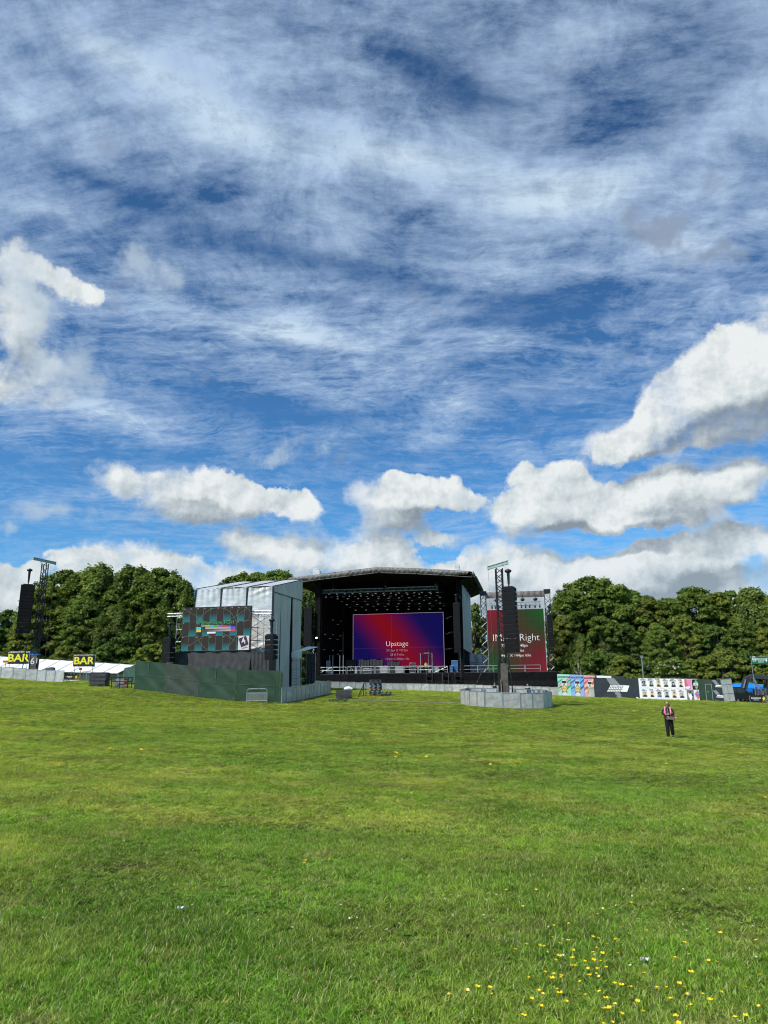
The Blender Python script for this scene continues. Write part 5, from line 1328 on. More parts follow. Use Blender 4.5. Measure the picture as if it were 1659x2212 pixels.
# poster wall: ten columns, two rows, each sheet its own thing on the wall
def z5of6(u6): return (2550 + u6 * .28571 - 2150) / .30139
edges = [1231] + [z5of6(u) for u in (2, 101, 202, 304, 407, 511)]
tops = lambda u: 1398 + (u - 1231) * (z5y(1480) - 1398) / 600
def z5y(v6): return v6 * .28571 / .30139
t, LW, HW, dzw = hpanel('poster_wall', 'long white hoarding wall covered with two rows of portrait posters', Z5, 1230, z5of6(738), 1397, 1678, z5y(1482), z5y(1785), 88.1, 86.3, WHT)
WALLF = Frame(t.location, t.rotation_euler[2])
hair = {'afro': flat('hair_black', (.012, .01, .012)), 'fringe': K_, 'curly': flat('hair_red', (.25, .03, .06)), 'blond': flat('hair_fair', (.40, .25, .15))}
skin_t = {'afro': (.45, .26, .18), 'fringe': (.72, .52, .45), 'curly': (.65, .38, .30), 'blond': (.68, .46, .36)}
cloth_ = {'afro': (.18, .10, .32), 'fringe': (.02, .02, .025), 'curly': (.03, .03, .035), 'blond': (.035, .035, .04)}
titles = {'afro': 'BIG, BOUNCY', 'fringe': 'KEEP SMOOTH', 'curly': 'SUPER CURL', 'blond': 'BIG ENERGY'}
backs = {'afro': (.50, .55, .58), 'fringe': (.55, .58, .62), 'curly': (.75, .66, .50), 'blond': (.60, .58, .55)}
tints = {'afro': (.55, .75, .72), 'fringe': (.70, .72, .80), 'curly': (.75, .55, .72), 'blond': (.85, .62, .45)}
look = {'afro': 'big dark round hair and purple top', 'fringe': 'long straight black hair and fringe', 'curly': 'red swept up hair in profile and black jacket', 'blond': 'fair loose curls and dark top'}
rowsp = [['afro', 'fringe', 'curly', 'blond', 'fringe', 'curly'], ['blond', 'curly', 'afro', 'fringe', 'curly', 'blond']]
ordn = ['leftmost', 'second', 'third', 'fourth', 'fifth', 'sixth', 'seventh', 'eighth', 'ninth', 'tenth']
def wallx(u5):
    p = WALLF.l(at(*Z5(u5, 1500), 87)); c = WALLF.Ri @ (Vector((0, 0, CAM_Z)) - WALLF.o); r = WALLF.Ri @ ray(*Z5(u5, 1500)); return (c + r * ((0 - c.y) / r.y)).x
def portrait(kind, x0, x1, z0, z1, label):
    t = thing('portrait_poster', label, 'poster', WALLF.w(((x0 + x1) / 2, -.004, z0)), WALLF.yaw, 'portrait posters on the white wall')
    w, h = x1 - x0 - .03, z1 - z0 - .03
    def sh(pts, mat, nm, off):
        n = len(pts); mb = MB(); vs = [((x - .5) * w, -off, z * h) for x, z in pts] + [((x - .5) * w, -off - .002, z * h) for x, z in pts]
        mb.add(vs, [tuple(range(n)), tuple(reversed(range(n, 2*n)))] + [(i, (i+1) % n, (i+1) % n + n, i + n) for i in range(n)]); return mb.build(nm, mat, t)
    el = lambda cx, cz, rx, rz_, n=14: [(cx + rx * math.cos(6.283 * i / n), cz + rz_ * math.sin(6.283 * i / n)) for i in range(n)]
    sh([(0, 0), (1, 0), (1, 1), (0, 1)], W_, 'sheet', .001)
    sh([(0, 0), (.45, 0), (.25, .06), (0, .14)], flat('tint_' + kind, tints[kind]), 'corner_wash', .004); sh([(.6, 0), (1, 0), (1, .18), (.85, .05)], flat('tint_' + kind, tints[kind]), 'corner_wash', .004)
    sh([(.16, .20), (.86, .20), (.86, .78), (.16, .78)], flat('back_' + kind, backs[kind]), 'picture', .004)
    sk = flat('face_' + kind, skin_t[kind]); cl = flat('top_' + kind, cloth_[kind]); hr = hair[kind]; cx = {'afro': .50, 'fringe': .52, 'curly': .56, 'blond': .50}[kind]
    sh([(.22, .205), (.84, .205), (.80, .34), (.62, .44), (.42, .44), (.26, .34)] if kind != 'curly' else [(.26, .205), (.86, .205), (.70, .36), (.52, .50), (.36, .44)], cl, 'clothing', .010)
    if kind == 'afro': sh(el(cx, .60, .24, .155), hr, 'hair', .007)
    elif kind == 'fringe': sh([(cx - .17, .24), (cx + .17, .24), (cx + .16, .66), (cx + .08, .74), (cx - .08, .74), (cx - .16, .66)], hr, 'hair', .007)
    elif kind == 'curly': sh(el(cx - .02, .66, .17, .09), hr, 'hair', .007)
    else: sh(el(cx, .58, .21, .15), hr, 'hair', .007)
    sh(el(cx + (.02 if kind == 'curly' else 0), .56, .095, .088), sk, 'face', .013); sh([(cx - .05, .40), (cx + .05, .40), (cx + .05, .50), (cx - .05, .50)], sk, 'neck', .0115)
    if kind == 'fringe': sh([(cx - .10, .60), (cx + .10, .60), (cx + .10, .66), (cx - .10, .66)], hr, 'fringe', .016)
    for i, w_ in enumerate(titles[kind].split(' ')): text(w_, .17, K_ if kind != 'blond' else flat('title_teal', (.02, .12, .18)), t, (-w * .02 - w * (.08 if i == 0 else 0), -.006, h * (.92 - i * .085)), name='title', offset=.006, ext=.001)
    text('hair care', .07, DG, t, (w * .18, -.006, h * .10), name='small_print', ext=.001)
for r_ in range(2):
    for c_ in range(6):
        k = rowsp[r_][c_]
        x0, x1 = wallx(edges[c_]), wallx(edges[c_ + 1])
        zb_ = dzw * (x0 / LW); half = HW / 2
        z0 = zb_ + (half if r_ == 0 else 0); z1 = zb_ + (HW if r_ == 0 else half)
        portrait(k, x0, x1, z0 + .01, z1, '%s portrait poster in the %s row, %s' % (ordn[c_], 'upper' if r_ == 0 else 'lower', look[k]))
def art(name, label, u0, u1, top, draw):
    x0, x1 = wallx(z5of6(u0)), wallx(z5of6(u1)); zb_ = dzw * x0 / LW; z0 = zb_ + (HW / 2 if top else 0) + .01; h = HW / 2 - .03; w = x1 - x0 - .03
    t = thing(name, label, 'poster', WALLF.w(((x0 + x1)/2, -.004, z0)), WALLF.yaw, 'square posters at the end of the wall')
    def sh(pts, mat, nm, off):
        n = len(pts); mb = MB(); vs = [((x - .5) * w, -off, z * h) for x, z in pts] + [((x - .5) * w, -off - .002, z * h) for x, z in pts]
        mb.add(vs, [tuple(range(n)), tuple(reversed(range(n, 2*n)))] + [(i, (i+1) % n, (i+1) % n + n, i + n) for i in range(n)]); return mb.build(nm, mat, t)
    draw(sh, t, w, h)
bl = lambda cx, cz, r, n=16, s=0: [(cx + r * (1 + .28 * math.sin(3 * a + s)) * math.cos(a), cz + r * (1 + .28 * math.cos(4 * a + s)) * math.sin(a)) for a in [6.283 * i / n for i in range(n)]]
FULL = [(0, 0), (1, 0), (1, 1), (0, 1)]
def d1(sh, t, w, h):
    sh(FULL, flat('art_pink', (.75, .20, .45)), 'sheet', .001); sh([(0, 0), (.55, 0), (.25, 1), (0, 1)], flat('art_crimson', (.55, .03, .12)), 'wash', .004); sh([(.75, 0), (1, 0), (1, .7)], flat('art_lilac', (.60, .40, .75)), 'wash', .004)
    text('MIP', .42, W_, t, (-.15, -.008, h * .16), name='title', offset=.02)
    for k in range(6): text('SUMMER SHOW', .10, flat('art_peach', (.8, .45, .45)), t, (0, -.008, h * (.4 + k * .1)), name='small_print', ext=.001)
def d2(sh, t, w, h):
    sh(FULL, K_, 'sheet', .001); sh(bl(.55, .5, .36), flat('art_sage', (.24, .36, .31)), 'shape', .004); sh(bl(.5, .45, .2, s=2), flat('art_bark', (.20, .15, .12)), 'shape', .007); text('XXL', .32, W_, t, (0, -.012, h * .5), name='title', offset=.01)
def d3(sh, t, w, h):
    sh(FULL, flat('art_midgrey', (.18, .18, .19)), 'sheet', .001); sh(bl(.5, .35, .27), W_, 'figure', .004); sh(bl(.5, .78, .12, s=1), K_, 'figure_hair', .007); sh(bl(.25, .62, .10, s=2), flat('art_pale', (.6, .6, .6)), 'figure_arm', .007); sh(bl(.82, .5, .12, s=4), K_, 'shadow_shape', .007)
def d4(sh, t, w, h):
    sh(FULL, flat('art_cream', (.72, .68, .66)), 'sheet', .001); sh(bl(.45, .55, .36), flat('art_coral', (.75, .16, .10)), 'shape', .004); sh(bl(.3, .55, .17, s=2), flat('art_blue', (.16, .18, .62)), 'shape', .007); sh(bl(.62, .65, .16, s=5), flat('art_blue', (.16, .18, .62)), 'shape', .007); sh(bl(.62, .68, .05), W_, 'shape', .010)
art('pink_poster', 'pink and crimson poster in the upper row at the end of the wall', 511, 613, True, d1)
art('green_poster', 'black and sage green poster in the top right corner of the wall', 614, 720, True, d2)
art('monochrome_poster', 'black and white figure poster in the lower row at the end of the wall', 527, 628, False, d3)
art('abstract_poster', 'coral and blue abstract poster in the bottom right corner of the wall', 630, 738, False, d4)
t, L, H, dz = hpanel('green_hoarding', 'plain dark green hoarding panel right of the poster wall', Z6, 722, 822, 1480, 1788, 1485, 1795, 86.3, 86, GREEN)
t, L, H, dz = hpanel('door_hoarding', 'dark green hoarding panel with a framed door', Z6, 800, 925, 1487, 1790, 1490, 1798, 86, 85.6, GREEND)
mb = MB(); x0, x1, z1_ = L * .15, L * .86, H * .77
for a, b in (((x0, -.03, .02), (x0, -.03, z1_)), ((x1, -.03, .02), (x1, -.03, z1_)), ((x0, -.03, z1_), (x1, -.03, z1_))): mb.bar(a, b, .05)
mb.build('door_frame', GALV, t); mb = MB(); mb.b(x0 + .04, x1 - .04, -.02, -.005, .05, z1_ - .04); dr = mb.build('door', GREEN, t); mb = MB(); mb.bar((x0 + .15, -.05, 1.0), (x0 + .35, -.05, 1.0), .04); mb.bar((x0 + .2, -.05, .93), (x0 + .2, -.05, 1.07), .03); o = mb.build('handle', ALU, dr)
t, L, H, dz = hpanel('dark_hoarding', 'black hoarding panel printed with silver stripes beside the mesh gate', Z6, 915, 1060, 1490, 1795, 1492, 1800, 85.6, 85.2, BH)
for k in (0, 1):
    o_ = .52 - k * .47; decal(t, L, H, dz, [(.0, .45 + o_), (.38, .45 + o_), (.7, .25 + o_), (.30, .25 + o_)], DG, 'grey_beam'); decal(t, L, H, dz, [(.25, .14 + o_), (.95, .14 + o_), (.95, .24 + o_), (.4, .24 + o_)], W_, 'white_bars', .008); decal(t, L, H, dz, [(.3, .17 + o_), (.9, .17 + o_), (.9, .19 + o_), (.3, .19 + o_)], K_, 'gap_line', .012)
# grey panelled gate
A = at(*Z6(1060, 1798), 85); B = at(*Z6(1208, 1802), 84.8); ga, gb = gz(A.x, A.y), gz(B.x, B.y); L = math.hypot(B.x - A.x, B.y - A.y); H = at(*Z6(1060, 1487), 85).z - ga
t = thing('mesh_gate', 'pale grey six panelled site gate leaning back beside the parked vehicle', 'gate', (A.x, A.y, ga), math.atan2(B.y - A.y, B.x - A.x), HG); t.rotation_euler[1] = R(-4)
mb = MB(); mb.b(.02, L - .02, .0, .02, .05, H - .02); mb.build('sheet', M('pale_grey_sheet', (.33, .34, .32), .6, var=.1), t)
mb = MB()
for x in (0, L / 2, L): mb.bar((x, -.01, 0), (x, -.01, H), .05)
for z in (.03, H * .36, H * .76, H): mb.bar((0, -.012, z), (L, -.012, z), .045)
mb.build('frame', ALU, t)
# path of pale ground cover by the gate
mb = MB(); pts = [ground_at(*Z6(u, v)) for u, v in ((1205, 1803), (1425, 1818), (1659, 1826), (1659, 1806), (1420, 1800), (1220, 1790))]
mb.add([(p.x, p.y, gz(p.x, p.y) + .03) for p in pts], [(0, 1, 2, 3, 4, 5)]); o = mb.build('track', M('dry_track', (.26, .21, .17), .9, var=.2)); tag(o, kind='structure')

# ------------------------------------------------------------------ vehicles at the right edge
def car():
    c = at(*Z6(1290, 1790), 90); g = gz(c.x, c.y); t = thing('parked_car', 'black four wheel drive car parked behind the mesh gate', 'car', (c.x - .6, c.y, g), R(8))
    P_ = M('black_car_paint', (.012, .012, .014), .18, .3, var=.05, spec=.8); gl = M('car_glass', (.02, .025, .03), .05, 0, var=0, spec=1)
    side = [(-2.2, .35), (-2.25, .9), (-2.1, 1.08), (-1.55, 1.78), (.25, 1.80), (1.05, 1.12), (2.15, .98), (2.3, .7), (2.25, .35)]
    mb = MB(); mb.prism(side, 'y', -.9, .9); b = mb.build('body', P_, t)
    bv = b.modifiers.new('soft', 'BEVEL'); bv.width = .07; bv.segments = 3
    mb = MB()
    for y in (-.906, .906): mb.add([(-1.45, y, 1.12), (-.45, y, 1.12), (-.45, y, 1.68), (-1.2, y, 1.68)], [(0, 1, 2, 3)]); mb.add([(-.35, y, 1.12), (.85, y, 1.12), (.2, y, 1.68), (-.35, y, 1.68)], [(0, 1, 2, 3)])
    mb.add([(.36, -.8, 1.72), (.36, .8, 1.72), (1.0, .8, 1.18), (1.0, -.8, 1.18)], [(0, 1, 2, 3)]); mb.build('windows', gl, t)
    for x in (-1.45, 1.4):
        for y in (-.88, .88):
            mb = MB(); mb.tube((x, y - .12, .38), (x, y + .12, .38), .38, 20); wh = mb.build('wheel', M('tyre', (.02, .02, .02), .8, var=.1), t); mb = MB(); mb.tube((x, y - .13, .38), (x, y + .13, .38), .22, 14); mb.build('rim', ALU, wh)
    mb = MB(); mb.b(2.24, 2.32, -.8, -.5, .70, .86); mb.build('headlight', W_, t); mb = MB(); mb.b(2.24, 2.32, .5, .8, .70, .86); mb.build('headlight', W_, t)
    mb = MB(); mb.b(.75, .9, -1.08, -.92, 1.15, 1.3); mb.build('wing_mirror', P_, t)
    mb = MB()
    for z in (1.0, 1.25, 1.5): mb.bar((2.4, -.9, z), (3.4, -.9, z + .05), .03)
    for x in (2.4, 2.9, 3.4): mb.bar((x, -.9, .2), (x, -.9, 1.6), .03)
    mb.bar((2.4, -.9, .3), (3.4, -.9, 1.5), .03); o = mb.build('metal_crate', GALV); o.location = (c.x - .6, c.y, g); o.rotation_euler = (0, 0, R(8)); tag(o, 'silver tube crate standing at the nose of the parked black car', 'crate')
    c = at(*Z6(1290, 1600), 96); g = gz(c.x, c.y)
    t = thing('covered_truck', 'white truck with a bright blue tarpaulin behind the parked black car', 'truck', (c.x + .4, c.y, g), R(3)); h = c.z - g
    mb = MB(); mb.b(-3.0, 2.2, -1.1, 1.1, .9, h - .25); mb.build('body', M('truck_white', (.55, .62, .68), .4, var=.08), t)
    mb = MB(); mb.sheet(lambda s, q: (-3.1 + 5.5 * s, -1.2 + 2.4 * q, h - .2 + .75 * math.sin(s * 3.14) ** .5 * .8 * math.sin(q * 3.14) ** .5 + .05 * math.sin(s * 20) + (.25 * s)), 24, 10)
    mb.sheet(lambda s, q: (-3.1 + 5.5 * s, -1.2, h - .55 + .35 * q + .25 * s * q), 24, 2); mb.build('tarpaulin', M('blue_tarpaulin', (.005, .20, .72), .45, var=.12, bump=.3, bscale=2), t)
    for x in (-2.2, 1.4): mb = MB(); mb.tube((x, -1.15, .5), (x, -.85, .5), .5, 18); mb.build('wheel', M('tyre', (0, 0, 0)), t)
    # telehandler: dark boom and cab
    c = at(*Z6(1440, 1800), 93); g = gz(c.x, c.y); t = thing('telehandler', 'dark telescopic handler with raised boom arm at the right edge', 'telehandler', (c.x + 1.5, c.y, g), 0)
    DK_ = M('machine_grey', (.05, .05, .055), .5, .2, var=.2); mb = MB(); mb.prism([(-3.3, 1.2), (-2.9, 1.1), (-2.2, 3.0), (-1.2, 3.5), (4, 2.9), (4, 2.5), (-1.2, 3.0), (-1.7, 2.7), (-2.4, .9)], 'y', -.4, .2); mb.build('boom', DK_, t)
    mb = MB(); mb.b(-.8, 4.2, -.9, .9, .6, 1.7); mb.build('chassis', DK_, t); mb = MB(); mb.prism([(.6, 1.7), (2.0, 1.7), (1.9, 2.8), (.9, 2.8)], 'y', .25, 1.1); mb.build('cab', M('car_glass', (0, 0, 0)), t)
    for x in (-.1, 3.4): mb = MB(); mb.tube((x, -1.2, .62), (x, -.75, .62), .62, 18); wh = mb.build('wheel', M('tyre', (0, 0, 0)), t); mb = MB(); mb.tube((x, -1.22, .62), (x, -.9, .62), .3, 12); mb.build('rim', DG, wh)
    mb = MB(); mb.bar((-1.2, -.5, 3.0), (-.6, -.5, 1.5), .14); mb.bar((-2.2, -.5, 2.9), (-2.6, -.5, 1.8), .12); mb.build('hydraulic_ram', ALU, t)
    A = at(*Z6(1240, 1800), 99); B = at(*Z6(1700, 1800), 96)
    t = thing('mesh_screen_fence', 'grey mesh covered fence behind the telehandler', 'fence', (A.x, A.y, gz(A.x, A.y)), math.atan2(B.y - A.y, B.x - A.x)); L = (B - A).length + 3; mb = MB(); mb.b(0, L, 0, .02, 0, 2.2); mb.build('mesh_cloth', M('grey_scrim', (.16, .18, .17), .8, var=.35, scale=1.5), t)
    mb = MB()
    for k in range(4): mb.bar((L * k / 3, .05, 0), (L * k / 3, .05, 2.25), .06)
    mb.bar((0, .05, 2.22), (L, .05, 2.22), .05); mb.build('frame', GALV, t)
car()

# emergency exit sign on a braced post frame
def exit_sign():
    Y = 82; a, b = at(*Z6(1438, 1270), Y), at(*Z6(1655, 1180), Y); c = at(*Z6(1480, 1700), Y); g = gz(c.x, Y)
    t = thing('exit_sign', 'green emergency exit sign raised on thin steel posts', 'sign', (a.x, Y, g), R(2)); w, z0, z1 = b.x - a.x, a.z - g, b.z - g
    mb = MB(); mb.b(0, w, -.02, .02, z0, z1); mb.build('board', M('sign_green', (.0, .16, .07), .4, var=.05), t)
    mb = MB(); mb.tube((0, .06, 0), (0, .06, z1 + .12), .035, 6); mb.tube((w, .06, 0), (w, .06, z1 + .12), .035, 6); mb.tube((-.2, .06, z0 - .02), (w + .2, .06, z0 - .02), .03, 6); mb.tube((-.2, .06, z1 + .02), (w + .2, .06, z1 + .02), .03, 6)
    mb.tube((.05, .06, z0 - 1.6), (1.5, .4, 0.02), .03, 6); mb.tube((w, .06, z0 - 1.6), (w + 1.2, .6, 0.02), .03, 6); mb.build('post', GALV, t)
    text('EMERGENCY', .33, W_, t, (w * .55, -.03, z0 + (z1 - z0) * .64), offset=.001); text('EXIT', .33, W_, t, (w * .58, -.03, z0 + (z1 - z0) * .28), offset=.001)
    mb = MB(); cx, cz = w * .90, (z0 + z1) / 2; mb.prism([(cx - .13, cz), (cx, cz - .22), (cx + .13, cz), (cx + .05, cz), (cx + .05, cz + .2), (cx - .05, cz + .2), (cx - .05, cz)], 'y', -.03, -.025); mb.build('arrow', W_, t)
    mb = MB(); q = lambda x, z: (w * .07 + x * .36, z0 + .16 + z * .62)
    for pts in ([(0, 0), (.10, 0), (.10, 1), (0, 1)], [(.75, 0), (.85, 0), (.85, 1), (.75, 1)], [(0, .92), (.85, .92), (.85, 1), (0, 1)], [(.2, .0), (.35, .0), (.5, .35), (.7, .35), (.7, .45), (.45, .48), (.55, .72), (.35, .72), (.25, .5), (.35, .35)]): mb.prism([q(*p) for p in pts], 'y', -.03, -.025)
    mb.ellipsoid((q(.5, .84)[0], -.028, q(.5, .84)[1]), (.05, .01, .05), 8, 5); mb.build('pictogram', W_, t)
exit_sign()
def banner_fence(c, w, h, label, Y):
    t = thing('banner_fence', label, 'fence', c, 0, 'low fences with drink banners'); mb = MB()
    mb.path([(-w/2, 0, .1), (-w/2, 0, h), (w/2, 0, h), (w/2, 0, .1), (-w/2, 0, .1)], .022, 6); mb.build('frame', ALU, t)
    mb = MB(); mb.b(-w/2 + .02, w/2 - .02, -.03, -.024, .22, h + .02); mb.build('banner', K_, t)
    for x in (-w/2 + .15, w/2 - .15): mb = MB(); mb.path([(x - .15, -.3, .01), (x, 0, .18), (x + .15, .3, .01)], .02, 6); mb.build('foot', ALU, t)
    H = h - .2; text('ROCKSTAR', H * .27, W_, t, (-w * .14, -.035, .22 + H * .56), offset=.006); text('ENERGY DRINK', H * .11, W_, t, (-w * .14, -.035, .22 + H * .32), offset=.003, name='small_print')
    st_ = [(w * .32 + H * .33 * r_ * math.sin(i * math.pi / 5), .22 + H * .5 + H * .33 * r_ * math.cos(i * math.pi / 5)) for i, r_ in enumerate([1, .42] * 5)]
    mb = MB(); mb.prism(st_, 'y', -.042, -.036); mb.build('star', YEL, t)
    mb = MB()
    for k in range(3): x = w * (.22 + .1 * k); mb.prism([(x, .24), (x + .06, .24), (x + .06 + H * .5, .2 + H), (x + H * .5, .2 + H)] if x + .06 + H * .5 < w/2 else [(x, .24), (x + .06, .24), (w/2 - .03, .24 + (w/2 - .09 - x)), (w/2 - .03, .24 + (w/2 - .03 - x))], 'y', -.034, -.031)
    mb.build('gold_stripe', GO, t)
c = ground_at(*Z6(1535, 1832)); banner_fence(c, 240 * .28571 * .54861 / px_per_m(c.y), 125 * .28571 * .54861 / px_per_m(c.y), 'low fence with a black drink banner and gold star at the right edge', c.y)
A = c + Vector((5, .3, 0)); 

# ------------------------------------------------------------------ bar at the left
def bar_area():
    a, b = at(*Z1(-420, 1175), 101), at(*Z1(1470, 1292), 97); e0, e1 = at(*Z1(-420, 1330), 97), at(*Z1(1340, 1385), 93)
    g = gz(b.x, b.y); L = math.hypot(b.x - a.x, b.y - a.y); yaw = math.atan2(b.y - a.y, b.x - a.x)
    t = thing('bar_tent', 'long low white bar marquee with a ribbed sloping roof', 'tent', (a.x, a.y, g), yaw)
    zr, ze = b.z - g, e1.z - g; zr0, ze0 = a.z - g, e0.z - g
    mb = MB(); mb.sheet(lambda s, q: (L * s, -4.2 * (1 - q), (ze0 + (ze - ze0) * s) * (1 - q) + (zr0 + (zr - zr0) * s) * q + .05 * abs(math.sin(s * math.pi * 12)) * -1), 96, 6); mb.sheet(lambda s, q: (L * s, 4.2 * q, (ze0 + (ze - ze0) * s) * q + (zr0 + (zr - zr0) * s) * (1 - q)), 12, 2); mb.build('roof', WHT, t)
    mb = MB()
    for k in range(13): s = k / 12; mb.bar((L * s, -4.23, ze0 + (ze - ze0) * s + .02), (L * s, 0, zr0 + (zr - zr0) * s + .02), .09, .03)
    mb.build('roof_seam', M('grey_seam', (.35, .35, .36), .6), t)
    mb = MB()
    for k in range(13): s = k / 12; mb.tube((L * s, -4.15, -.5), (L * s, -4.15, ze0 + (ze - ze0) * s), .06, 6)
    mb.tube((0, -4.15, ze0), (L, -4.15, ze), .05, 6); mb.build('tent_leg', GALV, t)
    mb = MB(); mb.b(0, L, 3.9, 4.0, -.5, min(ze, ze0)); mb.b(0, L * .98, 1.5, 1.6, -.5, min(ze, ze0) - .3); mb.build('rear_wall', M('tent_inside', (.05, .06, .075), .8, var=.3), t)
    mb = MB(); mb.b(L * .5, L * .97, -1.2, -.6, -.3, 1.1); mb.build('bar_counter', M('bar_white', (.6, .6, .6), .5), t)
    for (u0, u1, v0, v1, lb, zl, Y) in ((78, 322, 1157, 1285, 'black BAR sign with yellow letters behind the far delay tower foot', 1330, 84.5), (790, 1036, 1190, 1312, 'black BAR sign with yellow letters standing clear above the white marquee', 1440, 84.5)):
        a_, b_ = at(*Z1(u0 + 8, v1), Y), at(*Z1(u1, v0 + 6), Y); g = gz(a_.x, Y); t = thing('bar_sign', lb, 'sign', (a_.x, Y, g), 0, 'yellow lettered bar signs'); w = b_.x - a_.x; z0, z1 = a_.z - g, b_.z - g + .05
        mb = MB(); mb.b(0, w, -.03, .03, z0, z1); mb.build('board', M('sign_black', (.022, .020, .018), .35, var=.2, scale=3), t)
        mb = MB(); mb.path([(-.04, 0, z0 - .04), (w + .04, 0, z0 - .04), (w + .04, 0, z1 + .04), (-.04, 0, z1 + .04), (-.04, 0, z0 - .04)], .035, 6)
        for x in (.15, w - .2): mb.tube((x, .08, 0), (x, .08, z1 + .1), .035, 6)
        mb.build('frame', ALU, t); text('BAR', (z1 - z0) * .92, YEL, t, (w * .48, -.045, (z0 + z1) / 2), offset=.03, sx=1.12)
    p = at(*Z1(878, 1338), 84); g = gz(p.x, 84); t = thing('small_sign', 'tiny red sign on a wooden stake below the BAR sign', 'sign', (p.x, 84, g)); h = p.z - g
    mb = MB(); mb.b(-.16, .16, -.02, .0, h - .12, h + .12); mb.build('board', REDP, t); mb = MB(); mb.bar((0, .03, 0), (0, .03, h + .1), .05); mb.build('stake', WOOD, t)
    p = at(*Z1(62, 1258), 83); g = gz(p.x, 83); t = thing('hazard_board', 'small orange board with dark lettering left of the BAR sign', 'sign', (p.x, 83, g)); h = p.z - g
    mb = MB(); mb.b(-.32, .32, -.02, .0, h - .13, h + .13); mb.build('board', M('orange_board', (.6, .3, .03), .5), t); text('SITE CREW', .13, K_, t, (0, -.03, h)); mb = MB(); mb.bar((0, .03, 0), (0, .03, h + .1), .05); mb.build('stake', WOOD, t)
    for uu, lb in ((772, 'low fence with a black drink banner in front of the bar tent'),):
        c = ground_at(*Z1(uu, 1474)); banner_fence(Vector((c.x, c.y, gz(c.x, c.y))), 172 * .3617 * .54861 / px_per_m(c.y), 72 * .3617 * .54861 / px_per_m(c.y), lb, c.y)
    for k in range(2):
        c = ground_at(*Z1(900 + k * 62, 1476)); t = thing('pedestrian_fence', ('left' if k == 0 else 'right') + ' one of two grey crowd fences in front of the bar opening', 'fence', (c.x, c.y, gz(c.x, c.y)), 0, 'fences in front of the bar'); mb = MB(); w = 1.0
        mb.path([(-w/2*1.2, 0, .05), (-w/2*1.2, 0, 1.1), (w/2*1.2, 0, 1.1), (w/2*1.2, 0, .05)], .02, 5); mb.build('frame', GALV, t); mb = MB()
        for j in range(9): mb.tube((-w*.55 + j * .137, 0, .12), (-w*.55 + j * .137, 0, 1.08), .012, 4)
        mb.build('bars', GALV, t)
    A = at(*Z1(1345, 1500), 82); B = at(*Z1(1490, 1500), 76); t = thing('green_fence_panel', 'dark green sheeted fence panel beside the bar tent end', 'hoarding', (A.x, A.y, gz(A.x, A.y)), math.atan2(B.y - A.y, B.x - A.x)); L = math.hypot(B.x-A.x, B.y-A.y)
    h = at(*Z1(1345, 1325), 82).z - gz(A.x, A.y); mb = MB(); mb.b(0, L, 0, .05, 0, h); mb.build('sheet', M('teal_green_sheet', (.03, .075, .05), .6, var=.3, scale=1.5), t); mb = MB(); mb.tube((0, -.05, 0), (0, -.05, h), .04, 5); mb.tube((L, -.05, 0), (L, -.05, h), .04, 5); mb.build('post', GALV, t)
    p = ground_at(*Z1(530, 1345)) if False else at(*Z1(530, 1330), 82); g = gz(p.x, 82); mb = MB(); mb.prism([(-.7, 0), (.75, 0), (.6, 1.35), (.35, 1.42), (-.6, 1.15)], 'y', -.3, .3); o = mb.build('covered_crate', M('grey_cover', (.10, .10, .11), .7, var=.2)); o.location = (p.x, 82, g + .9); o.location.z = p.z - 1.3; tag(o, 'grey covered box rising behind the steel barriers by the far delay tower', 'box')
    mb = MB(); mb.b(-.6, .6, -.25, .25, -3.5, 0); 
bar_area()
# pale litter scraps and a cable lying across the field
for (u, v, lb) in ((390, 1977, 'crumpled scrap of white paper in the grass left of centre'), (1397, 2093, 'torn white scrap of paper beside the buttercup patch')):
    c = ground_at(u, v); mb = MB(); mb.sheet(lambda s, q: (.055 * s - .027, .036 * q - .015, .022 + .012 * math.sin(s * 9 + q * 3)), 6, 4); o = mb.build('paper_scrap', WHT); o.location = c + Vector((0, 0, .03)); o.rotation_euler = (R(-25), R(10), .4); tag(o, lb, 'litter')
mb = MB(); pp = [ground_at(*Z3(u, v)) for u, v in ((760, 1545), (1000, 1549), (1250, 1554), (1500, 1566), (1659, 1572))] + [ground_at(*Z4(u, v)) for u, v in ((200, 1448), (400, 1455), (560, 1462))]
mb.path([(p.x, p.y, gz(p.x, p.y) + .05) for p in pp], .05, 5); o = mb.build('ground_cable', M('cable_cover', (.17, .17, .10), .8)); tag(o, 'long pale cable cover lying on the grass between the compound and the ring', 'cable')

# ------------------------------------------------------------------ people
def skin_body(name, verts, edges, mat, parent, sub=2, smooth=True):
    """verts: (x, y, z, rx, ry); grown with the skin modifier into one continuous surface, then frozen"""
    me = bpy.data.meshes.new(name); me.from_pydata([v[:3] for v in verts], edges, [])
    o = bpy.data.objects.new(name, me); COL.objects.link(o)
    md = o.modifiers.new('skin', 'SKIN'); md.use_smooth_shade = True; md.branch_smoothing = .6
    sv = me.skin_vertices[0].data
    for i, v in enumerate(verts): sv[i].radius = (v[3], v[4] if len(v) > 4 else v[3])
    sv[0].use_root = True
    ss = o.modifiers.new('sub', 'SUBSURF'); ss.levels = sub; ss.render_levels = sub
    m2 = bpy.data.meshes.new_from_object(o.evaluated_get(bpy.context.evaluated_depsgraph_get()))
    bpy.data.objects.remove(o)
    m2.name = name; m2.materials.clear(); m2.materials.append(mat)
    for p in m2.polygons: p.use_smooth = True
    ob = bpy.data.objects.new(name, m2); COL.objects.link(ob); ob.parent = parent
    return ob
def chain(a, n0): return [(n0 + i, n0 + i + 1) for i in range(a - 1)]

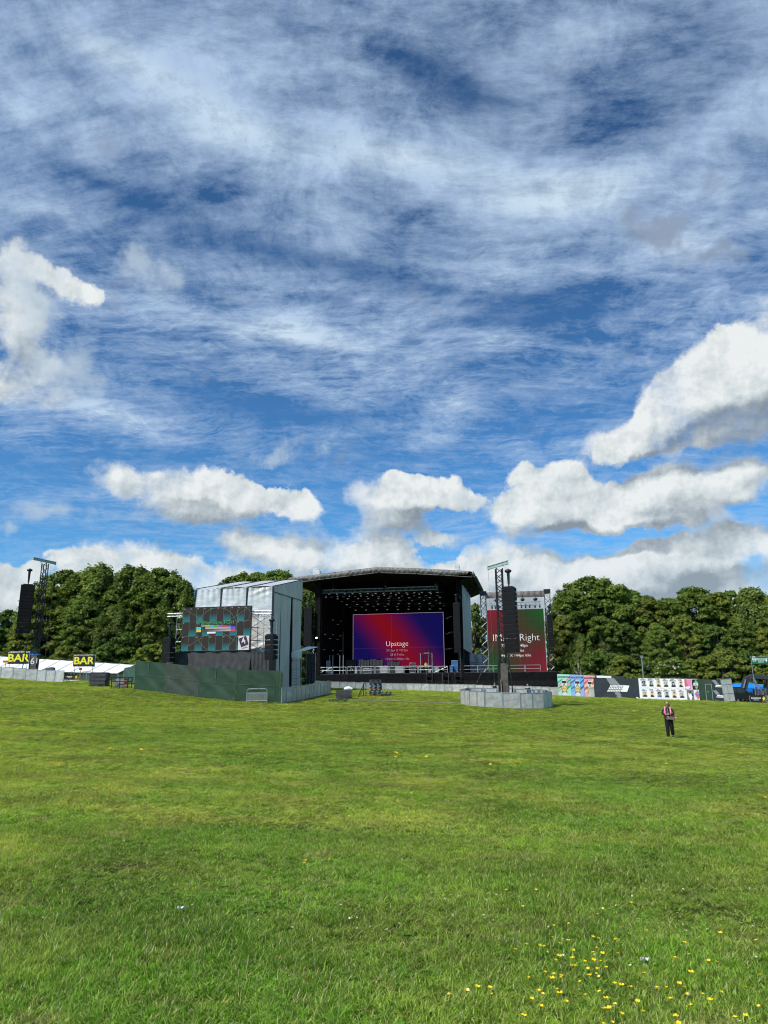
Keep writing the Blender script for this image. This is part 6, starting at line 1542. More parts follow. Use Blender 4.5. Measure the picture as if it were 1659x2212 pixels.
def walker():
    """woman looking down at her phone; built facing -Y, 1.68 m"""
    g = ground_at(1448, 1594); t = thing('person', 'woman in pink hi vis waistcoat and dark clothes looking at her phone on the grass', 'person', g, R(-20))
    s = at(1440, 1516, g.y).z - g.z; k = s / 1.66; t.scale = (k, k, k)
    NAVY = M('navy_jacket', (.008, .010, .030), .9, var=.25, scale=14); TRO = M('black_trousers', (.004, .004, .005), .95, var=.25, scale=12)
    PINK = M('hi_vis_pink', (.95, .10, .17), .6, var=.08, scale=12); RFL = M('reflective_tape', (.75, .66, .62), .4, var=.05); HAIR = M('brown_hair', (.16, .09, .05), .55, var=.35, scale=40, stretch=(4, 4, .6))
    B = M('dark_glass', (.008, .008, .01), .15, var=0); BAG = M('khaki_bag', (.09, .11, .08), .7, var=.2, scale=15); SH = M('shoe_canvas', (.02, .02, .02), .7); SO = M('shoe_sole', (.6, .6, .58), .6)
    # the body: one skinned figure, pelvis as the root. +x is her left (right in the picture)
    V = [(0, 0, .92, .135, .10), (0, .0, 1.05, .12, .09), (0, .0, 1.20, .135, .095), (0, .01, 1.33, .15, .095), (0, .01, 1.40, .07, .065), (0, -.015, 1.46, .05, .05), (0, -.055, 1.53, .072, .085), (0, -.05, 1.60, .075, .088), (0, -.04, 1.64, .05, .06),
         (.085, 0, .84, .095, .09), (.11, .03, .50, .062, .065), (.13, .17, .12, .042, .045),
         (-.085, 0, .84, .095, .09), (-.075, -.03, .48, .062, .065), (-.08, -.0, .10, .042, .045),
         (.165, .01, 1.36, .055, .055), (.225, .02, 1.10, .045, .045), (.09, -.21, 1.07, .034, .032), (.045, -.265, 1.10, .026, .022),
         (-.165, .01, 1.36, .055, .055), (-.225, .02, 1.10, .045, .045), (-.10, -.21, 1.07, .034, .032), (-.05, -.265, 1.10, .026, .022)]
    E = [(0,1),(1,2),(2,3),(3,4),(4,5),(5,6),(6,7),(7,8),(0,9),(9,10),(10,11),(0,12),(12,13),(13,14),(3,15),(15,16),(16,17),(17,18),(3,19),(19,20),(20,21),(21,22)]
    skin_body('body', V, E, SKIN, t)
    mb = MB(); mb.ellipsoid((0, -.142, 1.545), (.013, .02, .018), 8, 6); mb.ellipsoid((0, -.128, 1.505), (.022, .012, .007), 8, 5)
    for sx in (-.078, .078): mb.ellipsoid((sx, -.045, 1.555), (.012, .02, .03), 8, 6)
    mb.build('face_features', SKIN, t)
    # hands: palm, four fingers and a thumb each, closed round the phone
    for sx in (-1, 1):
        hv = [(sx * .05, -.262, 1.10, .022, .016), (sx * .040, -.295, 1.105, .028, .013)]; he = [(0, 1)]; n = 2
        for i, (dz, ln) in enumerate(((.028, .05), (.010, .056), (-.008, .052), (-.024, .042))):
            hv += [(sx * .030, -.312, 1.105 + dz, .0085, .0085), (sx * .006, -.325, 1.105 + dz, .0078, .0078), (sx * (.006 - ln * .3), -.312, 1.105 + dz, .007, .007)]; he += [(1, n), (n, n + 1), (n + 1, n + 2)]; n += 3
        hv += [(sx * .045, -.275, 1.128, .010, .010), (sx * .026, -.285, 1.147, .009, .009), (sx * .010, -.288, 1.150, .008, .008)]; he += [(0, n), (n, n + 1), (n + 1, n + 2)]
        skin_body('hand', hv, he, SKIN, t, 1)
    # clothing follows the body
    J = [(0, 0, .98, .155, .125), (0, 0, 1.10, .145, .115), (0, 0, 1.25, .155, .118), (0, .01, 1.35, .165, .112), (0, .015, 1.405, .09, .08),
         (.175, .01, 1.36, .075, .075), (.245, .03, 1.10, .066, .064), (.125, -.18, 1.06, .050, .048), (.085, -.215, 1.07, .042, .04),
         (-.175, .01, 1.36, .075, .075), (-.245, .03, 1.10, .066, .064), (-.135, -.18, 1.06, .050, .048), (-.095, -.215, 1.07, .042, .04)]
    skin_body('jacket', J, [(0,1),(1,2),(2,3),(3,4),(3,5),(5,6),(6,7),(7,8),(3,9),(9,10),(10,11),(11,12)], NAVY, t)
    T = [(0, 0, .97, .155, .12), (.095, 0, .82, .118, .112), (.115, .03, .50, .102, .105), (.135, .16, .20, .088, .088), (.14, .19, .12, .094, .094), (-.085, 0, .82, .118, .112), (-.078, -.04, .50, .096, .098), (-.082, -.005, .14, .082, .082), (-.082, -.005, .07, .085, .088)]
    skin_body('trousers', T, [(0,1),(1,2),(2,3),(3,4),(0,5),(5,6),(6,7),(7,8)], TRO, t)
    mb = MB()                                    # waistcoat: open front panels, back, and a tail blown out to her left
    def front(sx):
        def P(s, q):
            a = R(26 + 56 * s); r_x, r_y = .195, .150; z = .97 + (1.43 - .97) * q; sh = 1 - .30 * max(0, q - .72) / .28
            fl = .0 if sx < 0 else .10 * (1 - q) ** 2
            return (sx * (math.sin(a) * r_x * sh + fl * s), -math.cos(a) * r_y * (1 - .25 * q) + .01, z)
        return P
    mb.sheet(front(-1), 8, 12); mb.sheet(front(1), 8, 12)
    mb.sheet(lambda s, q: (math.sin(R(-84 + 168 * s)) * .198 * (1 - .3 * max(0, q - .72) / .28), math.cos(R(-84 + 168 * s)) * .15 + .01, .90 + .53 * q), 12, 10)
    mb.sheet(lambda s, q: (.12 + .24 * s + .03 * math.sin(q * 5), -.06 + .10 * s + .03 * math.sin(s * 9), .80 + .12 * s * (1 - q) + (.26 - .08 * s) * q), 10, 8)
    w = mb.build('waistcoat', PINK, t); so = w.modifiers.new('th', 'SOLIDIFY'); so.thickness = .008
    mb = MB(); mb.sheet(lambda s, q: (.125 + .235 * s, -.075 + .10 * s, .815 + .12 * s * 1 - .015 + .035 * q), 8, 2)
    for sx in (-1, 1): mb.sheet(lambda s, q: (sx * (.11 + .018 * s + .07 * (1 - q) * .2), -.135 + .02 * q, 1.14 + .29 * q), 3, 8)
    w = mb.build('reflective_band', RFL, w if False else t); so = w.modifiers.new('th', 'SOLIDIFY'); so.thickness = .006; so.offset = 0
    mb = MB(); mb.ellipsoid((0, .0, 1.622), (.086, .098, .075), 16, 10); mb.sheet(lambda s, q: (-.085 + .18 * s + .05 * (1 - q), .045 + .05 * math.sin(s * 3.14) + .02 * (1 - q), 1.36 + .26 * q), 10, 8)
    mb.sheet(lambda s, q: (.078 + .02 * math.sin(q * 5) + .03 * (1 - q), -.07 + .13 * s, 1.36 + .25 * q), 6, 8); mb.sheet(lambda s, q: (-.082 - .004 * math.sin(q * 5), -.03 + .09 * s, 1.42 + .2 * q), 5, 6)
    w = mb.build('hair', HAIR, t); so = w.modifiers.new('th', 'SOLIDIFY'); so.thickness = .02
    mb = MB(); mb.ellipsoid((-.032, -.136, 1.565), (.030, .012, .022), 10, 6); mb.ellipsoid((.032, -.136, 1.565), (.030, .012, .022), 10, 6); mb.bar((-.01, -.142, 1.57), (.01, -.142, 1.57), .006)
    for sx in (-1, 1): mb.bar((sx * .062, -.13, 1.57), (sx * .08, -.05, 1.575), .006)
    mb.build('sunglasses', B, t)
    for sx, y in ((-.082, -.03), (.135, .17)):
        mb = MB(); mb.ellipsoid((sx, y - .05, .055), (.048, .125, .05), 12, 8); sh_ = mb.build('shoe', SH, t); mb = MB(); mb.ellipsoid((sx, y - .055, .022), (.053, .135, .022), 14, 6); mb.build('sole', SO, sh_)
    mb = MB(); mb.path([(-.02, -.13, 1.38), (.0, -.17, 1.2), (.01, -.2, 1.0)], .008, 5); mb.build('lanyard', M('lanyard_cloth', (.30, .27, .20), .7), t)
    ph = MB(); ph.box((0, -.305, 1.112), (.075, .010, .145), Matrix.Rotation(R(90), 3, 'Y') @ Matrix.Identity(3)); o = ph.build('phone', B); o.location = g; o.rotation_euler = (0, 0, R(-20)); o.scale = (k, k, k); tag(o, 'black phone held in both hands by the woman in pink', 'phone')
    mb = MB(); mb.box((.13, -.19, .90), (.30, .10, .16), Matrix.Rotation(R(16), 3, 'Y')); o = mb.build('body', BAG); bt = thing('shoulder_bag', 'grey green shoulder bag hanging at the hip of the woman in pink', 'bag', g, R(-20)); bt.scale = (k, k, k); o.parent = bt; bv = o.modifiers.new('b', 'BEVEL'); bv.width = .035; bv.segments = 3
    mb = MB(); mb.path([(.02, -.19, .98), (-.05, -.165, 1.18), (-.13, -.09, 1.40), (-.12, .08, 1.42), (.05, .15, 1.2), (.2, .02, 1.0)], .009, 5); mb.build('strap', BAG, bt)
    mb = MB(); mb.path([(.0, -.23, .98), (-.005, -.25, .93), (.01, -.24, .86)], .014, 6); mb.build('tag', M('lanyard_cloth', (0, 0, 0)), bt)
walker()

def crew(label, foot, height, yaw, top, bottom, arms, hairc=(.04, .03, .025), extra=None):
    t = thing('person', label, 'person', foot, yaw); k = height / 1.75; t.scale = (k, k, k)
    a, b = arms
    V = [(0, 0, .95, .14, .10), (0, 0, 1.10, .13, .095), (0, .0, 1.28, .15, .10), (0, 0, 1.42, .16, .095), (0, 0, 1.50, .06, .06), (0, -.02, 1.56, .05, .05), (0, -.03, 1.64, .075, .088), (0, -.03, 1.71, .06, .075),
         (.09, 0, .88, .095, .09), (.10, -.02, .50, .065, .068), (.10, .02, .08, .045, .05), (-.09, 0, .88, .095, .09), (-.10, -.02, .50, .065, .068), (-.10, .02, .08, .045, .05)]
    E = [(0,1),(1,2),(2,3),(3,4),(4,5),(5,6),(6,7),(0,8),(8,9),(9,10),(0,11),(11,12),(12,13)]; n = len(V)
    for sx, (el, ha) in ((1, a), (-1, b)):
        V += [(sx * .18, 0, 1.44, .055, .055), (*el, .044, .044), (*ha, .030, .028), (ha[0], ha[1] - .06, ha[2], .034, .018), (ha[0], ha[1] - .11, ha[2] - .01, .022, .012)]; E += [(3, n), (n, n+1), (n+1, n+2), (n+2, n+3), (n+3, n+4)]; n += 5
    skin_body('body', V, E, SKIN, t)
    J = [(0, 0, .98, .155, .115), (0, 0, 1.15, .148, .11), (0, 0, 1.30, .165, .115), (0, 0, 1.43, .17, .11), (.19, 0, 1.43, .07, .07), (a[0][0]*.95, a[0][1]*.8, (a[0][2] + 1.43*.5) / 1.5, .062, .062), (-.19, 0, 1.43, .07, .07), (b[0][0]*.95, b[0][1]*.8, (b[0][2] + 1.43*.5) / 1.5, .062, .062)]
    skin_body('top', J, [(0,1),(1,2),(2,3),(3,4),(4,5),(3,6),(6,7)], top, t)
    T = [(0, 0, .98, .152, .115), (.095, 0, .85, .112, .108), (.105, -.02, .50, .085, .088), (.105, .02, .08, .072, .075), (-.095, 0, .85, .112, .108), (-.105, -.02, .50, .085, .088), (-.105, .02, .08, .072, .075)]
    skin_body('trousers', T, [(0,1),(1,2),(2,3),(0,4),(4,5),(5,6)], bottom, t)
    mb = MB(); mb.ellipsoid((0, -.012, 1.70), (.086, .098, .085), 12, 8); mb.build('hair', M('hair_%d' % int(hairc[0] * 1000), hairc, .6), t)
    mb = MB()
    for sx in (-.1, .1): mb.ellipsoid((sx, -.04, .04), (.05, .13, .045), 10, 6)
    mb.build('shoes', BLKM, t)
BT = M('black_shirt', (.012, .012, .014), .8); BTR = M('black_work_trousers', (.014, .014, .016), .8); HV = M('hi_vis_yellow', (.55, .75, .03), .6, var=.05, emit=0)
p = at(*Z4(885, 1260), 64); g_ = gz(p.x, 64); crew('crew member in black t shirt standing inside the ring left of the mast', (p.x, 64, g_), at(*Z4(880, 1245), 64).z - g_, R(40), BT, BTR, (((.24, -.02, 1.18), (.16, -.22, 1.12)), ((-.24, -.02, 1.18), (-.14, -.24, 1.15))))
p = at(*Z4(1218, 1270), 63); g_ = gz(p.x, 63); crew('crew member in black shirt with fair hair inside the ring right of the mast', (p.x, 63, g_), at(*Z4(1215, 1262), 63).z - g_, R(-30), BT, BTR, (((.25, -.02, 1.18), (.20, -.15, 1.0)), ((-.25, -.02, 1.18), (-.2, -.15, 1.0))), (.30, .18, .12))
p = S.atd(*Z4(197, 1060), 1.4); crew('worker in yellow hi vis vest standing on the stage', S.w((p.x, 1.4, DK)), 1.7, R(20), HV, BTR, (((.25, -.02, 1.18), (.14, -.25, 1.15)), ((-.25, -.02, 1.18), (-.14, -.25, 1.15))))
p = S.atd(*Z3(780, 1165), 2.2); crew('person in dark clothes crouched over equipment left of centre stage', S.w((p.x, 2.2, DK)), 1.3, R(70), BT, BTR, (((.25, -.1, 1.18), (.14, -.35, .95)), ((-.25, -.1, 1.18), (-.14, -.35, .95))))

# ------------------------------------------------------------------ trees
def leaf_mat(name, c1, c2):
    m = bpy.data.materials.new(name); m.use_nodes = True; nt = NT(m.node_tree)
    for n in list(m.node_tree.nodes): m.node_tree.nodes.remove(n)
    a = nt.n('ShaderNodeAttribute', attribute_name='shade').outputs['Fac']; rd = nt.n('ShaderNodeObjectInfo').outputs['Random']
    col = nt.mix(a, (*c1, 1), (*c2, 1)); col = nt.v('SCALE', col, nt.m('ADD', .82, nt.m('MULTIPLY', rd, .36)))
    d = nt.n('ShaderNodeBsdfDiffuse'); nt.put(d.inputs[0], col); tr = nt.n('ShaderNodeBsdfTranslucent'); nt.put(tr.inputs[0], nt.v('MULTIPLY', col, (1.1, 1.2, .5)))
    gl = nt.n('ShaderNodeBsdfGlossy'); gl.inputs['Roughness'].default_value = .45; gl.inputs[0].default_value = (1, 1, 1, 1)
    m1 = nt.n('ShaderNodeMixShader'); m1.inputs[0].default_value = .34; nt.put(m1.inputs[1], d.outputs[0]); nt.put(m1.inputs[2], tr.outputs[0])
    m2 = nt.n('ShaderNodeMixShader'); m2.inputs[0].default_value = .012; nt.put(m2.inputs[1], m1.outputs[0]); nt.put(m2.inputs[2], gl.outputs[0])
    nt.put(nt.n('ShaderNodeOutputMaterial').inputs[0], m2.outputs[0]); return m
BARK = M('bark', (.09, .075, .06), .9, var=.3, scale=4, bump=.5); BIRCH = M('birch_bark', (.45, .43, .40), .8, var=.3, scale=5)
def crown_mesh(name, seed, w, h, z0, nl, nleaf, lsize, mat, shape=1.0, droop=.0, flat_=.75, flowers=None):
    """crown: leaf clumps (lobes) spread over an uneven envelope, each built of many small leaf-sized faces"""
    r = np.random.RandomState(seed); lob = []; nl = int(nl * 1.9)
    k = 0
    while len(lob) < nl and k < nl * 30:
        k += 1; a = r.uniform(0, 6.283); t = r.uniform(0, 1) ** .8
        env = (math.sin(math.pi * min(1, .12 + .86 * t)) ** .55) if shape == 1 else (1 - t) ** .5 * (.35 + .65 * min(1, t * 5 + .3))
        rad = w / 2 * env * (r.uniform(.62, 1.0) if r.rand() < .8 else r.uniform(.1, .6)) * (1 + .16 * math.sin(2 * a + seed) + .10 * math.sin(5 * a))
        lob.append((math.cos(a) * rad, math.sin(a) * rad, z0 + h * t, w * r.uniform(.05, .125) * (1.1 - .35 * t)))
    lob = np.array(lob); vol = lob[:, 3] ** 2; cnt = (nleaf * vol / vol.sum()).astype(int)
    P, NN, SH = [], [], []
    for (x, y, z, s), n in zip(lob, cnt):
        d = r.normal(size=(n, 3)); d /= np.linalg.norm(d, axis=1)[:, None]; d[:, 2] = np.where(d[:, 2] < -.25, -d[:, 2] * .6, d[:, 2])
        rr = s * (r.rand(n) ** .28) * (1 + .22 * np.sin(d[:, 0] * 7 + x) * np.sin(d[:, 1] * 6 + z))
        p = np.c_[x + d[:, 0] * rr, y + d[:, 1] * rr, z + d[:, 2] * rr * flat_ - droop * s * (np.hypot(d[:, 0], d[:, 1]) ** 2)]
        P.append(p); nn = d * .85 + np.array([0, 0, .35]) + r.normal(size=(n, 3)) * .38; NN.append(nn); SH.append(np.clip(r.normal(.45, .22, n) + r.normal(0, .22), 0, 1))
    P, NN, SH = map(np.concatenate, (P, NN, SH)); n = len(P)
    NN /= np.linalg.norm(NN, axis=1)[:, None]; t1 = np.cross(NN, r.normal(size=(n, 3))); t1 /= np.linalg.norm(t1, axis=1)[:, None]; t2 = np.cross(NN, t1)
    sz = lsize * r.uniform(.6, 1.4, n)[:, None]
    A = P - t1 * sz * .62; B = P + t2 * sz * .36 + NN * sz * .1; C = P + t1 * sz * .62; D = P - t2 * sz * .36 + NN * sz * .1
    vs = np.stack([A, B, C, D], 1).reshape(-1, 3); me = bpy.data.meshes.new(name)
    me.vertices.add(4 * n); me.vertices.foreach_set('co', vs.ravel()); me.loops.add(4 * n); me.loops.foreach_set('vertex_index', np.arange(4 * n)); me.polygons.add(n); me.polygons.foreach_set('loop_start', np.arange(0, 4 * n, 4)); me.update(calc_edges=True)
    at_ = me.attributes.new('shade', 'FLOAT', 'POINT'); at_.data.foreach_set('value', np.repeat(SH, 4)); me.materials.append(mat)
    if flowers is not None: me.materials.append(flowers); mi = (r.rand(n) < .07).astype(np.int32); me.polygons.foreach_set('material_index', mi)
    return me, lob
def trunk_mesh(name, seed, lob, z0, h, rad, mat):
    r = random.Random(seed); mb = MB(); top = z0 + h * .55
    pts = [Vector((0, 0, -.3)), Vector((r.uniform(-.2, .2), r.uniform(-.2, .2), z0 * .6 + .5)), Vector((r.uniform(-.5, .5), r.uniform(-.5, .5), z0 + h * .25)), Vector((r.uniform(-.8, .8), r.uniform(-.8, .8), top))]
    rs = [rad * 1.3, rad, rad * .7, rad * .3]
    for i in range(3): mb.tube(pts[i], pts[i+1], rs[i], 9, r2=rs[i+1])
    for x, y, z, s in lob[::3]:
        b = pts[1].lerp(pts[3], min(1, max(0, (z - z0) / h * .8))); e = Vector((x * .9, y * .9, z)); m = b.lerp(e, .5) + Vector((0, 0, -.05 * (e - b).length)); mb.tube(b, m, rad * .3, 5, r2=rad * .2); mb.tube(m, e, rad * .2, 5, r2=rad * .05)
    o = mb.build(name, mat); me = o.data; bpy.data.objects.remove(o); return me
KINDS = {}
def kind(nm, seed, w, h, z0, nl, nleaf, ls, mat, rad=.38, bark=BARK, **kw):
    cm, lob = crown_mesh('crown', seed, w, h, z0, nl, nleaf, ls, mat, **kw); KINDS[nm] = (cm, trunk_mesh('trunk', seed, lob, z0, h, rad, bark), z0 + h, w)
L1 = leaf_mat('leaf_mid', (.070, .125, .018), (.195, .260, .044)); L2 = leaf_mat('leaf_dark', (.045, .090, .016), (.125, .190, .032)); L3 = leaf_mat('leaf_yellow', (.100, .145, .020), (.260, .290, .048)); L4 = leaf_mat('leaf_willow', (.085, .140, .028), (.225, .280, .062))
kind('oak', 11, 12, 14.0, 3.0, 150, 41600, 0.34, L1); kind('oak2', 12, 13, 15.5, 2.5, 175, 44800, 0.34, L1, flat_=.7); kind('beech', 13, 11, 15, 2.5, 162, 41600, 0.33, L2)
kind('willow', 14, 11, 15, 2.0, 150, 44800, 0.30, L4, droop=.8, flat_=.9); kind('lime', 15, 10.5, 14, 2.5, 150, 38400, 0.33, L3); kind('poplar', 16, 6, 15.0, 1.5, 100, 22400, 0.30, L4, shape=1, flat_=1.0, droop=.2)
kind('bush', 17, 8, 6.5, .2, 75, 19200, 0.28, L3); kind('darkbush', 18, 8, 7, .2, 75, 19200, 0.30, L2)
FL = M('elder_flower', (.62, .60, .45), .7, var=.1); kind('elder', 19, 7, 6.2, .2, 75, 17600, 0.25, L1, flowers=FL)
kind('birch', 20, 4.5, 7.5, 4.5, 34, 3200, .22, L3, rad=.16, bark=BIRCH, droop=.5)
def tree(k, u, vtop, Y, label, group, wide=1.0, rz=None, base=None, name='tree', cat='tree'):
    cm, tm, H, w = KINDS[k]; p = at(u, vtop, Y); g = gz(p.x, min(Y, 170)) if base is None else base
    s = (p.z - g) / (H * 1.03); t = thing(name, label, cat, (p.x, Y, g), rnd.uniform(0, 6.28) if rz is None else rz, group); t.scale = (s * wide, s * wide, s)
    for n, me in (('trunk', tm), ('crown', cm)): o = bpy.data.objects.new(n, me); COL.objects.link(o); o.parent = t
    return t
GL, GR, GM_ = 'tall trees at the left behind the bar', 'tall trees at the right behind the hoardings', 'trees behind the stage'
lefts = [('willow', 215, 1214, 122, 1.05, 'tallest round crowned tree left of centre in the left belt'), ('oak', 150, 1228, 124, 1.0, 'broad leafy tree right of the far delay tower mast'), ('willow', 290, 1217, 124, 1.0, 'tall feathery tree in the middle of the left belt'),
    ('oak2', 350, 1224, 121, .9, 'tall tree at the right shoulder of the left belt'), ('willow', 392, 1246, 119, .8, 'lower tree ending the left belt beside the silver tower'), ('lime', 112, 1262, 118, .9, 'yellow green tree behind the far delay tower mast'), ('beech', 20, 1312, 132, 1.0, 'darker tree low at the far left edge'), ('oak', -50, 1320, 130, 1.0, 'dark tree cut by the left edge of the view'),
    ('lime', 60, 1335, 117, .9, 'yellowish lower tree behind the hanging speakers at the left'), ('willow', 255, 1300, 115, .9, 'drooping middle height tree before the left belt'), ('lime', 330, 1310, 113, .75, 'drooping bright tree low in the left belt'), ('oak2', 180, 1290, 116, .85, 'middle height leafy tree in front of the left belt'), ('willow', 440, 1290, 118, .8, 'tree partly hidden behind the silver mixing tower'),
    ('darkbush', 240, 1385, 110, .9, 'dark bush at the foot of the left belt'), ('bush', 150, 1392, 110, .9, 'bright bush behind the white marquee roof'), ('bush', 330, 1388, 108, .9, 'bright round bush at the right of the marquee'), ('darkbush', 60, 1398, 111, .9, 'dark bush behind the left BAR sign'), ('darkbush', 390, 1392, 107, .9, 'dark bush left of the green hoarding'), ('bush', -20, 1402, 110, 1.0, 'bush cut by the left edge behind the bar'), ('darkbush', 290, 1360, 112, 1.0, 'deep green bush in the middle of the left belt')]
for k, u, v, Y, wd, lb in lefts: tree(k, u, v + 5, Y, lb, GL, wd)
mids = [('oak', 545, 1235, 150, .9, 'tree top showing above the silver mixing tower roof'), ('oak2', 600, 1232, 150, .9, 'second tree top above the mixing tower roof, nearer the stage'), ('beech', 500, 1246, 150, .8, 'low tree top left above the mixing tower roof'), ('willow', 662, 1262, 148, .75, 'tree in the gap between mixing tower and stage'), ('poplar', 645, 1300, 143, .9, 'narrow tree left of the stage opening'),
    ('poplar', 1024, 1300, 150, .75, 'slim leaning tree in the gap right of the stage'), ('poplar', 1040, 1330, 152, .8, 'second slim tree behind the side screen tower'), ('poplar', 1078, 1345, 156, .9, 'tree partly hidden behind the side screen')]
for k, u, v, Y, wd, lb in mids: tree(k, u, v, Y, lb, GM_, wd)
rights = [('oak', 1272, 1247, 126, 1.0, 'tallest domed tree at the left of the right belt'), ('oak2', 1232, 1275, 124, .9, 'broad tree right beside the end of the side screen'), ('oak', 1318, 1262, 125, .85, 'right shoulder of the tallest domed tree group'), ('beech', 1360, 1274, 140, .9, 'dark distant tree top right of the dome'), ('lime', 1400, 1290, 124, .85, 'yellow green tree in the dip of the right belt'), ('beech', 1437, 1292, 130, .85, 'dark tree in the dip of the right belt'),
    ('oak2', 1495, 1268, 122, .9, 'broad tree with spiky top in the right belt'), ('lime', 1545, 1280, 121, .8, 'olive tree between the two right summits'), ('beech', 1575, 1276, 126, .85, 'dark tree left of the last summit at the right'), ('willow', 1620, 1268, 119, .9, 'tall feathery tree near the right edge'), ('oak', 1680, 1280, 118, .9, 'tree cut by the right edge of the view'), ('oak2', 1740, 1270, 120, 1.0, 'tree outside the hoarding end at the far right'),
    ('lime', 1212, 1330, 118, .7, 'bright lower tree touching the side screen tower'), ('oak', 1300, 1330, 115, .8, 'middle height tree below the dome'), ('willow', 1250, 1370, 114, .7, 'drooping tree above the drink posters'), ('beech', 1350, 1345, 116, .8, 'deep green tree above the black hoarding'), ('oak2', 1420, 1350, 112, .7, 'leafy tree left of the flowering bush'), ('lime', 1480, 1335, 113, .7, 'olive tree above the poster wall'), ('beech', 1540, 1350, 112, .75, 'dark green tree above the end of the poster wall'), ('oak', 1600, 1340, 110, .75, 'leafy tree left of the exit sign'), ('lime', 1650, 1355, 108, .75, 'bright tree behind the exit sign'),
    ('darkbush', 1225, 1420, 110, .8, 'dark bush behind the first drink poster'), ('darkbush', 1290, 1410, 109, .9, 'dark bush behind the pink drink poster'), ('bush', 1345, 1418, 107, .9, 'bright bush above the charcoal hoarding'), ('darkbush', 1395, 1425, 106, .8, 'dark bush at the end of the charcoal hoarding'), ('bush', 1500, 1425, 103, .8, 'bush above the middle of the poster wall'), ('bush', 1560, 1405, 101, .9, 'bright bush above the green hoarding panels'), ('darkbush', 1610, 1410, 103, .9, 'dark bush behind the blue tarpaulin truck'), ('bush', 1655, 1415, 102, .9, 'bush cut by the right edge under the exit sign'), ('bush', 1200, 1440, 112, .7, 'small bush at the end of the stage skirt'), ('darkbush', 1530, 1420, 104, .8, 'dark bush right of the flowering bush')]
for k, u, v, Y, wd, lb in rights: tree(k, u, v, Y, lb, GR, wd)
tree('elder', 1447, 1420, 99, 'bush dotted with cream flowers above the poster wall', None, 1.0, name='flowering_bush', cat='bush')
tree('birch', 1248, 1392, 103, 'thin white stemmed birch rising behind the pink drink poster', None, .8, name='birch_tree')
p = at(1386, 1422, 97); g = gz(p.x, 97); mb = MB(); mb.tube((0, 0, 0), (0, 0, p.z - g), .07, 6); mb.b(-.12, .12, -.12, .12, p.z - g, p.z - g + .35); o = mb.build('slim_pole', GALV); o.location = (p.x, 97, g); tag(o, 'slim grey pole rising behind the left end of the poster wall', 'pole')

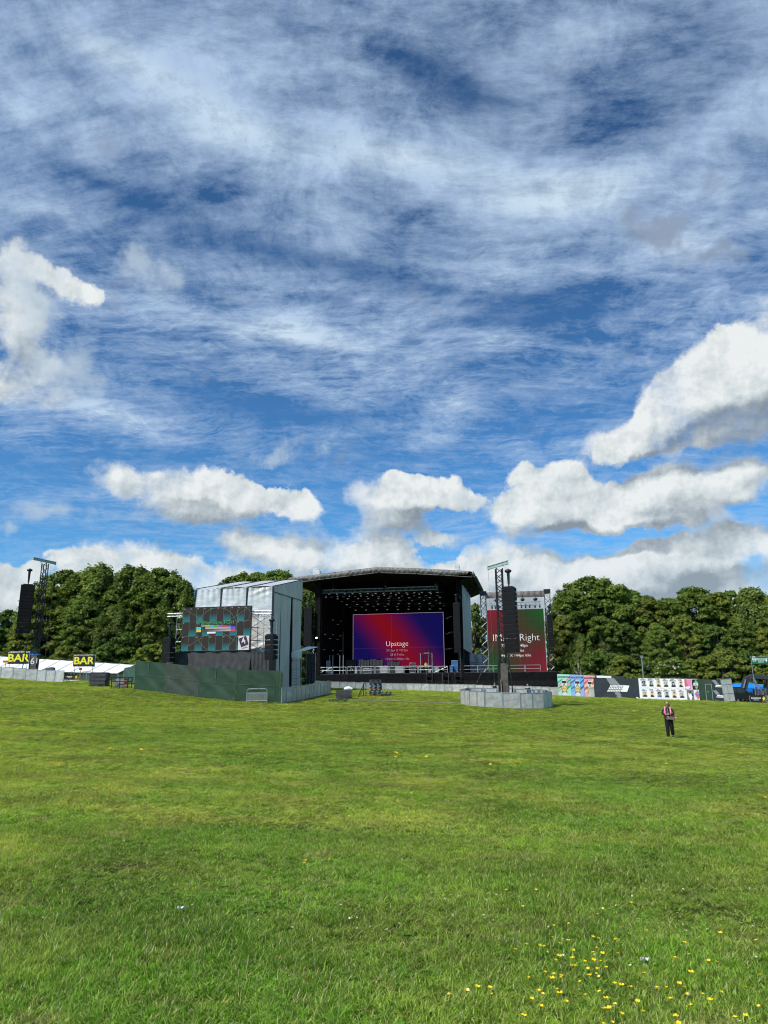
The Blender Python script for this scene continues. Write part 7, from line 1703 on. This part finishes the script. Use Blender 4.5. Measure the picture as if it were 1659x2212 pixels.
# ------------------------------------------------------------------ buttercups that can be told apart in the foreground
def buttercups():
    ym = M('buttercup_yellow', (.80, .56, .01), .35, var=.06, scale=60); gm = M('stem_green', (.07, .14, .02), .7)
    protos = []
    for q in range(3):
        mb = MB(); rg = random.Random(q); h = .10; lx, ly = rg.uniform(-.02, .02), rg.uniform(-.02, .02); mb.tube((0, 0, 0), (lx * .4, ly * .4, h * .55), .0011, 4, 1); mb.tube((lx * .4, ly * .4, h * .55), (lx, ly, h), .001, 4, 1)
        op = rg.uniform(.5, 1.0)
        for k in range(5):
            a = k * 1.2566 + q; c, s = math.cos(a), math.sin(a); P_ = lambda rr, w_, z: (lx + c * rr - s * w_, ly + s * rr + c * w_, h + z)
            mb.add([P_(.001, 0, 0), P_(.007, -.006, .003 * op + .002), P_(.013 * op + .003, -.0055, .009), P_(.0145 * op + .003, 0, .010), P_(.013 * op + .003, .0055, .009), P_(.007, .006, .003 * op + .002)], [(0, 1, 2, 3, 4, 5)], 0, True)
        mb.ellipsoid((lx, ly, h + .003), (.003, .003, .003), 6, 4, mi=2)
        for k in range(0): a = k * 2.1 + q; mb.add([(0, 0, .02), (.02 * math.cos(a - .4), .02 * math.sin(a - .4), .03), (.035 * math.cos(a), .035 * math.sin(a), .025), (.02 * math.cos(a + .4), .02 * math.sin(a + .4), .03)], [(0, 1, 2, 3)], 1)
        o = mb.build('buttercup', [ym, gm, GO]); protos.append(o)
    spots = []
    G6 = lambda x, y: ((1512 + x * .91139) * .54861, (2700 + y * .91139) * .54861)
    pts6 = [(620,1130),(651,1123),(722,1098),(747,1122),(787,1109),(722,1136),(708,1157),(736,1170),(737,1192),(828,1141),(818,1183),(849,1192),(802,1221),(834,1223),(692,1252),(747,1250),(764,1262),(769,1273),(726,1275),(891,1095),(938,1138),(959,1126),(940,1150),(907,1169),(906,1196),(933,1226),(951,1204),(959,1220),(882,1217),(905,1247),(891,1258),(891,1266),(877,1286),(949,1262),(1014,1100),(1014,1172),(943,962),(1040,1053),(1110,1069),(912,998),(1063,947),(815,1040),(738,1045),(665,1322),(695,1325),(745,1322),(786,1345),(801,1362),(636,1353),(672,1372),(494,1335),(452,1299),(401,1301),(338,1297),(287,1329),(573,1427),(583,960),(529,890),(660,880),(1066,1302),(990,1300),(1009,1300),(974,1330),(889,1345),(950,1356),(996,1370),(1005,1395),(975,1413),(923,1450),(1106,1361),(1157,1250)]
    pts6 += [(1256,1188),(1305,1126),(1305,1169),(1225,1248),(1255,1282),(1289,1297),(1240,1310),(1284,1310),(1185,1320),(1216,1323),(1312,1326),(1265,1362),(1372,1343),(1349,1392),(1258,1437),(1280,1425),(1294,1448),(1439,1370),(1438,1192),(1457,1207),(1451,1070),(1557,1314),(1616,1262),(1639,1108),(1654,1391),(1541,1445),(1559,1422),(1072,648),(1056,668),(1638,493),(1609,495),(642,1263),(792,1082),(584,1155),(1437,1321),(1319,1254),(1101,1417),(935,1103),(1005,1420),(974,1440)]
    spots += [G6(*p_) for p_ in pts6]
    G5 = lambda x, y: (x * .91139 * .54861, (2700 + y * .91139) * .54861)
    spots += [G5(*p_) for p_ in [(1267,767),(1314,759),(1329,776),(1421,764),(429,452),(471,455),(56,322),(82,335),(96,317),(105,320),(109,308),(222,326),(238,329),(245,332),(253,331),(262,325),(265,333),(277,320),(293,329),(298,320),(258,318),(270,322),(932,279),(1051,275),(1078,288),(1088,293),(1097,291),(1106,297),(1110,291),(1122,294),(1134,293),(1036,300),(1105,287)]]
    first = {}
    for i, (u, v) in enumerate(spots):
        far = v < 1700; q = i % 3; P_ = protos[q]
        g = ground_at(u, v + 0); d = math.hypot(g.x, g.y); s = rnd.uniform(.55, .95) * (1.25 if d < 9 else 1.8 if d < 14 else 2.6)
        hz = .10 * s; d_ = ray(u, v); d_ = d_ / d_.y; Y = g.y - hz / max(.05, -d_.z); g = Vector((d_.x * Y, Y, gz(d_.x * Y, Y)))
        if q in first: o = P_.copy(); COL.objects.link(o)
        else: o = P_; first[q] = 1
        o.location = g; o.rotation_euler = (rnd.uniform(-.3, .1), rnd.uniform(-.2, .2), rnd.uniform(0, 6.28)); o.scale = (s, s, s)
        if far: tag(o, 'yellow flower in the small cluster far out on the field', 'flower', 'yellow flowers far out on the field')
        elif u > 1060 and v > 2030: tag(o, 'yellow buttercup in the loose drift at the bottom right', 'flower', 'buttercups at the bottom right')
        else: tag(o, 'yellow buttercup scattered in the nearer grass away from the drift', 'flower', 'scattered buttercups in the grass')
    r = np.random.RandomState(9); x, y = [], []
    for (u, v, n, sx, sy) in [(40,1520,40,4,3),(15,1510,20,2,2),(70,1530,15,3,2),(130,1523,12,4,2),(300,1530,8,6,3),(600,1560,10,3,1),(1140,1630,14,5,1.5),(900,1530,14,14,2),(120,1640,8,3,1),(860,1665,6,.6,.4),(1050,1670,8,2,1)]:
        c = ground_at(u, v)
        for _ in range(n): x.append(c.x + r.normal(0, sx)); y.append(c.y + r.normal(0, sy))
    x, y = np.array(x), np.array(y); n = len(x)
    scatter('distant_flowers', 'far specks of yellow flowers spread over the field', [protos[0].data], np.c_[x, y, hgt(x, y)], np.c_[r.normal(0, .2, n), r.normal(0, .2, n), r.uniform(0, 6, n)], np.repeat(r.uniform(2.5, 4.0, (n, 1)), 3, 1))
buttercups()
